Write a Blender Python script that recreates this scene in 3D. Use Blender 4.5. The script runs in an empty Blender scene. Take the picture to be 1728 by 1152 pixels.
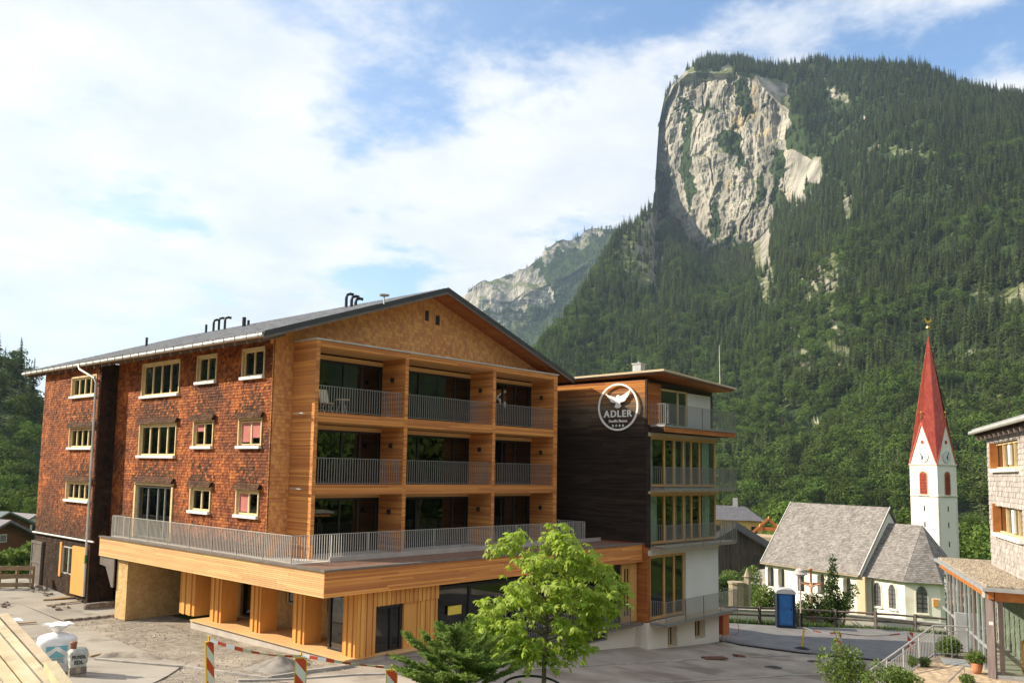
import bpy, bmesh, math, random
import numpy as np
from mathutils import Vector, Matrix

random.seed(7)
rng = np.random.default_rng(11)
SC = bpy.context.scene
COL = SC.collection

# ------------------------------------------------------------------ camera
H = 7.0                                   # eye height over the yard in front of the hotel
F_PX, CX, CY = 1455.2, 781.1, 646.6       # focal length and principal point, measured in the 1728 x 1152 photograph
RW = np.array([[0.6906342, 0.0859960, 0.7180731],
               [-0.7229260, 0.0545504, 0.6887687],
               [0.0200602, -0.9948010, 0.0998432]])   # rows: east-ish X, north-ish Y, up, in camera axes (x right, y down, z forward)
cam = bpy.data.cameras.new('camera')
cam.sensor_width = 36.0
cam.lens = F_PX / 1728 * 36
cam.shift_x = (864 - CX) / 1728
cam.shift_y = (CY - 576) / 1728
cam.clip_start = 0.3
cam.clip_end = 20000
camo = bpy.data.objects.new('camera', cam)
COL.objects.link(camo)
mw = Matrix.Identity(4)
for i in range(3):
    mw[i][0] = RW[i][0]; mw[i][1] = -RW[i][1]; mw[i][2] = -RW[i][2]
mw[0][3] = 0; mw[1][3] = 0; mw[2][3] = H
camo.matrix_world = mw
SC.camera = camo

# ------------------------------------------------------------------ sky, sun, exposure
SUN = Vector((1.0, -1.40, -1.06)).normalized()       # the way the light travels
S_EL = math.asin(-SUN.z)
S_ROT = math.atan2(-SUN.x, -SUN.y)
w = bpy.data.worlds.new('World'); SC.world = w; w.use_nodes = True
nt = w.node_tree; nt.nodes.clear()
def N(t, ty, **k):
    n = t.nodes.new(ty)
    for a, b in k.items(): setattr(n, a, b)
    return n
def mth(t, op, a, b=None, c=None, clamp=False):
    n = N(t, 'ShaderNodeMath', operation=op, use_clamp=clamp)
    for i, v in enumerate((a, b, c)):
        if v is None: continue
        if isinstance(v, (int, float)): n.inputs[i].default_value = v
        else: t.links.new(v, n.inputs[i])
    return n.outputs[0]
def build_sky():
    t = nt; L = t.links.new
    sky = N(t, 'ShaderNodeTexSky', sky_type='NISHITA')
    sky.sun_disc = False; sky.sun_elevation = S_EL; sky.sun_rotation = S_ROT
    sky.altitude = 800; sky.air_density = 1.0; sky.dust_density = 1.2; sky.ozone_density = 1.2
    tc = N(t, 'ShaderNodeTexCoord'); sp = N(t, 'ShaderNodeSeparateXYZ'); L(tc.outputs['Generated'], sp.inputs[0])
    dz = mth(t, 'ADD', mth(t, 'MAXIMUM', sp.outputs[2], 0.0), 0.16)
    u = mth(t, 'DIVIDE', sp.outputs[0], dz); v = mth(t, 'DIVIDE', sp.outputs[1], dz)
    cb = N(t, 'ShaderNodeCombineXYZ'); L(u, cb.inputs[0]); L(v, cb.inputs[1]); cb.inputs[2].default_value = CLOUD_SEED
    def noise(scale, det, rough, dist=0.0):
        n = N(t, 'ShaderNodeTexNoise'); n.inputs['Scale'].default_value = scale; n.inputs['Detail'].default_value = det
        n.inputs['Roughness'].default_value = rough; n.inputs['Distortion'].default_value = dist
        L(cb.outputs[0], n.inputs['Vector']); return n.outputs['Fac']
    big = noise(0.6, 3, .5); mid = noise(2.4, 12, .58, .15); fine = noise(8.0, 8, .6)
    d = mth(t, 'ADD', mth(t, 'MULTIPLY', big, .75), mth(t, 'ADD', mth(t, 'MULTIPLY', mid, .85), mth(t, 'MULTIPLY', fine, .30)))
    mr = N(t, 'ShaderNodeMapRange', interpolation_type='SMOOTHSTEP'); L(d, mr.inputs[0])
    mr.inputs[1].default_value = .79; mr.inputs[2].default_value = .99
    # whiter towards the horizon and towards the sun, as thin cloud and haze do
    hz = N(t, 'ShaderNodeMapRange', interpolation_type='SMOOTHSTEP'); L(sp.outputs[2], hz.inputs[0])
    hz.inputs[1].default_value = 0.26; hz.inputs[2].default_value = -0.05; hz.inputs[3].default_value = 0; hz.inputs[4].default_value = .75
    sd = N(t, 'ShaderNodeVectorMath', operation='DOT_PRODUCT'); L(tc.outputs['Generated'], sd.inputs[0]); sd.inputs[1].default_value = -SUN
    sg = N(t, 'ShaderNodeMapRange', interpolation_type='SMOOTHSTEP'); L(sd.outputs['Value'], sg.inputs[0])
    sg.inputs[1].default_value = .15; sg.inputs[2].default_value = 1.0; sg.inputs[3].default_value = 0; sg.inputs[4].default_value = .6
    cov = mth(t, 'SUBTRACT', 1.0, mth(t, 'MULTIPLY', mth(t, 'SUBTRACT', 1.0, mr.outputs[0]),
              mth(t, 'MULTIPLY', mth(t, 'SUBTRACT', 1.0, hz.outputs[0]), mth(t, 'SUBTRACT', 1.0, sg.outputs[0]))))
    cov = mth(t, 'MULTIPLY', cov, .96, clamp=True)
    # cloud tone: bright tops, slightly grey bellies
    tn = N(t, 'ShaderNodeMapRange'); L(noise(2.6, 8, .6), tn.inputs[0]); tn.inputs[1].default_value = .3; tn.inputs[2].default_value = .7
    mixc = N(t, 'ShaderNodeMix', data_type='RGBA'); L(tn.outputs[0], mixc.inputs[0])
    mixc.inputs[6].default_value = (3.9, 4.2, 4.7, 1); mixc.inputs[7].default_value = (5.6, 5.58, 5.55, 1)
    hs = N(t, 'ShaderNodeHueSaturation'); hs.inputs['Saturation'].default_value = 1.12; hs.inputs['Value'].default_value = 1.22
    L(sky.outputs[0], hs.inputs['Color'])
    mx = N(t, 'ShaderNodeMix', data_type='RGBA'); L(cov, mx.inputs[0]); L(hs.outputs[0], mx.inputs[6]); L(mixc.outputs[2], mx.inputs[7])
    bg = N(t, 'ShaderNodeBackground'); bg.inputs[1].default_value = 0.108
    L(mx.outputs[2], bg.inputs[0])
    out = N(t, 'ShaderNodeOutputWorld'); L(bg.outputs[0], out.inputs[0])
CLOUD_SEED = 8.2
build_sky()
sun = bpy.data.lights.new('sun', 'SUN'); sun.energy = 4.7; sun.angle = math.radians(0.53); sun.color = (1.0, .89, .71)
suno = bpy.data.objects.new('sun', sun); COL.objects.link(suno)
suno.rotation_euler = SUN.to_track_quat('-Z', 'Y').to_euler()
suno.location = (-40, 60, 80)
SC.view_settings.view_transform = 'Standard'; SC.view_settings.look = 'None'
SC.view_settings.exposure = 0.95; SC.view_settings.gamma = 1.0; SC.view_settings.use_curve_mapping = False
SC.render.engine = 'CYCLES'
SC.cycles.use_denoising = True
SC.cycles.max_bounces = 6; SC.cycles.transparent_max_bounces = 12; SC.cycles.volume_bounces = 0
SC.cycles.sample_clamp_indirect = 4.0

# ------------------------------------------------------------------ helpers
def ray(px, py): return RW @ np.array([px - CX, py - CY, F_PX])
def at(px, py, r):
    """Point seen at a place in the photograph, r metres away over the ground."""
    d = ray(px, py); q = d * (r / math.hypot(d[0], d[1])); q[2] += H; return q
def atz(px, py, z):
    d = ray(px, py); q = d * ((z - H) / d[2]); q[2] = z; return q
def project(P):
    Q = np.asarray(P, float) - np.array([0, 0, H]); c = Q @ RW
    return CX + F_PX * c[:, 0] / c[:, 2], CY + F_PX * c[:, 1] / c[:, 2], c[:, 2]

class MB:
    """Collects faces for one mesh object."""
    def __init__(s): s.v = []; s.f = []
    def add(s, vs, fs):
        b = len(s.v); s.v.extend(vs); s.f.extend([tuple(i + b for i in f) for f in fs])
    def box(s, x0, x1, y0, y1, z0, z1):
        s.add([(x0,y0,z0),(x1,y0,z0),(x1,y1,z0),(x0,y1,z0),(x0,y0,z1),(x1,y0,z1),(x1,y1,z1),(x0,y1,z1)],
              [(0,3,2,1),(4,5,6,7),(0,1,5,4),(1,2,6,5),(2,3,7,6),(3,0,4,7)]); return s
    def obox(s, c, ax, ay, az):
        """box round c with half-axis vectors"""
        c = Vector(c); ax = Vector(ax); ay = Vector(ay); az = Vector(az)
        vs = [c - ax - ay - az, c + ax - ay - az, c + ax + ay - az, c - ax + ay - az, c - ax - ay + az, c + ax - ay + az, c + ax + ay + az, c - ax + ay + az]
        s.add([tuple(v) for v in vs], [(0,3,2,1),(4,5,6,7),(0,1,5,4),(1,2,6,5),(2,3,7,6),(3,0,4,7)]); return s
    def beam(s, p, q, w, h=None, up=(0,0,1)):
        p = Vector(p); q = Vector(q); h = h or w; d = q - p; l = d.length
        if l < 1e-6: return s
        d /= l; u = Vector(up)
        if abs(d.dot(u)) > .99: u = Vector((0, 1, 0))
        a = d.cross(u).normalized(); b = a.cross(d)
        return s.obox((p + q) / 2, d * (l / 2), a * (w / 2), b * (h / 2))
    def cyl(s, p, q, r, r2=None, n=10, caps=True):
        p = Vector(p); q = Vector(q); r2 = r if r2 is None else r2
        d = (q - p).normalized(); u = Vector((0, 0, 1)) if abs(d.z) < .95 else Vector((1, 0, 0))
        a = d.cross(u).normalized(); b = a.cross(d)
        vs = []
        for c, rr in ((p, r), (q, r2)):
            for i in range(n):
                t = 2 * math.pi * i / n; vs.append(tuple(c + a * (math.cos(t) * rr) + b * (math.sin(t) * rr)))
        fs = [(i, (i + 1) % n, n + (i + 1) % n, n + i) for i in range(n)]
        if caps: fs += [tuple(range(n - 1, -1, -1)), tuple(range(n, 2 * n))]
        s.add(vs, fs); return s
    def tube(s, pts, r, n=8):
        if isinstance(r, (int, float)): r = [r] * len(pts)
        pts = [Vector(p) for p in pts]; b0 = len(s.v); a = None
        for i, p in enumerate(pts):
            d = (pts[min(i + 1, len(pts) - 1)] - pts[max(i - 1, 0)]).normalized()
            if a is None:
                u = Vector((0, 0, 1)) if abs(d.z) < .9 else Vector((1, 0, 0)); a = d.cross(u).normalized()
            else: a = (a - d * a.dot(d)).normalized()
            b = d.cross(a)
            for k in range(n):
                t = 2 * math.pi * k / n; s.v.append(tuple(p + a * (math.cos(t) * r[i]) + b * (math.sin(t) * r[i])))
        for i in range(len(pts) - 1):
            for k in range(n):
                s.f.append((b0 + i*n + k, b0 + i*n + (k+1) % n, b0 + (i+1)*n + (k+1) % n, b0 + (i+1)*n + k))
        s.f.append(tuple(b0 + k for k in range(n - 1, -1, -1))); s.f.append(tuple(b0 + (len(pts)-1)*n + k for k in range(n)))
        return s
    def lathe(s, c, prof, n=20):
        b0 = len(s.v)
        for r, z in prof:
            for k in range(n):
                t = 2 * math.pi * k / n; s.v.append((c[0] + r * math.cos(t), c[1] + r * math.sin(t), c[2] + z))
        for i in range(len(prof) - 1):
            for k in range(n):
                s.f.append((b0 + i*n + k, b0 + i*n + (k+1) % n, b0 + (i+1)*n + (k+1) % n, b0 + (i+1)*n + k))
        s.f.append(tuple(b0 + k for k in range(n - 1, -1, -1))); s.f.append(tuple(b0 + (len(prof)-1)*n + k for k in range(n)))
        return s
    def prism(s, poly, d):
        """poly: 3-D outline, d: extrusion vector"""
        n = len(poly); d = Vector(d); p = [tuple(Vector(q)) for q in poly]; q = [tuple(Vector(a) + d) for a in poly]
        s.add(p + q, [tuple(range(n - 1, -1, -1)), tuple(range(n, 2 * n))] + [(i, (i + 1) % n, n + (i + 1) % n, n + i) for i in range(n)])
        return s
    def arr(s, V, Fq):
        b = len(s.v); s.v.extend(map(tuple, V)); s.f.extend([tuple(int(i) + b for i in f) for f in Fq]); return s
    def build(s, name, mat, parent=None, smooth=False, **props):
        me = bpy.data.meshes.new(name)
        org = ORG.get(parent.name, (0, 0, 0)) if parent else props.pop('org', (0, 0, 0))
        V = np.array(s.v, float).reshape(-1, 3) - np.array(org)
        me.from_pydata(V.tolist(), [], s.f)
        me.update()
        if smooth: me.polygons.foreach_set('use_smooth', [True] * len(me.polygons))
        me.materials.append(MAT[mat] if isinstance(mat, str) else mat)
        o = link(name, me, parent)
        if parent is None: o.location = org; ORG[o.name] = tuple(org)
        else: ORG[o.name] = tuple(org)
        for k, v in props.items(): o[k] = v
        return o
ORG = {}
def link(name, data, parent=None):
    o = bpy.data.objects.new(name, data); COL.objects.link(o); o.parent = parent; return o
def thing(name, label, cat, org=(0, 0, 0), group=None):
    e = link(name, None); e.location = org; e.empty_display_size = .3; ORG[e.name] = tuple(org)
    e['label'] = label; e['category'] = cat
    if group: e['group'] = group
    return e
def tag(o, label, cat, group=None):
    o['label'] = label; o['category'] = cat
    if group: o['group'] = group
    return o
def shared(name, me, parent, loc, rot=(0, 0, 0), scale=(1, 1, 1)):
    """another object on the same mesh; loc in world coordinates"""
    o = link(name, me, parent); g = ORG.get(parent.name, (0, 0, 0)) if parent else (0, 0, 0)
    o.location = (loc[0] - g[0], loc[1] - g[1], loc[2] - g[2]); o.rotation_euler = rot; o.scale = scale; ORG[o.name] = g
    return o
def tree_copy(o, parent=None):
    c = o.copy(); COL.objects.link(c); c.parent = parent; ORG[c.name] = ORG.get(o.name, (0, 0, 0))
    for ch in list(o.children): tree_copy(ch, c)
    return c

# numpy value noise
def _hash(ix, iy, iz, seed):
    h = (ix * 374761393 + iy * 668265263 + iz * 2147483647 + seed * 974634777) & 0xffffffff
    h = ((h ^ (h >> 13)) * 1274126177) & 0xffffffff
    return ((h ^ (h >> 16)) & 0xffff) / 65535.0
def vnoise(x, y, z=0.0, seed=0):
    x = np.asarray(x, float); y = np.asarray(y, float); z = np.broadcast_to(np.asarray(z, float), x.shape)
    ix = np.floor(x).astype(np.int64); iy = np.floor(y).astype(np.int64); iz = np.floor(z).astype(np.int64)
    fx, fy, fz = x - ix, y - iy, z - iz
    fx, fy, fz = [t * t * (3 - 2 * t) for t in (fx, fy, fz)]
    r = 0
    for a in (0, 1):
        for b in (0, 1):
            for c in (0, 1):
                r = r + _hash(ix + a, iy + b, iz + c, seed) * (fx if a else 1 - fx) * (fy if b else 1 - fy) * (fz if c else 1 - fz)
    return r * 2 - 1
def fbm(x, y, z=0.0, o=4, seed=0, g=.5):
    s = 0; a = 1.0
    for i in range(o):
        s = s + a * vnoise(np.asarray(x) * 2**i, np.asarray(y) * 2**i, np.asarray(z) * 2**i, seed + i); a *= g
    return s

# ------------------------------------------------------------------ materials
MAT = {}
def mat(name, c1, c2=None, scale=4.0, rough=.7, isl=0.0, bump=0.0, bscale=None, stretch=(1, 1, 1), metal=0.0, detail=6,
        spec=.3, ramp=(.35, .65), obr=0.0, big=None, trans=None, extra=None):
    """principled material: two tones through noise, tone per piece (isl), tone per object (obr), a large stain (big) and fine relief"""
    m = bpy.data.materials.new(name); m.use_nodes = True; t = m.node_tree; L = t.links.new
    b = t.nodes['Principled BSDF']; b.inputs['Roughness'].default_value = rough; b.inputs['Metallic'].default_value = metal
    b.inputs['Specular IOR Level'].default_value = spec
    tc = N(t, 'ShaderNodeTexCoord'); mp = N(t, 'ShaderNodeMapping'); L(tc.outputs['Object'], mp.inputs[0]); mp.inputs['Scale'].default_value = stretch
    nz = N(t, 'ShaderNodeTexNoise'); L(mp.outputs[0], nz.inputs['Vector']); nz.inputs['Scale'].default_value = scale; nz.inputs['Detail'].default_value = detail
    cr = N(t, 'ShaderNodeMapRange'); L(nz.outputs['Fac'], cr.inputs[0]); cr.inputs[1].default_value = ramp[0]; cr.inputs[2].default_value = ramp[1]
    mx = N(t, 'ShaderNodeMix', data_type='RGBA'); L(cr.outputs[0], mx.inputs[0])
    mx.inputs[6].default_value = (*c1, 1); mx.inputs[7].default_value = (*(c2 or c1), 1)
    col = mx.outputs[2]
    if big:   # (colour, scale, lo, hi, stretch)
        mp2 = N(t, 'ShaderNodeMapping'); L(tc.outputs['Object'], mp2.inputs[0]); mp2.inputs['Scale'].default_value = big[4] if len(big) > 4 else (1, 1, 1)
        n2 = N(t, 'ShaderNodeTexNoise'); L(mp2.outputs[0], n2.inputs['Vector']); n2.inputs['Scale'].default_value = big[1]; n2.inputs['Detail'].default_value = 5
        r2 = N(t, 'ShaderNodeMapRange', interpolation_type='SMOOTHSTEP'); L(n2.outputs['Fac'], r2.inputs[0]); r2.inputs[1].default_value = big[2]; r2.inputs[2].default_value = big[3]
        m2 = N(t, 'ShaderNodeMix', data_type='RGBA'); L(r2.outputs[0], m2.inputs[0]); L(col, m2.inputs[6]); m2.inputs[7].default_value = (*big[0], 1); col = m2.outputs[2]
    if extra: col = extra(t, tc, col)
    for amt, src in ((isl, 'i'), (obr, 'o')):
        if amt:
            g = N(t, 'ShaderNodeNewGeometry').outputs['Random Per Island'] if src == 'i' else N(t, 'ShaderNodeObjectInfo').outputs['Random']
            k = mth(t, 'ADD', mth(t, 'MULTIPLY', g, 2 * amt), 1 - amt)
            h = N(t, 'ShaderNodeHueSaturation'); L(k, h.inputs['Value']); L(col, h.inputs['Color'])
            L(mth(t, 'ADD', mth(t, 'MULTIPLY', g, .016), .492), h.inputs['Hue']); col = h.outputs[0]
    L(col, b.inputs['Base Color'])
    if bump:
        n3 = N(t, 'ShaderNodeTexNoise'); L(mp.outputs[0], n3.inputs['Vector']); n3.inputs['Scale'].default_value = bscale or scale * 4; n3.inputs['Detail'].default_value = 5
        bp = N(t, 'ShaderNodeBump'); bp.inputs['Strength'].default_value = bump; bp.inputs['Distance'].default_value = .02; L(n3.outputs['Fac'], bp.inputs['Height']); L(bp.outputs[0], b.inputs['Normal'])
    if trans:   # leaf: light passes through
        tr = N(t, 'ShaderNodeBsdfTranslucent'); L(col, tr.inputs[0])
        hs = N(t, 'ShaderNodeHueSaturation'); hs.inputs['Value'].default_value = 1.5; L(col, hs.inputs['Color']); L(hs.outputs[0], tr.inputs[0])
        ms = N(t, 'ShaderNodeMixShader'); ms.inputs[0].default_value = trans; L(b.outputs[0], ms.inputs[1]); L(tr.outputs[0], ms.inputs[2])
        L(ms.outputs[0], t.nodes['Material Output'].inputs[0])
    MAT[name] = m; return m
def glass(name, tint=(.75, .8, .78), refl=1.0, rough=.0):
    m = bpy.data.materials.new(name); m.use_nodes = True; t = m.node_tree; t.nodes.clear(); L = t.links.new
    ge = N(t, 'ShaderNodeNewGeometry'); dp = N(t, 'ShaderNodeVectorMath', operation='DOT_PRODUCT'); L(ge.outputs['Normal'], dp.inputs[0]); L(ge.outputs['Incoming'], dp.inputs[1])
    f5 = mth(t, 'POWER', mth(t, 'SUBTRACT', 1.0, mth(t, 'ABSOLUTE', dp.outputs['Value'])), 5.0)     # Schlick, the same on both faces of the pane
    k = mth(t, 'MULTIPLY', mth(t, 'ADD', mth(t, 'MULTIPLY', f5, .95), .05), refl, clamp=True)
    tr = N(t, 'ShaderNodeBsdfTransparent'); tr.inputs[0].default_value = (*tint, 1)
    gl = N(t, 'ShaderNodeBsdfGlossy'); gl.inputs['Roughness'].default_value = rough; gl.inputs[0].default_value = (.95, .97, 1, 1)
    ms = N(t, 'ShaderNodeMixShader'); L(k, ms.inputs[0]); L(tr.outputs[0], ms.inputs[1]); L(gl.outputs[0], ms.inputs[2])
    o = N(t, 'ShaderNodeOutputMaterial'); L(ms.outputs[0], o.inputs[0]); MAT[name] = m
# ------------------------------------------------------------------ materials of the setting
def rock_extra(t, tc, col):
    """rock where the mesh says rock, forest floor elsewhere, a little grass between"""
    L = t.links.new
    at_ = N(t, 'ShaderNodeAttribute', attribute_name='rock')
    nz = N(t, 'ShaderNodeTexNoise'); L(tc.outputs['Object'], nz.inputs['Vector']); nz.inputs['Scale'].default_value = .035; nz.inputs['Detail'].default_value = 8
    d = mth(t, 'ADD', at_.outputs['Fac'], mth(t, 'MULTIPLY', mth(t, 'SUBTRACT', nz.outputs['Fac'], .5), 1.1))
    r = N(t, 'ShaderNodeMapRange', interpolation_type='SMOOTHSTEP'); L(d, r.inputs[0]); r.inputs[1].default_value = .38; r.inputs[2].default_value = .58
    # grass on the ledges: where the face lies flatter
    ge = N(t, 'ShaderNodeNewGeometry'); sp = N(t, 'ShaderNodeSeparateXYZ'); L(ge.outputs['Normal'], sp.inputs[0])
    fl = N(t, 'ShaderNodeMapRange', interpolation_type='SMOOTHSTEP'); L(mth(t, 'ADD', sp.outputs[2], mth(t, 'MULTIPLY', nz.outputs['Fac'], .3)), fl.inputs[0]); fl.inputs[1].default_value = .70; fl.inputs[2].default_value = .95
    gm = N(t, 'ShaderNodeMix', data_type='RGBA'); L(fl.outputs[0], gm.inputs[0]); L(col, gm.inputs[6]); gm.inputs[7].default_value = (.115, .135, .05, 1)
    m = N(t, 'ShaderNodeMix', data_type='RGBA'); L(r.outputs[0], m.inputs[0]); m.inputs[6].default_value = (.035, .055, .018, 1); L(gm.outputs[2], m.inputs[7])
    return m.outputs[2]
mat('limestone', (.135, .128, .112), (.40, .365, .305), scale=.032, rough=.95, stretch=(1, 1, .30), detail=14, bump=1.0, bscale=.12, ramp=(.34, .62),
    big=((.38, .28, .14), .009, .61, .76), extra=rock_extra, spec=.1)
MAT['limestone'].node_tree.nodes['Bump'].inputs['Distance'].default_value = 9
mat('meadow', (.06, .095, .022), (.10, .135, .034), scale=.15, rough=.95, bump=.4, bscale=6, spec=.1)
mat('asphalt_old', (.29, .245, .20), (.40, .345, .285), scale=.55, rough=.93, bump=.35, bscale=40, spec=.2, detail=10, big=((.22, .18, .145), .35, .52, .66, (1, 1, 1)))
mat('asphalt_new', (.15, .145, .145), (.20, .19, .185), scale=.8, rough=.92, bump=.3, bscale=50, spec=.2, detail=10)
mat('yard_concrete', (.29, .265, .225), (.38, .345, .295), scale=.5, rough=.95, bump=.4, bscale=30, spec=.15, detail=10, big=((.22, .20, .17), .6, .55, .72))
mat('gravel_base', (.19, .165, .135), (.33, .29, .24), scale=3.5, rough=.97, bump=1.0, bscale=16, spec=.1, detail=12, big=((.38, .335, .275), .45, .5, .68))
mat('kerb_stone', (.30, .275, .245), (.40, .37, .33), scale=3, rough=.9, bump=.4, bscale=30, isl=.0, obr=.15)

# ------------------------------------------------------------------ ground
_cp = []
def cp(x, y, z): _cp.append((x, y, z + H))
def cpp(px, py, z): q = atz(px, py, z + H); cp(q[0], q[1], z)
for a in ((0,0,-4.4),(-12,10,-4.2),(10,-12,-4.5),(9,9,-4.9),(-6,16,-4.6),(-14,-14,-4),(13.5,12.9,-5.35),(8,17,-5.3)): cp(*a)
q = at(100, 1125, 23); cp(q[0], q[1], -5.65)
q = at(20, 1140, 19); cp(q[0], q[1], -5.2)
q = at(500, 1152, 19); cp(q[0], q[1], -5.25)
q = at(330, 1152, 19); cp(q[0], q[1], -5.25)
q = at(660, 1152, 19); cp(q[0], q[1], -5.45)
for a in ((18.5,50,-6.72),(18.5,39,-7.28),(19.7,35,-7.12),(20,24.2,-6.95),(24,23,-7.1),(12,45,-6.65),(6,62,-6.9),(17,30,-7.1),(28,24,-7.6),(31,24,-7.95),(36,24,-8.6),
          (38.5,23.6,-8.82),(46,23.6,-9.35),(46,30,-9.5),(30,40,-7.2),(24,55,-7)): cp(*a)
for a in ((250,1150,-6.55),(0,978,-6.72),(460,1150,-6.85),(700,1150,-6.95),(864,1152,-7.35),(1070,1121,-8.75),(1330,1108,-9.5),(1300,1150,-8.8),(1185,1151,-8.45),
          (1000,1151,-7.8),(1480,1115,-9.6),(1325,1062,-9.75),(1500,1064,-9.85),(1240,1052,-9.75),(1580,1075,-9.9)): cpp(*a)
for px, py, r, z in ((1250,1050,63.5,-9.95),(1320,1050,63.5,-9.95),(1400,1050,64,-10.0),(1480,1050,65,-10.05),(1560,1050,66,-10.1),(1650,1060,67,-10.2),(1400,1040,74,-12.4),(1300,1040,76,-12.4),(1250,990,110,-15.2),(1500,1040,76,-12.2),(1400,1040,96,-15.0),(1550,1020,96,-15),(1330,990,106,-15),(1650,1000,80,-12),
                     (-150,930,95,-9.4),(30,925,92,-9.4),(-60,925,60,-8.2),(20,920,64,-8.1),(200,920,100,-11)): 
    d = at(px, py, r); cp(d[0], d[1], z)
for az in range(0, 360, 20):
    for r, z in ((200, -18), (320, -22), (460, -25)):
        if abs((az - 43 + 180) % 360 - 180) < 60: zz = z
        else: zz = z * .45
        cp(r * math.cos(math.radians(az)), r * math.sin(math.radians(az)), zz)
_cp = np.array(_cp)
def _tps(A, B):
    d2 = ((A[:, None, :2] - B[None, :, :2]) ** 2).sum(2); return d2 * np.log(np.sqrt(d2) + 1e-9)
_n = len(_cp); _K = _tps(_cp, _cp) + np.eye(_n) * 3.0
_Pm = np.c_[np.ones(_n), _cp[:, :2]]
_A = np.block([[_K, _Pm], [_Pm.T, np.zeros((3, 3))]])
_W = np.linalg.solve(_A, np.r_[_cp[:, 2], 0, 0, 0])
def gz(x, y):
    x = np.atleast_1d(np.asarray(x, float)); y = np.atleast_1d(np.asarray(y, float)); sh = x.shape
    Q = np.c_[x.ravel(), y.ravel()]; out = np.empty(len(Q))
    for i in range(0, len(Q), 20000):
        q = Q[i:i+20000]; out[i:i+20000] = _tps(q, _cp) @ _W[:_n] + np.c_[np.ones(len(q)), q] @ _W[_n:]
    r = np.hypot(Q[:, 0], Q[:, 1]); k = np.clip((r - 380) / 100, 0, 1)
    out = out * (1 - k) + (H - 25 + 0 * r) * k
    return out.reshape(sh)
def g1(x, y): return float(gz([x], [y])[0])
def build_ground():
    near = np.arange(-30, 130.01, 1.0)
    far = np.array([132, 136, 142, 150, 162, 178, 200, 230, 270, 320, 380, 450, 540, 700, 1000, 1600, 3000, 6000, 9000])
    ax = np.r_[-(far[::-1] - 100), near, far]
    X, Y = np.meshgrid(ax, ax, indexing='ij'); Z = gz(X, Y)
    n = len(ax); V = np.c_[X.ravel(), Y.ravel(), Z.ravel()]
    i, j = np.meshgrid(np.arange(n - 1), np.arange(n - 1), indexing='ij'); a = (i * n + j).ravel()
    F = np.c_[a, a + n, a + n + 1, a + 1]
    MB().arr(V, F).build('ground', 'meadow', smooth=True, kind='structure')
build_ground()
def drape(name, poly, m, dz, step=1.0, bump=0.0, **kw):
    """a sheet laid on the ground inside an outline"""
    bm = bmesh.new(); vs = [bm.verts.new((p[0], p[1], 0)) for p in poly]; bm.faces.new(vs)
    P = np.array(poly)[:, :2]; lo = P.min(0); hi = P.max(0)
    for ax in (0, 1):
        for c in np.arange(math.ceil(lo[ax] / step) * step, hi[ax], step):
            co = [0, 0, 0]; co[ax] = c; no = [0, 0, 0]; no[ax] = 1
            bmesh.ops.bisect_plane(bm, geom=bm.verts[:] + bm.edges[:] + bm.faces[:], plane_co=co, plane_no=no)
    bm.normal_update()
    for f in bm.faces:
        if f.normal.z < 0: f.normal_flip()
    xs = np.array([v.co.x for v in bm.verts]); ys = np.array([v.co.y for v in bm.verts]); zs = gz(xs, ys) + dz
    if bump: zs = zs + bump * fbm(xs * 1.1, ys * 1.1, o=3, seed=5) * np.clip(1, 0, 1)
    for v, z in zip(bm.verts, zs): v.co.z = z
    me = bpy.data.meshes.new(name); bm.to_mesh(me); bm.free(); me.materials.append(MAT[m])
    me.polygons.foreach_set('use_smooth', [True] * len(me.polygons))
    o = link(name, me); o['kind'] = 'structure'
    return o
_RR = np.r_[np.arange(14, 75, .5), np.arange(75, 150, 1.5)]
def gp(px, py, z0=-7.0):
    """ground point under a place in the photograph: the first place where the line of sight meets the ground"""
    d = ray(px, py); d = d / math.hypot(d[0], d[1]); gap = H + d[2] * _RR - gz(d[0] * _RR, d[1] * _RR); k = np.where(gap < 0)[0]
    if len(k) == 0 or k[0] == 0: r = _RR[np.argmin(np.abs(gap))]
    else: a, b = k[0] - 1, k[0]; r = _RR[a] + (_RR[b] - _RR[a]) * gap[a] / (gap[a] - gap[b])
    return (d[0] * r, d[1] * r)

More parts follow.
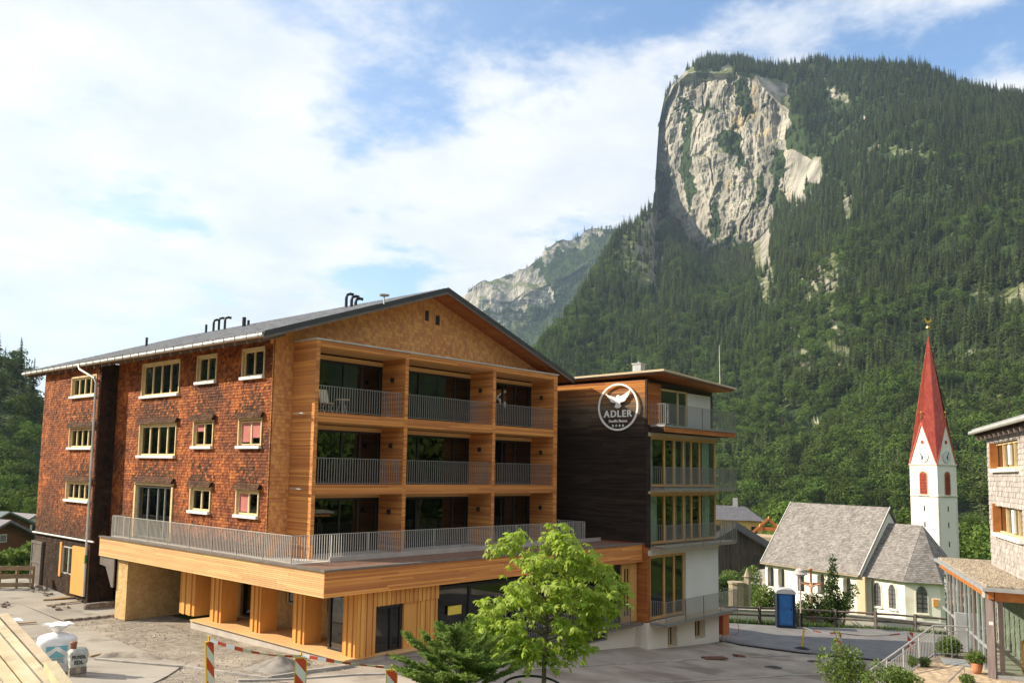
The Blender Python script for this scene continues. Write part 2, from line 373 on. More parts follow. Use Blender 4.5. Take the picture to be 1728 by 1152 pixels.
# ------------------------------------------------------------------ mountains
def inpoly(x, y, poly):
    c = np.zeros(x.shape, bool); n = len(poly)
    for i in range(n):
        x0, y0 = poly[i]; x1, y1 = poly[(i + 1) % n]
        k = ((y0 > y) != (y1 > y)) & (x < (x1 - x0) * (y - y0) / ((y1 - y0) or 1e-9) + x0); c ^= k
    return c
def dir_of(px, py):
    d = ray(px, py); h = math.hypot(d[0], d[1]); return math.degrees(math.atan2(d[1], d[0])), d[2] / h
def build_mountain(name, cols, az_list, extra_cols, rows, amp, cliff_amp, rockpolys, seed, sub):
    """cols: {photo column: [(photo row, distance) ...]}; extra_cols: {azimuth: [(tangent of elevation, distance) ...]}"""
    tab = []
    for px, lst in cols.items():
        e = [dir_of(px, y) for y, r in lst]
        tab.append((e[0][0], [k[1] for k in e], [r for y, r in lst]))
    for az, lst in extra_cols.items(): tab.append((az, [t for t, r in lst], [r for t, r in lst]))
    tab.sort(key=lambda q: q[0])
    A = np.array([q[0] for q in tab]); T = np.array([q[1] for q in tab]); Rr = np.array([q[2] for q in tab]); K = T.shape[1]
    az = np.array(az_list)
    Ti = np.array([np.interp(az, A, T[:, k]) for k in range(K)]).T; Ri = np.array([np.interp(az, A, Rr[:, k]) for k in range(K)]).T
    # rows shared out among the control spans
    s = np.concatenate([np.linspace(k, k + 1, sub[k], endpoint=False) for k in range(K - 1)] + [[K - 1]])
    k0 = np.minimum(np.floor(s).astype(int), K - 2); fr = s - k0
    R = Ri[:, k0] * (1 - fr) + Ri[:, k0 + 1] * fr
    Zc = (Ti * Ri); Z = Zc[:, k0] * (1 - fr) + Zc[:, k0 + 1] * fr
    AZ = np.repeat(az[:, None], R.shape[1], 1); arc = np.radians(AZ) * 1300
    slope = np.abs(np.gradient(Z, axis=1)) / (np.abs(np.gradient(R, axis=1)) + 1e-3); cliff = np.clip((slope - 1.1) / 1.4, 0, 1)
    X0 = R * np.cos(np.radians(AZ)); Y0 = R * np.sin(np.radians(AZ))
    env = np.clip(s / .8, 0, 1)[None, :]
    lowf = fbm(arc / 170, R / 260, Z / 260, o=4, seed=seed)
    rib = 1 - np.abs(fbm(arc / 48 + .35 * lowf, Z / 190 + arc / 260, o=6, seed=seed + 20, g=.58)); wz = Z + 14 * fbm(arc / 120, Z / 120, o=3, seed=seed + 45)
    ledge = (wz / 34) % 1.0; ledge = np.where(ledge < .82, ledge / .82, (1 - ledge) / .18) - .5 + .35 * ((wz / 11) % 1.0 - .5); crack = np.clip(1 - 9 * np.abs(fbm(arc / 38 + .5 * lowf, Z / 150, o=4, seed=seed + 70)), 0, 1)
    dR = env * (amp * lowf * (1 - cliff) + cliff * cliff_amp * ((.70 - rib) * 1.5 - .42 * ledge + .5 * lowf + .5 * crack) + cliff * cliff_amp * 1.3 * (np.abs(fbm(arc / 120 + 5, Z / 800, o=2, seed=seed + 90)) - .35))
    dZ = env * amp * .28 * fbm(X0 / 60, Y0 / 60, o=3, seed=seed + 60) * (1 - cliff)
    R2 = R + dR
    X = R2 * np.cos(np.radians(AZ)); Y = R2 * np.sin(np.radians(AZ)); Z = Z * (R2 / R) ** .35 + dZ + H
    V = np.c_[X.ravel(), Y.ravel(), Z.ravel()]
    na, nr = R.shape; i, j = np.meshgrid(np.arange(na - 1), np.arange(nr - 1), indexing='ij'); a = (i * nr + j).ravel()
    F = np.c_[a, a + 1, a + nr + 1, a + nr]
    px, py, dep = project(V); ok = dep > 10
    rock = np.zeros(len(V))
    jx = px + 9 * fbm(px / 20, py / 26, o=4, seed=3); jy = py + 12 * fbm(px / 20 + 9, py / 26, o=4, seed=4)
    for poly, val in rockpolys: rock = np.where(ok & inpoly(jx, jy, poly), np.maximum(rock, val) if val >= 0 else 0, rock)
    me = bpy.data.meshes.new(name); me.from_pydata(V.tolist(), [], F.tolist()); me.update()
    at_ = me.attributes.new('rock', 'FLOAT', 'POINT'); at_.data.foreach_set('value', rock.astype(np.float32))
    me.materials.append(MAT['limestone']); o = link(name, me); o['kind'] = 'structure'
    return V, F, rock
c0 = lambda: [(878,480),(745,720),(610,980)]
cr = lambda: [(878,430),(745,610),(610,790)]
MAIN = {
 500: [(880,400),(866,470),(850,560),(835,640),(820,720),(800,820),(782,900),(790,1200)],
 800: [(880,430),(840,540),(795,640),(750,740),(715,820),(680,890),(655,950),(690,1250)],
 900: [(878,450),(815,590),(755,710),(700,810),(660,890),(630,950),(607,1010),(640,1300)],
 960: [(878,460),(795,630),(720,760),(650,890),(600,990),(560,1080),(530,1160),(570,1450)],
 1010:[(878,470),(775,680),(680,860),(595,1030),(530,1160),(480,1270),(447,1370),(480,1650)],
 1040:[(878,470),(765,700),(655,900),(560,1100),(490,1250),(435,1370),(402,1470),(440,1750)],
 1072:[(878,470),(752,710),(635,940),(535,1170),(470,1320),(410,1450),(374,1560),(420,1850)],
 1100:c0()+[(490,1290),(430,1440),(390,1560),(352,1660),(400,1950)],
 1106:c0()+[(480,1330),(410,1620),(365,1790),(330,1860),(400,2150)],
 1110:c0()+[(475,1370),(385,1840),(300,1890),(262,1905),(360,2200)],
 1114:c0()+[(470,1390),(375,1880),(235,1905),(212,1915),(330,2250)],
 1124:c0()+[(450,1400),(370,1870),(178,1900),(166,1920),(300,2250)],
 1140:c0()+[(440,1390),(385,1830),(150,1875),(144,1910),(250,2300)],
 1165:c0()+[(450,1380),(412,1770),(130,1835),(121,1930),(220,2300)],
 1200:c0()+[(480,1330),(432,1700),(128,1790),(106,1940),(200,2350)],
 1250:c0()+[(480,1280),(430,1640),(126,1740),(103,1920),(190,2300)],
 1290:[(878,470),(745,690),(610,930),(470,1230),(400,1590),(134,1700),(111,1890),(190,2300)],
 1330:[(878,460),(745,670),(610,890),(450,1180),(345,1540),(180,1650),(114,1850),(190,2250)],
 1400:[(878,450),(745,640),(610,840),(440,1090),(325,1370),(235,1520),(103,1780),(190,2200)],
 1500:cr()+[(430,1010),(300,1240),(205,1420),(108,1680),(190,2100)],
 1600:cr()+[(430,970),(300,1160),(212,1340),(125,1600),(200,2050)],
 1728:[(878,410),(750,570),(620,740),(440,930),(310,1090),(225,1270),(153,1540),(230,2000)],
 2050:[(878,380),(750,520),(620,680),(470,830),(360,980),(280,1150),(215,1400),(280,1900)],
}
XT = {-15: [(-.05,450),(.04,650),(.12,820),(.2,1000),(.26,1180),(.31,1400),(.36,1650),(.25,2200)],
      -45: [(-.05,450),(.03,650),(.09,820),(.15,1000),(.21,1180),(.27,1400),(.32,1700),(.2,2200)],
      -75: [(-.04,420),(.03,600),(.1,800),(.16,980),(.22,1160),(.28,1350),(.33,1600),(.2,2200)],
      -110:[(-.03,400),(.04,560),(.1,760),(.15,940),(.2,1120),(.24,1300),(.27,1550),(.16,2100)]}
a_in = np.array([dir_of(x, 700)[0] for x in np.r_[np.arange(480, 1000, 6), np.arange(1000, 1095, 3), np.arange(1095, 1345, .9), np.arange(1340, 1780, 3)]])
a_out = np.arange(-110, a_in.min() - .4, .7)
ROCK = [
 ([(1103,352),(1108,300),(1112,212),(1120,172),(1138,140),(1165,121),(1243,118),(1262,128),(1278,121),(1300,128),(1332,162),(1330,200),(1312,238),(1304,300),(1296,340),(1286,372),(1276,420),(1258,410),(1238,385),(1212,412),(1180,428),(1160,405),(1150,375),(1130,360),(1118,372),(1108,400)], 1.0),
 ([(1240,128),(1262,131),(1266,172),(1252,192),(1240,160)], -1), ([(1212,232),(1240,222),(1256,250),(1248,268),(1222,262)], -1), ([(1128,180),(1200,183),(1236,196),(1200,190),(1130,186)], -1), ([(1268,296),(1284,290),(1288,330),(1272,350)], -1), ([(1146,170),(1158,168),(1164,240),(1172,330),(1162,380),(1152,300)], -1), ([(1190,392),(1204,350),(1214,352),(1206,400),(1196,425)], -1), ([(1232,285),(1244,275),(1262,268),(1258,282),(1240,300)], -1),
 ([(1108,285),(1128,278),(1134,330),(1124,365),(1110,360)], -1),
 ([(1215,430),(1245,376),(1262,400),(1258,420),(1225,432)], .45),
 ([(1322,258),(1352,258),(1390,264),(1384,298),(1362,322),(1350,346),(1334,344),(1318,312)], 1.0), ([(1278,122),(1302,130),(1336,160),(1334,210),(1326,262),(1312,258),(1306,200),(1290,150)], 1.0), ([(1276,372),(1296,336),(1304,380),(1296,430),(1284,470),(1272,430)], .95), ([(1050,392),(1088,366),(1106,350),(1112,430),(1106,500),(1082,490),(1054,460)], .64),
 ([(1388,135),(1412,146),(1442,172),(1428,180),(1398,166)], .64), ([(1424,322),(1438,330),(1440,352),(1430,372),(1422,352)], 1.0),
 ([(1462,252),(1520,248),(1580,256),(1578,264),(1520,258),(1462,262)], 1.0), ([(1325,97),(1372,98),(1375,108),(1330,104)], .9),
 ([(1264,428),(1288,430),(1302,462),(1312,524),(1290,506),(1272,464)], .64), ([(1384,430),(1410,420),(1420,470),(1412,524),(1392,508)], .64),
 ([(1398,520),(1426,556),(1438,612),(1414,620),(1398,580)], .64), ([(1352,466),(1380,474),(1384,520),(1360,510)], .64),
 ([(1304,650),(1328,664),(1338,718),(1314,714)], .64), ([(1366,690),(1386,698),(1390,756),(1370,754)], .64), ([(1348,566),(1370,596),(1368,644),(1348,622)], .64),
 ([(1534,596),(1562,602),(1560,640),(1538,636)], .64), ([(1610,645),(1680,655),(1728,668),(1728,690),(1660,682),(1612,672)], .64),
 ([(1590,560),(1660,570),(1728,590),(1728,640),(1650,630),(1600,610)], .42), ([(1636,482),(1700,486),(1760,476),(1760,526),(1690,518),(1640,508)], .64),
 ([(1066,392),(1088,372),(1104,356),(1110,420),(1104,478),(1080,470),(1062,450)], .62), ([(1035,420),(1055,410),(1060,450),(1040,470)], .45),
 ([(985,470),(1005,458),(1010,500),(990,510)], .45), ([(1440,185),(1470,190),(1466,205),(1444,200)], .5)]
mV, mF, mRock = build_mountain('mountain', MAIN, np.r_[a_out, np.sort(a_in)], XT, 0, 26, 20, ROCK, 3, [26, 26, 26, 30, 170, 34, 14])

FARM = {560:[(760,2500),(700,2800),(660,3000),(620,3200),(590,3350),(640,3900)], 700:[(740,2500),(660,2800),(610,3000),(580,3200),(558,3350),(620,3900)],
 770:[(740,2500),(640,2850),(580,3080),(540,3200),(508,3320),(600,3900)], 790:[(740,2500),(630,2850),(560,3120),(520,3190),(484,3260),(590,3900)],
 805:[(740,2500),(620,2860),(548,3130),(510,3190),(474,3270),(570,3900)], 860:[(740,2500),(620,2860),(548,3140),(505,3200),(468,3300),(560,3900)],
 890:[(740,2500),(610,2860),(545,3140),(490,3200),(444,3300),(550,3900)], 940:[(740,2500),(600,2860),(530,3140),(470,3220),(410,3350),(520,3900)],
 1000:[(740,2500),(590,2860),(510,3140),(440,3250),(388,3400),(500,3900)], 1040:[(740,2500),(590,2860),(500,3140),(430,3250),(383,3400),(500,3900)],
 1120:[(740,2500),(590,2860),(500,3140),(430,3250),(370,3400),(500,3900)], 1180:[(740,2500),(600,2860),(520,3140),(470,3250),(430,3400),(500,3900)]}
FROCK = [([(775,505),(790,484),(806,472),(860,466),(888,446),(915,470),(935,500),(925,520),(880,530),(850,520),(820,532),(790,520)], 1.0),
 ([(905,430),(940,412),(1000,392),(1020,384),(1015,400),(960,425),(915,450)], .6), ([(800,540),(850,528),(900,540),(880,556),(830,552)], .55)]
fV, fF, fRock = build_mountain('far_mountain', FARM, np.sort([dir_of(x, 600)[0] for x in np.arange(560, 1180, 3)]), {}, 0, 50, 34, FROCK, 31, [14, 20, 26, 26, 8])

LEFT = {260:[(895,230),(885,270),(870,310),(850,350),(830,400),(850,600)], 150:[(895,230),(870,270),(835,310),(800,350),(765,400),(800,600)],
 80:[(893,230),(850,270),(800,310),(750,350),(705,400),(750,600)], 40:[(892,230),(840,270),(780,310),(715,355),(662,410),(710,650)], 0:[(891,230),(830,270),(765,310),(695,360),(636,420),(690,680)],
 -120:[(890,230),(820,275),(750,320),(680,380),(610,450),(670,700)]}
LXT = {95:[(-.04,230),(.02,290),(.08,340),(.14,410),(.19,480),(.13,800)], 130:[(-.03,260),(.02,330),(.07,420),(.12,520),(.17,620),(.1,1000)], 170:[(-.03,300),(.03,400),(.09,520),(.15,650),(.2,800),(.12,1200)],
 215:[(-.02,330),(.05,450),(.12,600),(.19,760),(.25,950),(.15,1500)], 250:[(-.02,350),(.05,480),(.12,640),(.2,820),(.26,1050),(.16,1600)]}
la = np.array([dir_of(x, 800)[0] for x in np.arange(-120, 262, 8)])
lV, lF, lRock = build_mountain('hill', LEFT, np.r_[np.sort(la), np.arange(la.max() + .8, 250, 1.2)], LXT, 0, 8, 6, [], 51, [8, 8, 8, 10, 6])

# ------------------------------------------------------------------ forest trees
mat('spruce_needles', (.050, .080, .022), (.12, .155, .043), scale=.5, rough=.9, obr=.5, spec=.1, trans=.2)
mat('broad_leaves', (.052, .092, .018), (.118, .165, .034), scale=.6, rough=.9, obr=.45, spec=.1, trans=.18)
mat('far_bark', (.05, .04, .03), (.09, .075, .06), scale=2, rough=.95)
def spruce_mesh(name, h, rad, seed, nw=22, per=9):
    r = random.Random(seed); m = MB()
    for i in range(nw):
        f = i / (nw - 1); z = h * (.08 + .90 * f); L_ = rad * (1 - f) ** .85 * r.uniform(.8, 1.15) + .25; a0 = r.uniform(0, 6.28)
        for k in range(max(4, int(per * (1 - .5 * f)))):
            a = a0 + 6.283 * k / max(4, int(per * (1 - .5 * f))) + r.uniform(-.25, .25); l = L_ * r.uniform(.55, 1.22); z = h * (.08 + .90 * f) + r.uniform(-.5, .5) * h / nw
            c, s_ = math.cos(a), math.sin(a); wd = .27 * l + .16; dr = (.18 + .3 * r.random()) * l
            p0 = (0, 0, z + .05 * l); p1 = (c * l * .55 - s_ * wd, s_ * l * .55 + c * wd, z - dr * .62 - .22 * wd); p2 = (c * l * .55 + s_ * wd, s_ * l * .55 - c * wd, z - dr * .62 - .22 * wd); p3 = (c * l, s_ * l, z - dr)
            pm = (c * l * .55, s_ * l * .55, z - dr * .35)
            m.add([p0, p1, p3, p2, pm], [(0, 1, 4), (1, 2, 4), (2, 3, 4), (3, 0, 4)])
    m.add([(.25, 0, h * .9), (-.12, .2, h * .9), (-.12, -.2, h * .9), (0, 0, h)], [(0, 1, 3), (1, 2, 3), (2, 0, 3)])
    nb = len(m.f)
    m.cyl((0, 0, -1), (0, 0, h * .95), .022 * h, .004 * h, n=5, caps=False)
    return m, nb
def broad_mesh(name, h, rad, seed, clumps=34, cards=26, card=.95):
    r = random.Random(seed); m = MB()
    for i in range(clumps):
        a = r.uniform(0, 6.283); u = r.uniform(-.75, 1); q = r.uniform(.45, 1) ** .6
        cz = h * (.58 + .36 * u * q * .95); rr = rad * q * math.sqrt(max(0, 1 - (u * .95) ** 2)) * .85
        cx, cy = rr * math.cos(a), rr * math.sin(a); cr = rad * r.uniform(.25, .42)
        for k in range(cards):
            d = Vector((r.gauss(0, 1), r.gauss(0, 1), r.gauss(.25, 1))).normalized(); p = Vector((cx, cy, cz)) + Vector((d.x * cr, d.y * cr, d.z * cr * .8)) * r.uniform(.75, 1.05)
            nrm = (d + Vector((r.gauss(0, .5), r.gauss(0, .5), r.gauss(.2, .5)))).normalized(); t1 = nrm.orthogonal().normalized(); t1.rotate(Matrix.Rotation(r.uniform(0, 6.28), 3, nrm)); t2 = nrm.cross(t1); s_ = card * r.uniform(.6, 1.15)
            m.add([tuple(p + t1 * s_ * .5), tuple(p + t2 * s_ * .42 + nrm * .1), tuple(p - t1 * s_ * .5), tuple(p - t2 * s_ * .42 + nrm * .1)], [(0, 1, 2, 3)])
    nb = len(m.f)
    m.cyl((0, 0, -1), (0, 0, h * .62), .02 * h, .008 * h, n=6, caps=False)
    for k in range(5):
        a = k * 1.26; m.cyl((0, 0, h * .35), (math.cos(a) * rad * .55, math.sin(a) * rad * .55, h * .66), .008 * h, .003 * h, n=4, caps=False)
    return m, nb
PROTO = []
for i, (kind, h, rad) in enumerate((('s', 24, 3.6), ('s', 27, 3.2), ('s', 21, 3.9), ('b', 17, 5.6), ('b', 15, 6.2), ('b', 19, 5.2))):
    m, nb = (spruce_mesh if kind == 's' else broad_mesh)('t', h, rad, 100 + i)
    me = bpy.data.meshes.new('forest_spruce' if kind == 's' else 'forest_broadleaf'); me.from_pydata(m.v, [], m.f)
    me.materials.append(MAT['spruce_needles' if kind == 's' else 'broad_leaves']); me.materials.append(MAT['far_bark'])
    mi = np.zeros(len(m.f), np.int32); mi[nb:] = 1; me.polygons.foreach_set('material_index', mi); me.update(); PROTO.append((kind, h, me))
def scatter(V, F, rock, n, az0, az1, rmin=0, steep=.30):
    T = np.r_[F[:, [0, 1, 2]], F[:, [0, 2, 3]]]; a, b, c = V[T[:, 0]], V[T[:, 1]], V[T[:, 2]]
    nr = np.cross(b - a, c - a); ar = np.linalg.norm(nr, axis=1) / 2; nz = np.abs(nr[:, 2]) / (2 * ar + 1e-9); cen = (a + b + c) / 3
    az = np.degrees(np.arctan2(cen[:, 1], cen[:, 0])); az = np.where(az < -115, az + 360, az); r = np.hypot(cen[:, 0], cen[:, 1])
    wgt = ar * nz * ((az > az0) & (az < az1) & (r > rmin)); wgt /= wgt.sum()
    k = rng.choice(len(T), n, p=wgt); u = np.sqrt(rng.random(n)); v = rng.random(n)
    P = a[k] * (1 - u)[:, None] + b[k] * (u * (1 - v))[:, None] + c[k] * (u * v)[:, None]
    rk = rock[T[k]].mean(1); qx, qy, qd = project(P); hide = np.zeros(n, bool)
    for poly, val in ROCK:
        if val > .55:
            for up in (6, 14): hide |= (qd > 0) & inpoly(qx, qy - up, poly)
    rk = np.where(hide, np.maximum(rk, .72), rk); keep = (rng.random(n) > rk * 1.2 - .10) & (nz[k] > steep * (.7 + .6 * rng.random(n)))
    return P[keep]
def ledge_trees(n):
    """trees rooted in the green gullies of the cliff"""
    qx, qy, qd = project(mV); k = np.where((qd > 0) & (mRock < .05) & inpoly(qx, qy, [(1104,370),(1112,212),(1138,140),(1243,118),(1332,162),(1312,238),(1296,340),(1276,420),(1212,412),(1160,405)]))[0]
    return mV[rng.choice(k, n)] + rng.normal(0, 2.0, (n, 3)) * [1, 1, .3] if len(k) else np.zeros((0, 3))
f0, f1 = dir_of(1760, 700)[0], dir_of(760, 700)[0]
Pm = np.r_[ledge_trees(420), scatter(mV, mF, mRock, 30000, f0 - 1, f1 + 1), scatter(mV, mF, mRock, 5000, -110, f0 - 1)]
Pf = scatter(fV, fF, fRock, 6500, -180, 180); Pl = np.r_[scatter(lV, lF, lRock, 900, 70, 92), scatter(lV, lF, lRock, 1800, 92, 122), scatter(lV, lF, lRock, 3500, 122, 250)]
PT = np.r_[Pm, Pf, Pl]; src = np.r_[np.zeros(len(Pm)), np.ones(len(Pf)), np.full(len(Pl), 2)]
el = (PT[:, 2] - H) / np.hypot(PT[:, 0], PT[:, 1])
clump = fbm(PT[:, 0] / 90, PT[:, 1] / 90, o=3, seed=77)
pb = np.where(src == 0, np.clip(.75 - el * 2.6 + .5 * clump, .02, .95), np.where(src == 2, np.clip(.55 + .6 * clump - el * 1.5, .1, .9), .1))
isb = rng.random(len(PT)) < pb
idx = np.where(isb, 3 + rng.integers(0, 3, len(PT)), rng.integers(0, 3, len(PT)))
scl = np.where(src == 1, rng.uniform(.75, 1.2, len(PT)), rng.uniform(.55, 1.08, len(PT))) * np.where(src == 2, .92, 1)
scl[:420] *= .55; rotz = rng.uniform(0, 6.283, len(PT))
px, py, dep = project(PT)
vis = (dep > 50) & (px > 0) & (px < 1728) & (py > 0) & (py < 905)
# the parts of the forest the hotel hides
hid = (px > 72) & (px < 1215) & (py > 640)
hid |= (px > 72) & (px < 890) & (py > 560)
size = np.where(vis & ~hid, scl * 22 / dep, 0); near300 = np.argsort(-size)[:300]
single = np.zeros(len(PT), bool); single[near300] = True
def where_in_forest(x, y, sr):
    if sr == 2: return 'on the wooded hillside behind the hotel'
    if x < 1000: return 'on the spur between hotel roof and far ridge'
    if x < 1215: return 'on the slope above the annex roof'
    if y < 560: return 'high on the slope under the cliff'
    if x < 1340: return 'on the slope above the yellow house'
    if x < 1440: return 'on the slope above the left half of the nave roof'
    if x < 1535: return 'on the slope above the right half of the nave roof'
    if x < 1630: return 'on the slope behind the church spire'
    return 'on the slope between church tower and shingled house'
for i in near300:
    kind, h, me = PROTO[idx[i]]; wh = where_in_forest(px[i], py[i], src[i]); tall = scl[i] * h
    if kind == 's': nm, k_ = 'spruce_tree', ('tall dark spruce ' if tall > 21 else 'short dark spruce ')
    else: nm, k_ = 'broadleaf_tree', ('big round broadleaf tree ' if tall > 14.5 else 'small round broadleaf tree ')
    o = link(nm, me); o.location = PT[i]; o.rotation_euler = (0, 0, rotz[i]); o.scale = (scl[i],) * 3; tag(o, k_ + wh, 'tree', k_.strip() + 's ' + wh)
def forest_object(name, sel):
    P = PT[sel]; me = bpy.data.meshes.new(name); me.from_pydata(P.tolist(), [], [])
    for nm, ty, ar in (('tree_scale', 'FLOAT', scl[sel].astype(np.float32)), ('tree_turn', 'FLOAT', rotz[sel].astype(np.float32)), ('tree_kind', 'INT', idx[sel].astype(np.int32))):
        at_ = me.attributes.new(nm, ty, 'POINT'); at_.data.foreach_set('value', ar)
    o = link(name, me); o['kind'] = 'stuff'
    ng = bpy.data.node_groups.new('forest_nodes', 'GeometryNodeTree')
    ng.interface.new_socket('Geometry', in_out='INPUT', socket_type='NodeSocketGeometry'); ng.interface.new_socket('Geometry', in_out='OUTPUT', socket_type='NodeSocketGeometry')
    gi = N(ng, 'NodeGroupInput'); go = N(ng, 'NodeGroupOutput'); L = ng.links.new
    def attr(nm, ty):
        n = N(ng, 'GeometryNodeInputNamedAttribute', data_type=ty); n.inputs[0].default_value = nm; return n.outputs[0]
    gti = N(ng, 'GeometryNodeGeometryToInstance')
    for ob in reversed(PROTO_OBJ):
        oi = N(ng, 'GeometryNodeObjectInfo'); oi.inputs['Object'].default_value = ob; oi.inputs['As Instance'].default_value = True; L(oi.outputs['Geometry'], gti.inputs[0])
    ip = N(ng, 'GeometryNodeInstanceOnPoints'); L(gi.outputs[0], ip.inputs['Points']); ip.inputs['Pick Instance'].default_value = True
    jn = N(ng, 'GeometryNodeJoinGeometry')
    for l in list(gti.inputs[0].links): ng.links.remove(l)
    for n in [n for n in ng.nodes if n.bl_idname == 'GeometryNodeObjectInfo']: L(n.outputs['Geometry'], jn.inputs[0])
    ng.nodes.remove(gti)
    L(jn.outputs[0], ip.inputs['Instance']); L(attr('tree_kind', 'INT'), ip.inputs['Instance Index'])
    cb = N(ng, 'ShaderNodeCombineXYZ'); L(attr('tree_turn', 'FLOAT'), cb.inputs[2]); L(cb.outputs[0], ip.inputs['Rotation']); L(attr('tree_scale', 'FLOAT'), ip.inputs['Scale'])
    L(ip.outputs[0], go.inputs[0])
    md = o.modifiers.new('trees', 'NODES'); md.node_group = ng
    return o
PROTO_OBJ = [bpy.data.objects.new('forest_tree_form', me) for k, h, me in PROTO]
fo = forest_object('forest', (src == 0) & ~single); fo['label'] = 'mixed forest of spruce and broadleaf trees covering the steep mountain side'; fo['category'] = 'forest'
fo = forest_object('forest', (src == 1) & ~single); fo['label'] = 'hazy spruce forest on the far mountain'; fo['category'] = 'forest'
fo = forest_object('forest', (src == 2) & ~single); fo['label'] = 'dark wood on the low hillside behind the hotel'; fo['category'] = 'forest'
# ------------------------------------------------------------------ materials of the buildings
def weather_z(z0, z1, dark, nscale=.5, namp=2.2, stretch=(1, 1, 1)):
    """weathered dark from z1 down to z0, with a ragged edge"""
    def f(t, tc, col):
        L = t.links.new; sp = N(t, 'ShaderNodeSeparateXYZ'); ge = N(t, 'ShaderNodeNewGeometry'); L(ge.outputs['Position'], sp.inputs[0])
        mp = N(t, 'ShaderNodeMapping'); L(ge.outputs['Position'], mp.inputs[0]); mp.inputs['Scale'].default_value = stretch
        nz = N(t, 'ShaderNodeTexNoise'); L(mp.outputs[0], nz.inputs['Vector']); nz.inputs['Scale'].default_value = nscale; nz.inputs['Detail'].default_value = 6
        z = mth(t, 'ADD', sp.outputs[2], mth(t, 'MULTIPLY', mth(t, 'SUBTRACT', nz.outputs['Fac'], .5), namp * 2))
        r = N(t, 'ShaderNodeMapRange', interpolation_type='SMOOTHSTEP'); L(z, r.inputs[0]); r.inputs[1].default_value = z0; r.inputs[2].default_value = z1
        m = N(t, 'ShaderNodeMix', data_type='RGBA'); L(r.outputs[0], m.inputs[0]); m.inputs[6].default_value = (*dark, 1); L(col, m.inputs[7]); return m.outputs[2]
    return f
mat('old_shingle', (.18, .046, .013), (.35, .098, .023), scale=1.6, rough=.8, isl=.45, bump=.4, bscale=30, big=((.10, .032, .014), .33, .50, .72, (1, 1, 1.3)),
    extra=weather_z(1.6, 6.4, (.065, .028, .015), .6, 2.4, (1, 1, .5)), spec=.2)
mat('black_shingle', (.022, .014, .010), (.05, .026, .016), scale=2, rough=.85, isl=.35, bump=.4, bscale=30, spec=.15)
mat('hood_shingle', (.060, .030, .018), (.115, .050, .025), scale=3, rough=.85, isl=.4, bump=.4, bscale=30, spec=.15)
mat('new_shingle', (.64, .29, .105), (.69, .335, .13), scale=.6, rough=.8, isl=.17, bump=.3, bscale=30, spec=.2)
mat('pale_shingle', (.47, .31, .13), (.56, .385, .175), scale=2.2, rough=.8, isl=.10, bump=.3, bscale=30, spec=.2)
mat('larch_slat', (.61, .245, .07), (.67, .285, .09), scale=2.0, rough=.72, isl=.27, bump=.2, bscale=40, stretch=(.3, .3, 4), spec=.25)
mat('larch_fascia', (.62, .37, .165), (.68, .42, .195), scale=2.0, rough=.7, isl=.11, bump=.2, bscale=40, stretch=(.3, .3, 4), spec=.25)
mat('larch_post', (.62, .29, .075), (.67, .33, .095), scale=2.5, rough=.7, isl=.12, bump=.2, bscale=40, stretch=(3, 3, .3), spec=.25)
mat('dark_board', (.024, .016, .013), (.050, .032, .024), scale=2.5, rough=.8, isl=.32, bump=.35, bscale=30, stretch=(.3, .3, 5),
    extra=None, spec=.2)
def orange_top(t, tc, col):
    """board colour by height: orange at the top, grey-brown below that, black further down"""
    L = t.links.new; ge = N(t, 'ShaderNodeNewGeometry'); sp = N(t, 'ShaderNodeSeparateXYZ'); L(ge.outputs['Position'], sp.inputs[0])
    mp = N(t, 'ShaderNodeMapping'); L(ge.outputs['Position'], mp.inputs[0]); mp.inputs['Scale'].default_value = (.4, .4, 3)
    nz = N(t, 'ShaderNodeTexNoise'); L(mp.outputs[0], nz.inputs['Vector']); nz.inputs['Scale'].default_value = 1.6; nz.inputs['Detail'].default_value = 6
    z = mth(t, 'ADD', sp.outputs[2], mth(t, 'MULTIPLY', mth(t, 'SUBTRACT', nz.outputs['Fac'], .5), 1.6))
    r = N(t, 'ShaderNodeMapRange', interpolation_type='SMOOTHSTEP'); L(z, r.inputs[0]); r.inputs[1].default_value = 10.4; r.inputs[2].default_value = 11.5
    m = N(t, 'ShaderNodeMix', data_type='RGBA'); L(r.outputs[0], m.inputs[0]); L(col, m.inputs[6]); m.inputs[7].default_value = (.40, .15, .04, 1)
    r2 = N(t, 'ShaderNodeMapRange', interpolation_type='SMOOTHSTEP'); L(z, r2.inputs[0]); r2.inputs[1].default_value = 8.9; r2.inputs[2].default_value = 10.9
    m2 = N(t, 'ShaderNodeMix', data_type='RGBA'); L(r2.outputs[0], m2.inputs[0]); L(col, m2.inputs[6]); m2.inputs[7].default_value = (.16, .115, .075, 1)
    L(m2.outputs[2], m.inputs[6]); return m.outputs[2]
mat('graded_board', (.022, .015, .012), (.046, .030, .022), scale=2.5, rough=.8, isl=.30, bump=.35, bscale=30, stretch=(.3, .3, 5), extra=orange_top, spec=.2)
mat('red_board', (.33, .105, .028), (.44, .155, .042), scale=2.2, rough=.7, isl=.15, bump=.2, bscale=40, stretch=(.3, .3, 4), spec=.25)
mat('window_wood', (.62, .45, .22), (.70, .54, .30), scale=6, rough=.6, spec=.3)
mat('wing_wood', (.55, .30, .09), (.62, .37, .13), scale=6, rough=.6, spec=.3)
mat('white_sill', (.78, .76, .72), (.84, .82, .78), scale=5, rough=.5)
mat('dark_frame', (.018, .018, .020), (.026, .026, .028), scale=5, rough=.4, spec=.4)
mat('steel', (.30, .30, .30), (.38, .38, .37), scale=8, rough=.45, metal=.6)
mat('steel_light', (.50, .49, .46), (.58, .57, .54), scale=8, rough=.5, metal=.4)
mat('gutter_metal', (.50, .49, .47), (.62, .61, .58), scale=1.5, rough=.45, metal=.35)
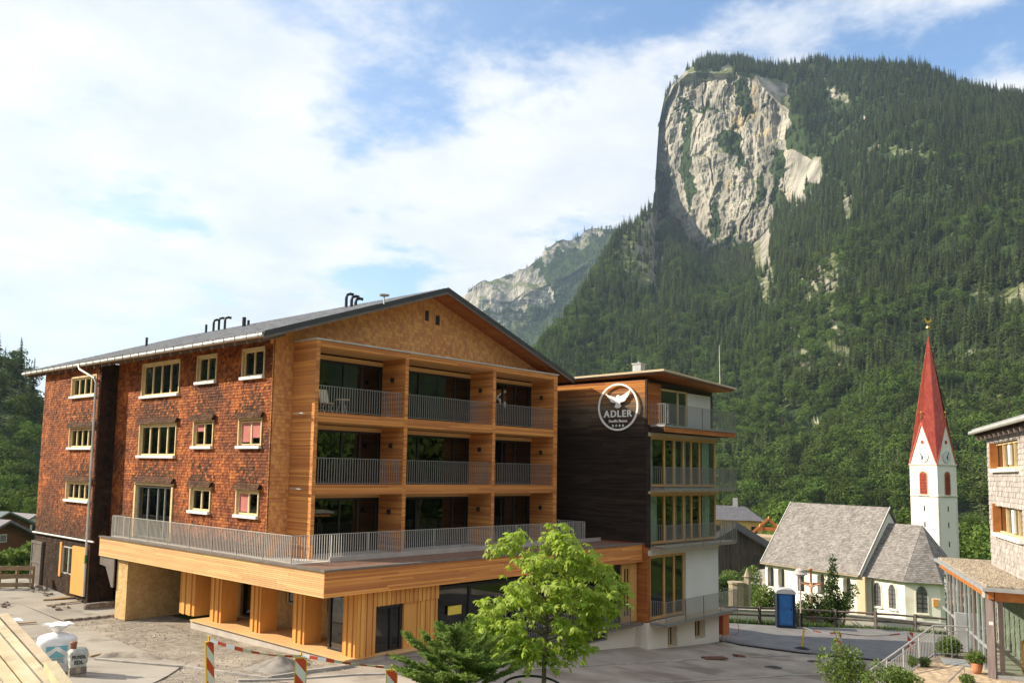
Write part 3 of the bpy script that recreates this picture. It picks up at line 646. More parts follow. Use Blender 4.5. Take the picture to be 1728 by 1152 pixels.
mat('roof_sheet', (.035, .037, .04), (.055, .057, .06), scale=1.2, rough=.45, metal=.0, isl=.1, spec=.5)
mat('roof_tile', (.10, .10, .105), (.16, .16, .16), scale=1.5, rough=.45, isl=.35, spec=.5)
mat('white_plaster', (.72, .67, .57), (.78, .73, .63), scale=.8, rough=.9, bump=.15, bscale=40, spec=.15)
mat('cream_plaster', (.80, .73, .55), (.84, .78, .61), scale=.5, rough=.9, bump=.15, bscale=30, spec=.15)
mat('tan_plaster', (.52, .41, .27), (.58, .47, .32), scale=1.2, rough=.9)
mat('white_panel', (.66, .66, .60), (.72, .72, .66), scale=.6, rough=.6)
mat('concrete', (.42, .37, .32), (.50, .45, .40), scale=1.5, rough=.9, bump=.2, bscale=25)
mat('brown_gravel', (.14, .075, .05), (.24, .14, .095), scale=12, rough=.95, bump=.8, bscale=30)
mat('flashing', (.16, .135, .12), (.21, .18, .16), scale=3, rough=.5, metal=.3)
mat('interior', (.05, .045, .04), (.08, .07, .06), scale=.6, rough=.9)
mat('curtain', (.50, .58, .50), (.62, .70, .61), scale=8, rough=.9, stretch=(6, 6, .3), trans=.15)
mat('cream_curtain', (.55, .50, .38), (.65, .6, .46), scale=8, rough=.9, stretch=(6, 6, .3))
mat('pink_blind', (.42, .13, .12), (.48, .17, .15), scale=2, rough=.8)
mat('sign_white', (.80, .78, .74), (.84, .82, .78), scale=5, rough=.5)
mat('yellow_print', (.65, .50, .06), (.75, .6, .1), scale=5, rough=.5)
glass('pane_dark', (.40, .42, .41), 1.5); glass('pane_clear', (.80, .86, .82), 1.0)

def YX(px, py, X):
    d = ray(px, py); return d[1] * X / d[0]
def XY(px, py, Y):
    d = ray(px, py); return d[0] * Y / d[1]
def v3(*a): return Vector(a)
def segs(u0, u1, holes):
    s = [(u0, u1)]
    for a, b in holes:
        n = []
        for p, q in s:
            if b <= p or a >= q: n.append((p, q)); continue
            if a > p: n.append((p, a))
            if b < q: n.append((b, q))
        s = n
    return s
def shingles(m, O, U, Nn, width, height, sw=.13, sh=.15, holes=(), t=.022, seed=1, top=None, V=(0, 0, 1), wob=.012, m2=None, stain=None):
    """courses of wedge-shaped shingles; holes: (u0,u1,v0,v1); top(v) gives the (u0,u1) left at that height"""
    r = random.Random(seed); O, U, Nn, V = map(Vector, (O, U, Nn, V)); k = 0; z = 0.0
    while z < height - .02:
        h = min(sh, height - z); zc = z + h / 2; u0, u1 = (0, width) if top is None else top(z + h)
        if u1 - u0 > .03:
            for a, b in segs(u0, u1, [(q[0], q[1]) for q in holes if q[2] < zc < q[3]]):
                u = a
                while u < b - 1e-4:
                    w_ = min(sw * r.uniform(.6, 1.4), b - u)
                    if b - u - w_ < sw * .35: w_ = b - u
                    dz = r.uniform(-wob, wob) if z > 0 else 0; tt = t * r.uniform(.75, 1.3); e = .003
                    p = O + U * (u + e) + V * (z + dz); q = O + U * (u + w_ - e) + V * (z + dz + r.uniform(-wob, wob) * .4)
                    hh = min(h * 1.12, height - z); mm = m2 if stain and r.random() < stain(u + w_ / 2, z) else m
                    mm.add([tuple(p + Nn * tt), tuple(q + Nn * tt), tuple(O + U * (u + w_ - e) + V * (z + hh) + Nn * tt * .25), tuple(O + U * (u + e) + V * (z + hh) + Nn * tt * .25), tuple(p), tuple(q)],
                          [(0, 1, 2, 3), (4, 5, 1, 0), (1, 5, 2), (4, 0, 3)])
                    u += w_
        z += sh; k += 1
def stain_of(holes):
    """dark weathering that grew above the little window roofs and towards the foot of the wall"""
    def f(u, z):
        p = .85 * max(0.0, 1 - z / 1.3) if z < 1.3 else 0.0
        for a, b, c, d in holes:
            dz = z - d
            if 0 <= dz < 1.15:
                w_ = (b - a) / 2 + .25 - .35 * dz; t = abs(u - (a + b) / 2) / max(w_, .1)
                if t < 1.15: p = max(p, .95 * (1 - dz / 1.15) ** .7 * (1 if t < .85 else .5))
        return p + .03
    return f
def slats(m, O, U, Nn, width, height, pitch=.09, gap=.012, t=.025, holes=(), seed=1, lmin=1.6, lmax=4.2, V=(0, 0, 1), top=None):
    r = random.Random(seed); O, U, Nn, V = map(Vector, (O, U, Nn, V)); n = max(1, int(round(height / pitch))); pitch = height / n
    for i in range(n):
        z0 = i * pitch + gap / 2; z1 = (i + 1) * pitch - gap / 2; zc = (z0 + z1) / 2
        u0, u1 = (0, width) if top is None else top(z1)
        for a, b in segs(u0, u1, [(q[0], q[1]) for q in holes if q[2] < zc < q[3]]):
            u = a
            while u < b - 1e-4:
                l = min(r.uniform(lmin, lmax), b - u)
                if b - u - l < .4: l = b - u
                tt = t * r.uniform(.85, 1.15); A = O + U * (u + .002); B = O + U * (u + l - .002)
                m.add([tuple(A + V*z0), tuple(B + V*z0), tuple(B + V*z1), tuple(A + V*z1), tuple(A + V*z0 + Nn*tt), tuple(B + V*z0 + Nn*tt), tuple(B + V*z1 + Nn*tt), tuple(A + V*z1 + Nn*tt)],
                      [(4, 5, 6, 7), (0, 1, 5, 4), (3, 7, 6, 2), (0, 4, 7, 3), (1, 2, 6, 5)])
                u += l
def wallsheet(m, O, U, Nn, width, height, holes=(), thick=.3):
    """plain wall with openings and reveals, thick inwards"""
    O, U, Nn = map(Vector, (O, U, Nn)); V = v3(0, 0, 1)
    us = sorted({0, width, *[min(max(q, 0), width) for h in holes for q in h[:2]]}); vs = sorted({0, height, *[min(max(q, 0), height) for h in holes for q in h[2:4]]})
    def quad(a, b, c, d): m.add([tuple(x) for x in (a, b, c, d)], [(0, 1, 2, 3)])
    for i in range(len(us) - 1):
        for j in range(len(vs) - 1):
            uc, vc = (us[i] + us[i+1]) / 2, (vs[j] + vs[j+1]) / 2
            if any(h[0] < uc < h[1] and h[2] < vc < h[3] for h in holes): continue
            for off in (0, -thick):
                P = [O + U*us[i] + V*vs[j] + Nn*off, O + U*us[i+1] + V*vs[j] + Nn*off, O + U*us[i+1] + V*vs[j+1] + Nn*off, O + U*us[i] + V*vs[j+1] + Nn*off]
                quad(*(P if off == 0 else P[::-1]))
    for h in list(holes) + [(0, width, 0, height)]:
        c = [O + U*h[0] + V*h[2], O + U*h[1] + V*h[2], O + U*h[1] + V*h[3], O + U*h[0] + V*h[3]]
        for k in range(4): quad(c[k], c[(k+1) % 4], c[(k+1) % 4] - Nn*thick, c[k] - Nn*thick)
def window(parent, O, U, Nn, w_, h_, lights, frame='window_wood', pane='pane_dark', sill=None, fw=.07, depth=.10, inset=.0, name='window', blind=None, curtain=None, rail=None, label=None):
    """window > pane, sill, blind; O lower corner, U along, lights = list of relative widths"""
    O, U, Nn = map(Vector, (O, U, Nn)); V = v3(0, 0, 1); m = MB(); tot = sum(lights); iw = w_ - fw * (len(lights) + 1)
    c = lambda u, v, n: O + U * u + V * v + Nn * n
    def bar(u0, u1, v0, v1, d0=-depth, d1=0.0):
        m.obox(c((u0 + u1) / 2, (v0 + v1) / 2, (d0 + d1) / 2 - inset), U * ((u1 - u0) / 2), Nn * ((d1 - d0) / 2), V * ((v1 - v0) / 2))
    bar(0, w_, 0, fw); bar(0, w_, h_ - fw, h_); u = 0; panes = []
    for i, l in enumerate(lights):
        bar(u, u + fw, fw, h_ - fw); u += fw; pw = iw * l / tot; panes.append((u, u + pw)); u += pw
    bar(u, u + fw, fw, h_ - fw)
    if rail:
        for a, b in panes: bar(a, b, rail, rail + .05)
    o = m.build(name, frame, parent)
    if label: o['label'] = label
    for i, (a, b) in enumerate(panes):
        p = MB(); p.obox(c((a + b) / 2, h_ / 2, -depth * .55 - inset), U * ((b - a) / 2 + .01), Nn * .006, V * (h_ / 2 - fw + .01)); p.build('pane', pane, o)
        if blind and i in blind:
            q = MB(); f = blind[i]; q.obox(c((a + b) / 2, h_ - fw - (h_ - 2 * fw) * f / 2, -depth * .55 - inset + .02), U * ((b - a) / 2 - .005), Nn * .004, V * ((h_ - 2 * fw) * f / 2)); q.build('blind', 'pink_blind', o)
    if curtain:
        for (a, b, mt) in curtain:
            q = MB(); n = 14; L_ = []
            for k in range(n + 1):
                t = k / n; L_.append(c(a + (b - a) * t, 0, -depth - .14 - inset + .05 * math.sin(k * 2.4)))
            for k in range(n): q.add([tuple(L_[k] + V * .03), tuple(L_[k+1] + V * .03), tuple(L_[k+1] + V * (h_ - .05)), tuple(L_[k] + V * (h_ - .05))], [(0, 1, 2, 3)])
            q.build('curtain', mt, o, smooth=True)
    if sill:
        q = MB(); q.obox(c(w_ / 2, -.06, .05), U * (w_ / 2 + .08), Nn * .09, V * .06); q.build('sill', sill, o)
    return o
def railing(parent, pts, h, pitch=.115, bar=.010, m='steel', name='railing', posts=None, mid=None):
    """railing > bar ...: rails in one mesh, each upright its own object"""
    k = MB(); pts = [Vector(p) for p in pts]
    for p, q in zip(pts[:-1], pts[1:]):
        k.beam(p + v3(0, 0, h), q + v3(0, 0, h), .045, .018); k.beam(p + v3(0, 0, .06), q + v3(0, 0, .06), .035, .016)
        if posts:
            L_ = (q - p).length; n = max(1, int(round(L_ / posts)))
            for i in range(n + 1): c = p.lerp(q, i / n); k.beam(c + v3(0, 0, -.12), c + v3(0, 0, h - .02), .05, .022, up=(q - p).normalized())
    o = k.build(name, m, parent)
    b = MB().box(-bar, bar, -bar, bar, .07, h - .012); me = bpy.data.meshes.new('bar'); me.from_pydata(b.v, [], b.f); me.materials.append(MAT[m]); me.update()
    for p, q in zip(pts[:-1], pts[1:]):
        L_ = (q - p).length; n = max(1, int(L_ / pitch)); ang = math.atan2(q.y - p.y, q.x - p.x)
        for i in range(1, n): shared('bar', me, o, p.lerp(q, i / n), (0, 0, ang))
    return o

# ------------------------------------------------------------------ the hotel, main house
XL, YG, XB, YB = 19.47, 29.18, 20.42, 27.64        # facade to the yard, gable wall, balcony front
XF, YR, YE = 18.60, 43.1, 50.38                    # far part stands proud of the facade
XE = 37.0
T, L2, L3, LT = 3.45, 6.31, 9.18, 12.07            # terrace deck, balcony floors, top of the balcony front
hotel = thing('hotel_building', 'long shingled timber hotel with gabled roof and open wooden balconies', 'hotel', (28, 38, 0))
ex = v3(1, 0, 0); ey = v3(0, 1, 0)
RIDGE_X, RIDGE_Z, RS = 28.10, 15.42, .337
def roof_z(x): return RIDGE_Z - RS * abs(x - RIDGE_X)
# openings in the yard facade: (y0, y1, z0, z1, lights, row)
W = [(36.76,40.39,10.22,11.78,4,3),(33.54,35.14,10.62,11.78,2,3),(29.85,31.44,10.62,11.78,2,3),
     (36.80,40.35,7.36,8.84,4,2),(33.57,35.20,7.78,8.88,2,2),(29.85,31.50,7.78,8.88,2,2),
     (33.54,35.20,4.98,5.98,2,1),(29.85,31.45,4.98,5.98,2,1)]
DOOR = (36.85, 40.45, 3.5, 6.0)
def build_yard_facade():
    O = (XL, YR, -.6); U = -ey; Nn = -ex                  # u runs towards the gable
    holes = [(YR - b, YR - a, z0 + .6, z1 + .6) for a, b, z0, z1, *_ in W] + [(YR - DOOR[1], YR - DOOR[0], DOOR[2] + .6, DOOR[3] + .6)]
    m = MB(); wallsheet(m, (XL + .03, YR, 2.6), U, Nn, YR - YG - .07, 9.6, [(a, b, c - 3.2, d - 3.2) for a, b, c, d in holes], .34); wall = m.build('wall', 'old_shingle', hotel)
    hv = [(a, b, c - 3.8, d - 3.8) for a, b, c, d in holes]; m = MB(); m2 = MB(); shingles(m, (XL + .03, YR, 3.2), U, Nn, YR - YG + .02, 9.0, .135, .125, hv, .032, 3, m2=m2, stain=stain_of([h for h in hv if h[3] < 8]))
    m.build('shingles', 'old_shingle', wall, kind='stuff'); m2.build('weathered_shingles', 'hood_shingle', wall, kind='stuff')
    for a, b, z0, z1, n, row in W:
        bl = None
        if a < 31 and row == 2: bl = {0: .92, 1: .72}
        if a < 31 and row == 1: bl = {0: .95}
        if n == 2 and a > 33 and row == 2: bl = {0: .35}
        window(hotel, (XL, b - .03, z0 + .03), U, Nn, b - a - .06, z1 - z0 - .06, [1] * n, sill='white_sill', fw=.085, blind=bl, inset=.06)
        # timber lining round the opening
        q = MB(); q.box(XL - .035, XL + .2, a - .05, a + .02, z0, z1); q.box(XL - .035, XL + .2, b - .02, b + .05, z0, z1); q.box(XL - .035, XL + .2, a - .05, b + .05, z1 - .02, z1 + .06); q.build('window_lining', 'window_wood', hotel)
        if row < 3: eyebrow(XL, a, b, z1)
    window(hotel, (XL, DOOR[1] - .08, DOOR[2] + .03), U, Nn, DOOR[1] - DOOR[0] - .16, DOOR[3] - DOOR[2] - .1, [1.5, 1.5, 1, 1.2], frame='steel', name='balcony_door', fw=.06, inset=.1)
    q = MB(); q.box(XL - .05, XL + .25, DOOR[0] - .1, DOOR[0] + .05, 3.5, 6.02); q.box(XL - .05, XL + .25, DOOR[1] - .05, DOOR[1] + .1, 3.5, 6.02); q.box(XL - .05, XL + .25, DOOR[0] - .1, DOOR[1] + .1, 5.98, 6.1); q.build('door_lining', 'window_wood', hotel)
    eyebrow(XL, DOOR[0], DOOR[1], 6.06)
def eyebrow(x, a, b, z):
    """flared little shingle roof over a window"""
    m = MB(); d = v3(-.12, 0, -.26); n = d.cross(ey).normalized()
    if n.x > 0: n = -n
    shingles(m, (x - .185, b + .16, z + .05), -ey, n, b - a + .32, .28, .12, .10, (), .02, int(a * 7 + z), V=(-d).normalized(), wob=.02)
    m.add([(x - .02, a - .16, z + .31), (x - .02, b + .16, z + .31), (x - .175, b + .16, z + .055), (x - .175, a - .16, z + .055)], [(0, 1, 2, 3)])
    m.build('window_hood', 'hood_shingle', hotel)
build_yard_facade()
FW = [(43.62,46.62,10.42,11.42),(43.62,46.52,7.74,8.76),(43.62,46.50,5.06,5.98)]
def build_far_part():
    U = -ey; Nn = -ex; hs = [(YE - b, YE - a, c + .6, d + .6) for a, b, c, d in FW] + [(YE - 46.5, YE - 44.95, 1.75 + .1, 3.25)]
    m = MB(); wallsheet(m, (XF + .03, YE, -.6), U, Nn, YE - YR, 12.6, hs, .34)
    wallsheet(m, (XF, YR + .03, -.6), ex, -ey, XL - XF + .4, 12.6, (), .2)
    m.box(XF + .03, XE, YE - .3, YE, -.6, 12.0)
    wall = m.build('wall', 'black_shingle', hotel)
    m = MB(); m2 = MB(); shingles(m, (XF + .03, YE, 3.2), U, Nn, YE - YR, 8.8, .135, .125, [(a, b, c - 3.8, d - 3.8) for a, b, c, d in hs], .032, 5, m2=m2, stain=stain_of([(a, b, c - 3.8, d - 3.8) for a, b, c, d in hs if d < 9.6])); m.build('shingles', 'old_shingle', wall, kind='stuff'); m2.build('weathered_shingles', 'hood_shingle', wall, kind='stuff')
    m = MB(); shingles(m, (XF + .03, YE, -.1), U, Nn, YE - YR, 3.2, .135, .155, [(a, b, c - .5, d - .5) for a, b, c, d in hs], .03, 6)
    shingles(m, (XF, YR + .03, -.1), ex, -ey, XL - XF, 12.1, .135, .155, (), .03, 8); m.build('shingles', 'black_shingle', wall, kind='stuff')
    for i, (a, b, z0, z1) in enumerate(FW):
        window(hotel, (XF, b - .03, z0 + .03), U, Nn, b - a - .06, z1 - z0 - .06, [1, 1, 1, 1], sill='white_sill', fw=.085, inset=.06)
        q = MB(); q.box(XF - .035, XF + .2, a - .05, a + .02, z0, z1); q.box(XF - .035, XF + .2, b - .02, b + .05, z0, z1); q.box(XF - .035, XF + .2, a - .05, b + .05, z1 - .02, z1 + .06); q.build('window_lining', 'window_wood', hotel)
        if i: eyebrow(XF, a, b, z1)
    window(hotel, (XF, 46.5, 1.25), U, Nn, 1.5, 1.42, [1, 1], frame='steel_light', fw=.07, inset=.02)
    q = MB(); q.box(XF - .06, XF + .1, 46.5, 46.72, 1.1, 2.85); q.build('shutter', 'larch_post', hotel)
    q = MB(); q.box(XF - .12, XF + .05, 43.45, 44.98, .42, 2.78); q.build('sliding_shutter', 'larch_post', hotel)
    q = MB(); q.box(XF - .10, XF, 49.0, 50.42, .35, 2.55); q.box(XF - .13, XF - .10, 49.0, 49.12, .35, 2.55); q.box(XF - .13, XF - .10, 50.3, 50.42, .35, 2.55); q.box(XF - .13, XF - .10, 49.12, 50.3, 1.5, 1.6); q.box(XF - .14, XF, 48.95, 50.46, 2.55, 2.68); q.build('cellar_door', 'flashing', hotel)
    q = MB(); q.cyl((XF - .10, 50.4, 3.14), (XF - .10, 42.6, 3.13), .05, n=8); q.build('ledge_pipe', 'gutter_metal', hotel)
    q = MB(); q.tube([(18.15, 44.9, 12.0), (18.15, 44.7, 11.75), (18.42, 43.5, 11.25), (18.46, 43.35, 11.0), (18.46, 43.3, 6), (18.46, 43.25, .45)], .06, 8); q.build('downpipe', 'gutter_metal', hotel)
    q = MB(); q.cyl((18.46, 43.26, 2.05), (18.46, 43.26, 2.45), .068, n=8); mat('green_band', (.02, .16, .06), rough=.5); q.build('pipe_band', 'green_band', hotel)
build_far_part()
def build_gable():
    """gable wall with light new shingles"""
    h0 = T - .1; Nn = -ey
    poly = [(XL, YG + .03, 11.9), (XE, YG + .03, 11.9), (XE, YG + .03, roof_z(XE) - .2), (RIDGE_X, YG + .03, RIDGE_Z - .2), (XL, YG + .03, roof_z(XL) - .2)]
    m = MB(); m.prism(poly, (0, .25, 0)); m.box(XL + .02, XB + .4, YG + .03, YG + .3, h0, 11.9); wall = m.build('gable_wall', 'new_shingle', hotel)
    def top(z):
        zz = z + 12.02; lo = max(XL, RIDGE_X - (RIDGE_Z - .22 - zz) / RS); hi = min(XE, RIDGE_X + (RIDGE_Z - .22 - zz) / RS); return lo - XL, hi - XL
    vents = [(XY(715.5, 540, YG) - XL, XY(724, 540, YG) - XL, 13.95 - 12.02, 14.5 - 12.02), (XY(733.5, 540, YG) - XL, XY(742.5, 540, YG) - XL, 13.85 - 12.02, 14.4 - 12.02)]
    m = MB(); shingles(m, (XL, YG + .03, 12.02), ex, Nn, XE - XL, 3.4, .14, .165, vents, .028, 11, top)
    shingles(m, (XL - .03, YG + .03, T), ex, Nn, XB - XL + .05, 8.62, .14, .165, (), .028, 12)
    m.build('shingles', 'new_shingle', wall, kind='stuff')
    for a, b, c, d in vents:
        q = MB(); q.box(XL + a + .03, XL + b - .03, YG + .005, YG + .02, 12.02 + c + .03, 12.02 + d - .03); q.build('vent_opening', 'dark_frame', hotel)
        q = MB(); x0, x1, z0, z1 = XL + a, XL + b, 12.02 + c, 12.02 + d
        q.box(x0 - .03, x0 + .03, YG - .03, YG + .03, z0, z1); q.box(x1 - .03, x1 + .03, YG - .03, YG + .03, z0, z1); q.box(x0 - .03, x1 + .03, YG - .03, YG + .03, z1, z1 + .05); q.box(x0 - .03, x1 + .03, YG - .03, YG + .03, z0 - .05, z0); q.build('vent_frame', 'new_shingle', hotel)
build_gable()
def build_balconies():
    PX = [(20.42, 20.60), (25.20, 25.40), (30.94, 31.15), (35.71, 36.02)]
    # solid cores, then larch slats on them
    c = MB(); c.box(20.45, 20.57, YB + .03, YG, T, 11.78)
    for a, b in PX[1:]: c.box(a + .02, b - .02, YB + .03, YG, T, 11.78)
    for z0, z1 in ((5.94, L2), (8.81, L3), (11.80, LT - .03)): c.box(20.45, 35.99, YB + .03, YG + .3, z0, z1)
    c.build('balcony_core', 'larch_slat', hotel)
    m = MB(); Nn = -ey
    slats(m, (20.45, YG, T), -ey, -ex, YG - YB - .0, LT - T - .05, .066, .012, .03, (), 21, 1.6, 1.7)                      # outer side
    for i, (a, b) in enumerate(PX): slats(m, (a, YB + .03, T), ex, Nn, b - a, LT - T - .05, .066, .010, .03, (), 22 + i, 3, 3)   # post fronts
    for z0, z1 in ((5.94, L2), (8.81, L3), (11.80, LT - .05)):
        for i in range(3): slats(m, (PX[i][1], YB + .03, z0), ex, Nn, PX[i+1][0] - PX[i][1], z1 - z0, .066, .010, .03, (), int(40 + z0 * 3 + i), 2, 5)
    for i in (1, 2, 3):                                                                                                # inner faces of the partitions
        for z0, z1 in ((T, 5.94), (L2, 8.81), (L3, 11.8)): slats(m, (PX[i][0] + .02, YG, z0), -ey, -ex, YG - YB - .03, z1 - z0, .066, .010, .018, (), int(60 + i + z0), 1.6, 1.7)
    m.build('balcony_cladding', 'larch_slat', hotel, kind='stuff')
    q = MB(); q.box(20.36, 36.08, YB - .05, YG - .03, LT - .03, LT + .03); q.build('balcony_coping', 'gutter_metal', hotel)
    for a, b in ((20.6, 25.2), (25.4, 30.94), (31.15, 35.71)):
        for z in (5.94, 8.81, 11.8): q = MB(); q.box(a, b, YB + .12, YG - .02, z - .03, z - .004); q.build('balcony_ceiling', 'larch_fascia', hotel)
    gp_ = [(20.62, 25.2, (581, 611, 642)), (25.42, 30.94, (707, 769.5, 792)), (31.17, 35.71, (850, 871, 895))]
    for i, (a, b, mm) in enumerate(gp_):
        xs = [a] + [XY(p, 700, YG + .06) for p in mm]; xs[-1] = min(max(xs[-1], b - .7), b)
        for j, (z0, z1) in enumerate(((T + .04, 5.72), (L2 + .04, 8.56), (L3 + .04, 11.5))):
            cur = [(2.6, 3.35, 'cream_curtain')] if (i == 0 and j == 2) else None
            window(hotel, (a, YG + .06, z0), ex, Nn, b - a - .02, z1 - z0, [xs[k+1] - xs[k] for k in range(3)] + ([b - xs[3]] if b - xs[3] > .35 else []), frame='dark_frame', fw=.09, name='balcony_glazing', curtain=cur)
            l = MB(); l.box(a, b, YG - .06, YG + .12, z1 + .01, z1 + .19); l.build('lintel', 'larch_fascia', hotel)
            if j: railing(hotel, [(a + .02, YB + .10, (T, L2, L3)[j]), (b - .02, YB + .10, (T, L2, L3)[j])], 1.06, pitch=.13, bar=.011)
            k = MB(); k.box(b - .14, b - .02, 28.35, 28.47, z0 + 1.55, z0 + 1.75); k.build('wall_lamp', 'dark_frame', hotel)
    for z in (8.95, 5.98):                                   # little arms on the corner of the balcony front
        q = MB(); q.beam((20.40, 28.35, z + .10), (20.18, 28.35, z + .14), .03); q.beam((20.18, 28.0, z + .16), (20.18, 28.7, z + .16), .10, .03); q.build('wall_bracket', 'steel_light', hotel)
build_balconies()
def balcony_chair():
    e = thing('garden_chair', 'pale folding chair on the topmost balcony nearest the yard', 'chair', (21.55, 28.35, L3)); m = MB()
    m.obox(v3(21.55, 28.35, L3 + .42), v3(.22, 0, 0), v3(0, .2, 0), v3(0, 0, .015)); m.build('seat', 'cream_curtain', e)
    m = MB(); m.obox(v3(21.55, 28.60, L3 + .72), v3(.22, 0, 0), v3(0, .07, .28), v3(0, .012, 0)); m.build('backrest', 'cream_curtain', e)
    for a in (-.2, .2):
        for b0, b1 in ((-.18, .2), (.2, -.18)): m = MB(); m.beam((21.55 + a, 28.35 + b0, L3 + .42), (21.55 + a, 28.35 + b1, L3), .025); m.build('leg', 'steel_light', e)
    e = thing('balcony_table', 'small pale table beside the folding balcony chair', 'table', (22.3, 28.3, L3)); m = MB(); m.cyl((22.3, 28.3, L3 + .6), (22.3, 28.3, L3 + .63), .3, n=18); m.build('top', 'cream_curtain', e)
    for k in range(3): t = k * 2.1; m = MB(); m.beam((22.3 + .08 * math.cos(t), 28.3 + .08 * math.sin(t), L3 + .6), (22.3 + .26 * math.cos(t), 28.3 + .26 * math.sin(t), L3), .025); m.build('leg', 'steel_light', e)
balcony_chair()
def build_roof():
    YF, YK = 28.05, 52.7; xl, xr = 18.22, 37.98
    def slab(m, x0, x1, o0, o1, y0=YF, y1=YK):
        m.prism([(x0, y0, roof_z(x0) + o0), (x1, y0, roof_z(x1) + o0), (x1, y0, roof_z(x1) + o1), (x0, y0, roof_z(x0) + o1)], (0, y1 - y0, 0))
    m = MB(); slab(m, xl, RIDGE_X, -.10, .0); slab(m, RIDGE_X, xr, -.10, .0); roof = m.build('roof', 'roof_sheet', hotel)
    m = MB(); slab(m, xl + .12, RIDGE_X, -.22, -.102, YF + .03); slab(m, RIDGE_X, xr - .1, -.22, -.102, YF + .03); m.build('soffit', 'larch_slat', hotel)
    # soffit boards along the verge
    m = MB()
    for s in (-1, 1):
        n = 9
        for i in range(n):
            y0 = YF + .05 + i * (YG - YF - .05) / n; y1 = y0 + (YG - YF - .05) / n - .012; xa, xb = (RIDGE_X, xr - .1) if s > 0 else (xl + .12, RIDGE_X)
            slab(m, xa, xb, -.25, -.222, y0, y1)
    m.build('verge_boards', 'red_board', roof)
    # verge trim, dark above and pale below
    m = MB(); slab(m, xl, RIDGE_X, -.16, .045, YF - .06, YF); slab(m, RIDGE_X, xr, -.16, .045, YF - .06, YF); m.build('verge_trim', 'roof_sheet', roof)
    m = MB(); slab(m, xl, RIDGE_X, -.26, -.163, YF - .04, YF + .025); slab(m, RIDGE_X, xr, -.26, -.163, YF - .04, YF + .025); m.build('verge_board', 'flashing', roof)
    # rows of tiles on the yard slope
    m = MB(); r = random.Random(4); y = YF + .02; xs = np.arange(xl, RIDGE_X - .05, .36)
    while y < YK:
        for x in xs:
            x1 = min(x + .37, RIDGE_X); za, zb = roof_z(x) + .03, roof_z(x1) + .012
            m.add([(x, y + .01, za), (x1, y + .01, zb), (x1, y + .13, zb + .03), (x, y + .13, za + .035), (x, y + .27, za), (x1, y + .27, zb), (x, y + .14, za - .03)], [(0, 3, 2, 1), (3, 4, 5, 2), (0, 6, 3), (6, 4, 3)])
        y += .29
    m.build('roof_tiles', 'roof_tile', roof, kind='stuff')
    m = MB(); m.tube([(xl - .02, YF, roof_z(xl) - .10), (xl - .02, YK, roof_z(xl) - .10)], .085, 10); m.box(xl - .10, xl + .06, YF, YK, roof_z(xl) - .06, roof_z(xl) - .03); m.build('gutter', 'gutter_metal', roof)
    b = MB().beam((0, 0, 0), (1.15, 0, 1.15 * RS), .11, .16); me = bpy.data.meshes.new('rafter'); me.from_pydata(b.v, [], b.f); me.materials.append(MAT['flashing'])
    for i in range(28): shared('rafter', me, roof, (xl + .16, 28.6 + i * .88, roof_z(xl + .16) - .31))
    b = MB().box(-.012, .012, -.01, .01, -.14, .05); me = bpy.data.meshes.new('gutter_hook'); me.from_pydata(b.v, [], b.f); me.materials.append(MAT['flashing'])
    for i in range(30): shared('gutter_hook', me, roof, (xl - .11, 28.3 + i * .82, roof_z(xl) - .07))
    # vent pipes, found where their foot meets the slope
    def foot(px, py):
        d = ray(px, py); c = RIDGE_Z - RS * RIDGE_X - H; t = c / (d[2] - RS * d[0]); return d * t + np.array([0, 0, H])
    for px, top_, ft, crook in ((247, 566, 585, 0), (347.5, 544, 562, 0), (360, 541, 560, 1), (369, 538, 558, 1), (379, 537, 557, 1), (411.5, 531, 552, 0), (419, 536, 550, 0), (584, 497, 520, 1), (593, 501, 519, 1), (600, 505, 517, 1)):
        q = foot(px, ft); hgt = (ft - top_) * math.hypot(q[0], q[1]) / F_PX; k = MB(); r_ = .075 if px != 411.5 else .11
        P = [q - np.array([0, 0, .2]), q + np.array([0, 0, hgt - .15])]
        if crook: P += [q + np.array([.03, -.02, hgt]), q + np.array([.16, -.12, hgt + .06]), q + np.array([.3, -.22, hgt + .02])]
        k.tube(P, r_, 8); k.build('vent_pipe', 'dark_frame', roof)
    q = foot(648, 513); k = MB(); k.cyl(q, q + np.array([0, 0, .35]), .03, n=6); k.cyl(q + np.array([0, 0, .35]), q + np.array([0, 0, .40]), .2, .23, n=12); k.build('vent_cap', 'gutter_metal', roof)
build_roof()
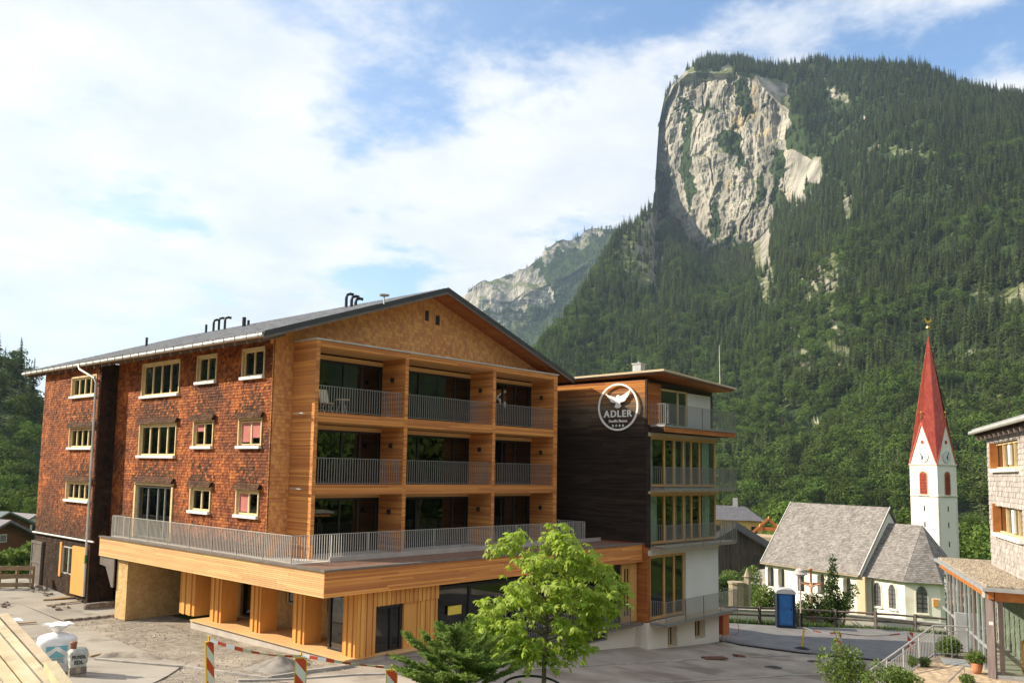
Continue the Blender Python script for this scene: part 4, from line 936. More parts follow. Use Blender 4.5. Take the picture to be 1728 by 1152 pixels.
def build_terrace():
    x0, y0, x1, y1 = 18.42, 24.02, 38.46, 41.75; zt, zb = 3.48, 2.56
    m = MB(); m.box(x0 + .04, x1, y0 + .04, YG, zb + .02, 3.36); m.box(x0 + .04, XL + .6, YG, y1, zb + .02, 3.36); slab = m.build('terrace_slab', 'larch_fascia', hotel)
    m = MB(); slats(m, (x0 + .04, y1, zb), -ey, -ex, y1 - y0 - .04, zt - zb - .05, .072, .010, .03, (), 71, 2, 4.5); m.build('fascia_boards', 'larch_fascia', slab, kind='stuff')
    m = MB(); slats(m, (x0 + .01, y0 + .04, zb), ex, -ey, x1 - x0 - .01, zt - zb - .05, .072, .010, .03, (), 72, 2, 4.5)
    m.build('fascia_boards', 'larch_slat', slab, kind='stuff')
    m = MB(); m.box(x0 - .05, x0 + .16, y0 - .05, y1, zt - .045, zt + .03); m.box(x0 + .16, x1, y0 - .05, y0 + .16, zt - .045, zt + .03); m.build('terrace_coping', 'flashing', slab)
    m = MB(); m.box(x0 + .16, x1, y0 + .16, 26.5, 3.36, 3.44); m.build('terrace_gravel', 'brown_gravel', slab)
    m = MB(); m.box(x0 + .16, XL, 26.53, y1 - .02, 3.36, 3.45); m.box(XL, 38.4, 26.53, YG - .02, 3.36, 3.45); m.build('terrace_deck', 'concrete', slab)
    railing(hotel, [(XL - .05, 41.4, T), (18.85, 41.4, T), (18.85, 26.6, T), (37.05, 26.6, T), (37.05, 28.9, T)], 1.02, pitch=.115, bar=.011, posts=1.9, m='steel_light')
    m = MB(); m.box(20.5, 38.3, 26.45, 26.53, 3.36, 3.62); m.build('terrace_kerb', 'concrete', slab)
build_terrace()
def build_ground_floor():
    # plinth
    m = MB(); m.box(19.70, 21.6, 24.35, 35.05, -.6, .24); m.box(21.6, 24.2, 24.2, 25.6, -.6, .2); plinth = m.build('plinth', 'concrete', hotel)
    m = MB(); m.box(19.62, 21.6, 24.30, 35.0, .245, .30); m.box(21.6, 24.2, 24.05, 25.4, .245, .30); m.build('porch_floor', 'larch_fascia', hotel)
    XP, XW = 20.2, 21.75; zt = 2.6
    # wall behind the pillars, windows in it
    hs = [(35.6 - 30.95, 35.6 - 29.6, 1.25, 2.25), (35.6 - 28.1, 35.6 - 26.75, 1.25, 2.25), (35.6 - 34.4, 35.6 - 33.1, .32, 2.45)]
    m = MB(); wallsheet(m, (XW, 35.6, 0), -ey, -ex, 35.6 - 24.8, zt, hs, .25); wl = m.build('wall', 'pale_shingle', hotel)
    m = MB(); shingles(m, (XW, 35.6, .3), -ey, -ex, 35.6 - 24.8, 2.3, .12, .12, [(a, b, c - .3, d - .3) for a, b, c, d in hs], .02, 81); m.build('shingles', 'pale_shingle', wl, kind='stuff')
    for y in (30.95, 28.1): window(hotel, (XW, y, 1.25), -ey, -ex, 1.35, 1.0, [1, 1], frame='white_sill', fw=.07, inset=.05)
    window(hotel, (XW, 34.4, .32), -ey, -ex, 1.3, 2.1, [1], frame='dark_frame', name='glass_door', fw=.08, inset=.1)
    # pillars of upright larch boards
    for a, b, c in ((305, 331, 339), (357, 376, 390), (425, 443, 459), (497, 518, 535)):
        y1, y0 = YX(a, 1010, XP), YX(b, 1010, XP); m = MB(); n = 5; p = (y1 - y0) / n
        for i in range(n): m.box(XP - .06 - (.05 if i % 2 else 0), XP + .02, y0 + i * p + .015, y0 + (i + 1) * p - .015, .30, zt)
        m.box(XP + .021, XP + .75, y0 + .02, y1 - .02, .30, zt); m.build('pillar', 'larch_post', hotel)
    # corner pillar and the boarded front
    m = MB(); ys = YX(579, 1090, XP); n = 5; p = (ys - 24.36) / n
    for i in range(n): m.box(XP - .06 - (.05 if i % 2 else 0), XP + .02, 24.36 + i * p + .015, 24.36 + (i + 1) * p - .015, .22, zt)
    for i in range(6): a = 20.18 + i * .14; m.box(a + .01, a + .13, 24.32 - (.04 if i % 2 else 0), 24.45, .22, zt)
    m.box(XP + .02, 21.0, 24.451, ys, .22, zt); m.build('pillar', 'larch_post', hotel)
    m = MB(); m.box(22.5, 23.15, 24.40, 24.5, .25, 1.98)
    for i in range(8): a = 23.15 + i * .13; m.box(a + .01, a + .12, 24.34 - (.035 if i % 2 else 0), 24.5, .25, 1.98)
    m.build('front_boards', 'larch_post', hotel)
    m = MB()
    for i in range(29): a = 20.98 + i * .113; m.box(a + .008, a + .105, 24.32 - (.03 if i % 2 else 0), 24.5, 2.0, 2.6)
    m.build('lintel_boards', 'larch_post', hotel)
    window(hotel, (21.02, 24.46, .26), ex, -ey, 1.46, 1.72, [1.15, .55], frame='dark_frame', name='glass_door', fw=.11, rail=None, inset=.03)
    window(hotel, (20.35, 26.25, .26), -ey, -ex, 1.15, 2.1, [1], frame='dark_frame', name='glass_door', fw=.11, inset=.03)
    # long glazing
    xs = [24.2, 26.05, 28.7, 31.3, 34.0, 37.08]
    window(hotel, (24.2, 24.42, -.3), ex, -ey, 12.9, 2.72, [xs[i+1] - xs[i] for i in range(5)], frame='dark_frame', name='hall_glazing', fw=.14, inset=.02)
    k = MB(); k.box(24.85, 25.62, 24.40, 24.415, 1.28, 1.62); k.build('paper_notice', 'yellow_print', hotel)
    m = MB(); m.box(37.1, 37.3, 24.36, 24.5, -.4, 2.5); m.box(37.85, 38.45, 24.36, 24.5, -.4, 2.5); m.box(37.3, 37.85, 24.36, 24.5, -.4, -.15); m.box(37.3, 37.85, 24.36, 24.5, 2.3, 2.5); m.build('end_panel', 'wing_wood', hotel)
    window(hotel, (37.3, 24.40, -.15), ex, -ey, .55, 2.45, [1, 1], frame='wing_wood', fw=.06)
    # retaining wall under the glazing, railing in front of it
    hs = [(34.1 - 24.25, 36.0 - 24.25, 1.95, 2.62)]
    m = MB(); wallsheet(m, (24.25, 24.45, -3.0), ex, -ey, 14.25, 2.6, hs, .4); m.build('basement_wall', 'white_plaster', hotel)
    window(hotel, (34.1, 24.55, -1.05), ex, -ey, 1.9, .67, [1], frame='steel', fw=.06, name='cellar_window')
    m = MB(); m.box(24.25, 38.3, 23.85, 24.44, -.52, -.42); m.build('balcony_slab', 'flashing', hotel)
    railing(hotel, [(24.3, 23.92, -.40), (37.2, 23.92, -.40)], 1.05, pitch=.115, bar=.011, posts=2.2, m='steel')
    # shingled store under the terrace
    m = MB(); m.box(18.65, 21.3, 39.05, 40.15, -.17, 2.55); st = m.build('store_box', 'pale_shingle', hotel)
    m = MB(); shingles(m, (18.62, 39.05, -.17), ex, -ey, 2.7, 2.72, .09, .075, (), .012, 91, wob=.004); shingles(m, (18.65, 40.15, -.17), -ey, -ex, 1.1, 2.72, .2, .075, (), .016, 92, wob=.003); m.build('shingles', 'pale_shingle', st, kind='stuff')
    m = MB(); m.box(20.9, 22.2, 39.6, 42.6, -.6, 2.6); m.box(21.9, 22.2, 35.6, 39.6, -.6, 2.6); m.build('wall', 'black_shingle', hotel)
    m = MB(); m.prism([(18.5, 41.75, 2.55), (18.5, 41.75, 2.15), (18.5, 41.1, 2.1), (18.5, 40.4, 1.2), (18.5, 40.2, 1.2), (18.5, 40.2, 2.55)], (.06, 0, 0)); m.build('stair_flank', 'flashing', hotel)
    # dark rooms behind the glass: floors and cross walls
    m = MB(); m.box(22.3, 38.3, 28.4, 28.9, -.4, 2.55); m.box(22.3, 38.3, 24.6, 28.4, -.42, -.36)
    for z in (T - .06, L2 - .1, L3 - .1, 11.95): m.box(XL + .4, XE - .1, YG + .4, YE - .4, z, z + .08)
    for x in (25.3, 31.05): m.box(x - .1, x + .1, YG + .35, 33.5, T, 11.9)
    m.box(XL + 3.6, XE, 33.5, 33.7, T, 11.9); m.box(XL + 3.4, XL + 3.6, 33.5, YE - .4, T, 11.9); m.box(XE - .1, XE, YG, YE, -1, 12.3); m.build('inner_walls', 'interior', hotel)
build_ground_floor()
mat('grey_wood', (.17, .135, .13), (.25, .20, .19), scale=5, rough=.8, stretch=(3, 3, .3), bump=.3)
mat('grey_metal', (.33, .34, .35), (.42, .43, .44), scale=3, rough=.5, metal=.3)
# ------------------------------------------------------------------ the hotel's annex with the dark side wall
XA, XZ, YA, YZ = 38.5, 46.0, 23.77, 31.0
annex = thing('hotel_annex', 'four storey annex with black timber side wall, glazed front and steel balconies', 'building', (42, 27, -2))
def build_annex():
    m = MB(); wallsheet(m, (XA + .03, YZ, 3.3), -ey, -ex, YZ - YA, 8.55, (), .3); side = m.build('side_wall', 'dark_board', annex)
    m = MB(); slats(m, (XA + .03, YZ, 3.52), -ey, -ex, YZ - YA, 8.3, .125, .010, .028, (), 101, 2, 4.5); m.build('side_boards', 'graded_board', side, kind='stuff')
    m = MB(); slats(m, (XA + .03, YG, -.42), -ey, -ex, YG - YA, 3.92, .125, .010, .024, (), 102, 2, 4); m.box(XA + .031, XA + .3, YA + .02, YG, -.45, 3.3); m.build('side_base_boards', 'red_board', annex)
    m = MB(); m.box(XA - .035, XA + .02, YA - .03, YA + .10, 3.3, 11.85); m.build('corner_board', 'dark_board', annex)
    # roof
    xr0 = XA - .28; c = ray(1120, 622); yf = c[1] * xr0 / c[0]; zt = c[2] * xr0 / c[0] + H; xr1 = XY(1243, 653, yf)
    m = MB(); m.prism([(xr0, YZ + .5, zt - .22), (xr0, yf, zt - .10), (xr1, yf, zt - .42), (xr1, YZ + .5, zt - .5)], (0, 0, .10)); roof = m.build('roof', 'tan_plaster', annex)
    m = MB(); m.prism([(xr0 + .06, YZ + .5, zt - .28), (xr0 + .06, yf + .06, zt - .16), (xr1 - .06, yf + .06, zt - .48), (xr1 - .06, YZ + .5, zt - .56)], (0, 0, .057)); m.build('roof_edge', 'grey_wood', roof)
    m = MB(); m.prism([(xr0 + .16, YZ, zt - .34), (xr0 + .16, yf + .18, zt - .22), (xr1 - .16, yf + .18, zt - .54), (xr1 - .16, YZ, zt - .62)], (0, 0, .057)); m.build('soffit', 'red_board', roof)
    m = MB(); m.box(XA + .02, XZ, YA + .3, YZ, 11.3, 11.84); m.build('roof_core', 'interior', annex)
    q = at(1078, 625, 47); m = MB(); m.box(q[0] - .22, q[0] + .22, q[1] - .25, q[1] + .25, 11.8, q[2] + .32); m.box(q[0] - .26, q[0] + .26, q[1] - .29, q[1] + .29, q[2] + .32, q[2] + .38); m.cyl((q[0], q[1], q[2] + .38), (q[0], q[1], q[2] + .5), .06, n=8); m.build('chimney', 'grey_metal', roof)
    q = at(1215, 640, 52); m = MB(); m.cyl((q[0], q[1], 11.5), (q[0] - .05, q[1], q[2] + 2.0), .03, .015, n=6); m.build('lightning_rod', 'steel_light', roof)
    # front: wall pieces
    Nn = -ey
    fx = lambda px, y=800: XY(px, y, YA)
    x_w = fx(1157, 960)
    m = MB(); m.box(XA + .06, fx(1115, 660), YA, YA + .25, 9.5, 11.7); b4 = m.build('front_wall', 'red_board', annex)
    m = MB(); slats(m, (XA + .06, YA, 9.5), ex, Nn, fx(1115, 660) - XA - .06, 2.2, .12, .010, .025, (), 103); m.build('front_boards', 'red_board', b4, kind='stuff')
    m = MB(); m.box(fx(1162, 660), fx(1200, 660), YA + .05, YA + .25, 9.5, 11.45); m.build('white_panel', 'white_panel', annex)
    window(annex, (fx(1115, 660), YA + .1, 9.5), ex, Nn, fx(1162, 660) - fx(1115, 660), 2.0, [2.2, 1], frame='window_wood', pane='pane_clear', fw=.10, name='balcony_glazing')
    br = [1098, 1124, 1140, 1156, 1169, 1183, 1209]
    for z0, z1, zb in ((6.34, 8.92, 9.12), (3.42, 5.98, 6.12)):
        X_ = [fx(p, 850) for p in br]; X_[-1] = XZ - .05
        cu = [(fx(1098) - X_[0] + .1, fx(1109) - X_[0], 'curtain'), (fx(1143) - X_[0], fx(1149) - X_[0], 'curtain'), (fx(1158) - X_[0], fx(1165) - X_[0], 'curtain'), (fx(1193) - X_[0], fx(1204) - X_[0], 'curtain')]
        if z0 < 5: cu[0] = (fx(1106) - X_[0], fx(1116) - X_[0], 'curtain')
        window(annex, (X_[0], YA + .08, z0), ex, Nn, X_[-1] - X_[0], z1 - z0, [X_[k+1] - X_[k] for k in range(6)], frame='wing_wood', pane='pane_clear', fw=.13, name='balcony_glazing', curtain=cu)
        k = MB(); k.box(XA + .1, XZ + .1, YA - .04, YA + .3, z1, zb); k.build('lintel', 'tan_plaster', annex)
    X_ = [fx(p, 960) for p in (1098, 1124, 1141, 1157)]
    window(annex, (X_[0], YA + .08, -.36), ex, Nn, X_[-1] - X_[0], 3.2, [X_[k+1] - X_[k] for k in range(3)], frame='wing_wood', pane='pane_clear', fw=.13, name='hall_glazing')
    k = MB(); k.box(XA + .1, XZ, YA - .03, YA + .3, 2.86, 3.14); k.build('lintel', 'white_panel', annex)
    m = MB(); m.box(x_w + .05, XZ, YA, YA + .25, -.45, 2.86); m.build('white_panel', 'white_panel', annex)
    # plaster basement
    ww = [(fx(1127, 1070), fx(1143, 1070), -1.95, -.85), (fx(1172.5, 1055), fx(1190, 1050), -1.85, -.80)]
    m = MB(); wallsheet(m, (XA, YA, -3.2), ex, Nn, XZ - XA, 2.74, [(a - XA, b - XA, c + 3.2, d + 3.2) for a, b, c, d in ww], .45)
    wallsheet(m, (XA + .002, YG, -3.2), -ey, -ex, YG - YA - .46, 2.74, (), .3); m.build('basement_wall', 'white_plaster', annex)
    for a, b, c, d in ww: window(annex, (a, YA + .28, c), ex, Nn, b - a, d - c, [1, .4], frame='window_wood', fw=.07, name='cellar_window')
    # shell behind the glass
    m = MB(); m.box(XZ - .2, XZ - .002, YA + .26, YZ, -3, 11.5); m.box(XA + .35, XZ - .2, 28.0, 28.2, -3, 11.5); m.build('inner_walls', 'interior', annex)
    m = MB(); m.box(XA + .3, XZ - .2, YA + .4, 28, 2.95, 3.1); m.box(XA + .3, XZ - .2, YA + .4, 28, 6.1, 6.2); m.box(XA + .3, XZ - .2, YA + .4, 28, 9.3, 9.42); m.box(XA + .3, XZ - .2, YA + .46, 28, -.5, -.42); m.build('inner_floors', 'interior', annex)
    # balconies
    xb = XY(1242, 800, 22.87)
    for z, mt, th, fa in ((9.5, 'dark_board', .36, 1), (6.28, 'tan_plaster', .16, 0), (3.34, 'tan_plaster', .16, 0), (-.44, 'tan_plaster', .16, 0)):
        m = MB(); m.box(38.74, xb, 22.92, YA - .04, z - th, z - .002); b = m.build('balcony_slab', mt, annex)
        if fa:
            m = MB(); slats(m, (38.74, 22.92, z - th), ex, Nn, xb - 38.74, th, .12, .01, .02, (), 107); m.build('balcony_boards', 'red_board', b, kind='stuff')
        m = MB(); m.box(38.70, xb + .04, 22.86, 22.90, z - .10, z + .02); m.box(38.70, 38.735, 22.9, YA - .05, z - .10, z + .02); m.build('balcony_angle', 'steel', b)
        railing(annex, [(38.78, YA - .06, z), (38.78, 22.87, z), (xb - .02, 22.87, z), (xb - .02, YA - .06, z)], 1.08, pitch=.105, bar=.009, posts=1.95, m='steel')
build_annex()
def text_mesh(s, size, ext, off=0.0, align='CENTER'):
    cu = bpy.data.curves.new('lettering', 'FONT'); cu.body = s; cu.size = size; cu.extrude = ext; cu.align_x = align; cu.offset = off; cu.resolution_u = 4
    o = bpy.data.objects.new('lettering', cu); COL.objects.link(o); bpy.context.view_layer.update()
    me = bpy.data.meshes.new_from_object(o.evaluated_get(bpy.context.evaluated_depsgraph_get()))
    bpy.data.objects.remove(o); return me
def letter(name, me, mt, parent, org, U, V, Nn, loc2, props=None):
    """mesh drawn in its own xy plane set on a wall with axes U, V, Nn"""
    U, V, Nn = Vector(U), Vector(V), Vector(Nn); g = ORG.get(parent.name, (0, 0, 0)) if parent else (0, 0, 0)
    me.materials.clear(); me.materials.append(MAT[mt]); o = link(name, me, parent)
    M = Matrix(((U.x, V.x, Nn.x, 0), (U.y, V.y, Nn.y, 0), (U.z, V.z, Nn.z, 0), (0, 0, 0, 1))); p = Vector(org) + U * loc2[0] + V * loc2[1] - Vector(g)
    o.matrix_local = Matrix.Translation(p) @ M; ORG[o.name] = g; return o
def build_sign():
    X = 38.40; c = ray(1043.2, 686.5); Yc = c[1] * X / c[0]; Zc = c[2] * X / c[0] + H; R = 1.25
    sg = thing('hotel_sign', 'round white ring sign with eagle and ADLER lettering on black wall', 'sign', (X, Yc, Zc))
    U = -ey; V = v3(0, 0, 1); Nn = -ex; P = lambda u, v, n=0: v3(X, Yc, Zc) + U * u + V * v + Nn * n
    m = MB(); n = 64
    for r in (R - .10, R):
        for d in (0, .05):
            for k in range(n): t = 2 * math.pi * k / n; m.v.append(tuple(P(r * math.cos(t), r * math.sin(t), d)))
    for k in range(n):
        k2 = (k + 1) % n; a, b, c_, d_ = k, n + k, 2 * n + k, 3 * n + k; a2, b2, c2, d2 = k2, n + k2, 2 * n + k2, 3 * n + k2
        m.f += [(b, d_, d2, b2), (a, a2, c2, c_), (c_, c2, d2, d_), (a, b, b2, a2)]
    m.build('ring', 'sign_white', sg)
    # eagle with raised wings, traced from the sign (unit: sign radius)
    e = [(-.63,.62),(-.50,.53),(-.36,.49),(-.20,.44),(-.10,.40),(-.09,.44),(-.06,.50),(.02,.53),(.07,.52),(.04,.47),(.10,.46),(.24,.50),(.38,.57),(.50,.64),(.60,.72),(.62,.68),(.60,.58),(.55,.56),(.56,.50),(.50,.46),(.50,.41),(.43,.37),(.41,.31),(.33,.24),(.24,.21),(.13,.20),(.11,.14),(.17,.02),(.09,-.03),(.04,-.06),(.0,-.04),(-.05,-.06),(-.10,-.03),(-.17,.0),(-.10,.13),(-.12,.19),(-.22,.19),(-.33,.22),(-.40,.29),(-.39,.33),(-.47,.36),(-.46,.41),(-.54,.45),(-.53,.49),(-.60,.54)]
    m = MB(); m.prism([P(u * R * .98, v * R * .98, .0) for u, v in e], Nn * .05); m.build('eagle', 'sign_white', sg)
    # ADLER, slab serifs added to the letters
    xs = 0; S = .50; total = 0; let = []
    for ch in 'ADLER':
        me = text_mesh(ch, S, .025, .012, 'LEFT'); w_ = max(v.co.x for v in me.vertices) - min(v.co.x for v in me.vertices); x0 = min(v.co.x for v in me.vertices); let.append((ch, me, w_, x0)); total += w_ + .075
    u = -total / 2 + .03; base = -.52
    for ch, me, w_, x0 in let:
        for v in me.vertices: v.co.x -= x0
        lo = letter('letter', me, 'sign_white', sg, (X - .025, Yc, Zc), U, V, Nn, (u, base))
        h = .36; fe = {'A': [(0, 0), (w_, 0)], 'D': [(.03, 0), (.03, h)], 'L': [(.03, 0), (.03, h)], 'E': [(.03, 0), (.03, h)], 'R': [(.03, 0), (.03, h), (w_ - .02, 0)]}[ch]
        q = MB()
        for a, b in fe:
            cc = P(u + a, base + (b - .025 if b else .025), .028); q.obox(cc, U * .065, Nn * .026, V * .026)
        q.build('serif', 'sign_white', lo)
        u += w_ + .075
    me = text_mesh('Familie Simma', .20, .02, .004); letter('lettering', me, 'sign_white', sg, (X - .02, Yc, Zc), U, V, Nn, (0, -.80))
    for i in range(4):
        q = MB(); cu, cv = -.315 + i * .21, -.98; q.prism([P(cu + (.078 if k % 2 == 0 else .032) * math.sin(k * math.pi / 5), cv + (.078 if k % 2 == 0 else .032) * math.cos(k * math.pi / 5), 0) for k in range(10)], Nn * .04); q.build('star', 'sign_white', sg)
build_sign()

# ------------------------------------------------------------------ church
mat('cream_plaster', (.85, .81, .69), (.89, .85, .75), scale=.5, rough=.9, bump=.15, bscale=30, spec=.15, big=((.74, .67, .52), .4, .58, .75))
mat('church_roof', (.19, .172, .16), (.25, .228, .212), scale=1.2, rough=.75, isl=.24, spec=.25, bump=.2)
mat('spire_red', (.46, .075, .05), (.54, .11, .075), scale=2, rough=.55, isl=.12, spec=.35)
mat('grey_metal', (.33, .34, .35), (.42, .43, .44), scale=3, rough=.5, metal=.3)
mat('gold', (.75, .48, .10), rough=.3, metal=.9)
mat('clock_face', (.70, .72, .68), (.76, .77, .73), scale=3, rough=.6)
mat('louvre_red', (.33, .06, .03), (.42, .09, .05), scale=4, rough=.6)
mat('leaded_glass', (.10, .10, .105), (.17, .165, .165), scale=6, rough=.15, spec=.6)
mat('dark_stone', (.30, .24, .17), (.38, .31, .22), scale=2, rough=.9)
CA = np.array([.337, .941]); CA /= np.linalg.norm(CA); CN = np.array([-CA[1], CA[0]])
C0 = at(1287, 1000, 105)[:2]
def CP(s, o, z): q = C0 - CA * s + CN * o; return v3(q[0], q[1], z)
cs = v3(-CA[0], -CA[1], 0); cn = v3(CN[0], CN[1], 0)
ZB, ZE, ZR = -8.4, -2.55, 4.05
church = thing('church', 'cream walled village church with grey shingle roof and red spire', 'church', tuple(CP(7, -4.5, ZB)))
def arch_pts(w_, h_, pointed, n=6):
    """outline of an arched opening, lower left corner at 0,0"""
    p = [(0, 0), (w_, 0)]; r = w_ / 2
    if pointed:
        hs = h_ - w_ * .9
        for k in range(n + 1): t = k / n; p.append((w_ - w_ / 2 * (t ** 1.7), hs + (h_ - hs) * math.sin(t * math.pi / 2) ** .9))
        for k in range(n - 1, -1, -1): t = k / n; p.append((w_ / 2 * (t ** 1.7), hs + (h_ - hs) * math.sin(t * math.pi / 2) ** .9))
    else:
        for k in range(2 * n + 1): t = math.pi * k / (2 * n); p.append((r + r * math.cos(t), h_ - r + r * math.sin(t)))
    return p
def arch_window(parent, O, U, Nn, w_, h_, depth, pane, pointed=False, frame=None, name='window'):
    """recessed arched window: surround with spandrels, pane, glazing bars"""
    O, U, Nn = Vector(O), Vector(U), Vector(Nn); V = v3(0, 0, 1); A = arch_pts(w_, h_, pointed); n = len(A); fr = .09
    B = [(u + (fr if u > w_ / 2 + 1e-6 else (-fr if u < w_ / 2 - 1e-6 else 0)), v + (fr if v > h_ * .5 else -fr)) for u, v in A]
    P = lambda q, d: tuple(O + U * q[0] + V * q[1] + Nn * d)
    m = MB(); b = 0
    m.v += [P(q, .03) for q in A] + [P(q, .03) for q in B] + [P(q, -depth) for q in A] + [P(q, -.02) for q in B]
    for k in range(n):
        j = (k + 1) % n; m.f += [(k, j, n + j, n + k), (k, 2 * n + k, 2 * n + j, j), (n + k, n + j, 3 * n + j, 3 * n + k)]
    o = m.build(name, frame or 'white_plaster', parent)
    m = MB(); m.add([P(q, -depth + .02) for q in A], [tuple(range(n))]); m.build('pane', pane, o)
    if pane == 'leaded_glass':
        q = MB()
        for k in range(1, int(h_ / .45)): q.beam(P((0, k * .45), -depth + .04), P((w_, k * .45), -depth + .04), .03)
        q.beam(P((w_ / 2, 0), -depth + .04), P((w_ / 2, h_ - .05), -depth + .04), .03, up=Nn); q.build('glazing_bars', 'dark_frame', o)
    else:
        q = MB()
        for k in range(int(h_ / .16) - 1):
            v = .1 + k * .16; hw = w_ if v < h_ - w_ / 2 else 2 * math.sqrt(max(.001, (w_ / 2) ** 2 - (v - h_ + w_ / 2) ** 2)); q.beam(P((w_ / 2 - hw / 2, v), -depth + .06), P((w_ / 2 + hw / 2, v), -depth + .06), .11, .02, up=tuple(Nn * .6 + V * .8))
        q.build('louvre', pane, o)
    m = MB(); c = O + U * (w_ / 2) - V * (fr + .05) + Nn * .06; m.obox(c, U * (w_ / 2 + .15), Nn * .09, V * .05); m.build('sill', 'white_plaster', o)
    return o
def rect_hole(s0, w_, z0, h_): return (s0, s0 + w_, z0 - ZB, z0 - ZB + h_)
def build_church():
    hw = 4.5; SN = 12.9
    wins = [(1301, 985), (1319, 990), (1352, 996), (1386, 1002), (1430, 1010)]; hs = []; ws = []
    for px, py in wins:
        d = ray(px, py)[:2]; M_ = np.array([[d[0], CA[0]], [d[1], CA[1]]]); t, s = np.linalg.solve(M_, C0); ws.append(s - .46); hs.append((s - .46, s + .46, -5.2 - ZB, -3.0 - ZB))
    m = MB(); wallsheet(m, CP(.45, 0, ZB), cs, cn, SN - .45, ZE - ZB, [(a - .45, b - .45, c, d) for a, b, c, d in hs], .7)
    # gable ends and back wall
    for s in (0.452, SN - .25):
        m.prism([CP(s, -.02, ZB), CP(s, -2 * hw, ZB), CP(s, -2 * hw, ZE), CP(s, -hw, ZR - .35), CP(s, -.02, ZE)], cs * .24)
    m.prism([CP(0.3, -2 * hw, ZB), CP(SN - .3, -2 * hw, ZB), CP(SN - .3, -2 * hw, ZE), CP(0.3, -2 * hw, ZE)], -cn * .3)
    # spandrels close the arch heads
    for a, b, c, d in hs:
        A = [q for q in arch_pts(.92, 2.2, False) if q[1] > 1.7]
        for side in (0, 1):
            arc = [q for q in A if (q[0] >= .46 - 1e-6 if side else q[0] <= .46 + 1e-6)]; cor = (.92, 2.2) if side else (0, 2.2)
            if side: poly = arc + [cor]
            else: poly = arc + [cor]
            m.prism([CP(a + u, -.003, -5.2 + v) for u, v in poly], -cn * .6)
    nave = m.build('nave_wall', 'cream_plaster', church)
    for s in ws: arch_window(church, CP(s, 0, -5.2), cs, cn, .92, 2.2, .55, 'leaded_glass')
    m = MB(); r = math.hypot(hw + .45, ZR - ZE + .55); sd = (CP(0, -hw, ZR) - CP(0, .40, ZE - .12)); sl = sd.length; sd.normalize()
    nn = cs.cross(sd).normalized(); nn = nn if nn.z > 0 else -nn
    m.prism([CP(.2, .40, ZE - .12), CP(SN + .2, .40, ZE - .12), CP(SN + .2, -hw, ZR), CP(.2, -hw, ZR)], -nn * .18)
    m.prism([CP(.2, -2 * hw - .4, ZE - .12), CP(SN + .2, -2 * hw - .4, ZE - .12), CP(SN + .2, -hw, ZR), CP(.2, -hw, ZR)], (0, 0, -.18)); nr = m.build('nave_roof', 'church_roof', church)
    m = MB(); shingles(m, CP(.2, .40, ZE - .12), cs, nn, SN, sl, .24, .20, (), .035, 201, V=sd, wob=.03); m.build('shingles', 'church_roof', nr, kind='stuff')
    m = MB(); m.beam(CP(.15, .45, ZE - .2), CP(SN + .2, .45, ZE - .2), .16, .14); m.build('gutter', 'dark_stone', nr)
    m = MB(); m.beam(CP(.14, .42, ZE - .08), CP(.14, -hw, ZR + .05), .06, .12); m.beam(CP(SN + .24, .42, ZE - .08), CP(SN + .24, -hw, ZR + .05), .06, .12); m.build('verge_trim', 'gutter_metal', nr)
    # chancel with polygonal end
    oo = [(SN - .3, -.75), (17.3, -.75), (19.5, -2.75), (19.5, -6.25), (17.3, -8.25), (SN - .3, -8.25)]
    m = MB(); m.prism([CP(s, o, ZB) for s, o in oo], (0, 0, ZE - ZB)); ch = m.build('chancel_wall', 'cream_plaster', church)
    zr = 2.45; rid = [(SN - .5, -4.5), (16.7, -4.5)]; ov = [(SN + .05, -.3), (17.5, -.3), (19.95, -2.55), (19.95, -6.45), (17.5, -8.7), (SN + .05, -8.7)]
    E_ = [CP(s, o, ZE - .25) for s, o in ov]; R0, R1 = CP(*rid[0], zr), CP(*rid[1], zr)
    m = MB(); m.add([tuple(p) for p in E_ + [R0, R1]], [(0, 1, 7, 6), (1, 2, 7), (2, 3, 7), (3, 4, 7), (4, 5, 6, 7), (5, 4, 3, 2, 1, 0)]); cr = m.build('chancel_roof', 'church_roof', church)
    m = MB()
    for a, b, c_, d_ in ((E_[0], E_[1], R1, R0), (E_[1], E_[2], R1, R1), (E_[2], E_[3], R1, R1)):
        U = (b - a).normalized(); w_ = (b - a).length; nrm = (b - a).cross(c_ - a).normalized(); nrm = nrm if nrm.z > 0 else -nrm; V = nrm.cross(U); V = V if V.z > 0 else -V
        hgt = (c_ - a).dot(V); uc, ud = (c_ - a).dot(U), (d_ - a).dot(U)
        def top(v, ud=ud, uc=uc, w_=w_, hgt=hgt): f = min(1, v / hgt); return (ud * f, w_ + (uc - w_) * f)
        shingles(m, a + nrm * .01, U, nrm, w_, hgt, .24, .20, (), .035, 205, top, V=V, wob=.03)
    m.build('shingles', 'church_roof', cr, kind='stuff')
    for px, py in ((1481, 1000), (1506, 1005)):
        d = ray(px, py)[:2]; B = C0 + CN * -.75; t, s = np.linalg.solve(np.array([[d[0], CA[0]], [d[1], CA[1]]]), B); arch_window(church, CP(s - .4, -.72, -5.5), cs, cn, .8, 2.3, .02, 'leaded_glass', True)
    a, b = CP(17.3, -.75, 0), CP(19.5, -2.75, 0); U = (b - a).normalized(); nrm = v3(-U.y, U.x, 0); nrm = nrm if nrm.dot(v3(-1, 0, 0)) > 0 else -nrm
    arch_window(church, v3(a.x, a.y, -5.6) + U * .95 + nrm * .03, U, nrm, .95, 2.5, .02, 'leaded_glass', True)
    m = MB(); m.obox(v3(b.x, b.y, -4.6) - U * .38 + nrm * .06, U * .22, nrm * .04, v3(0, 0, .35)); m.build('plaque', 'larch_post', church)
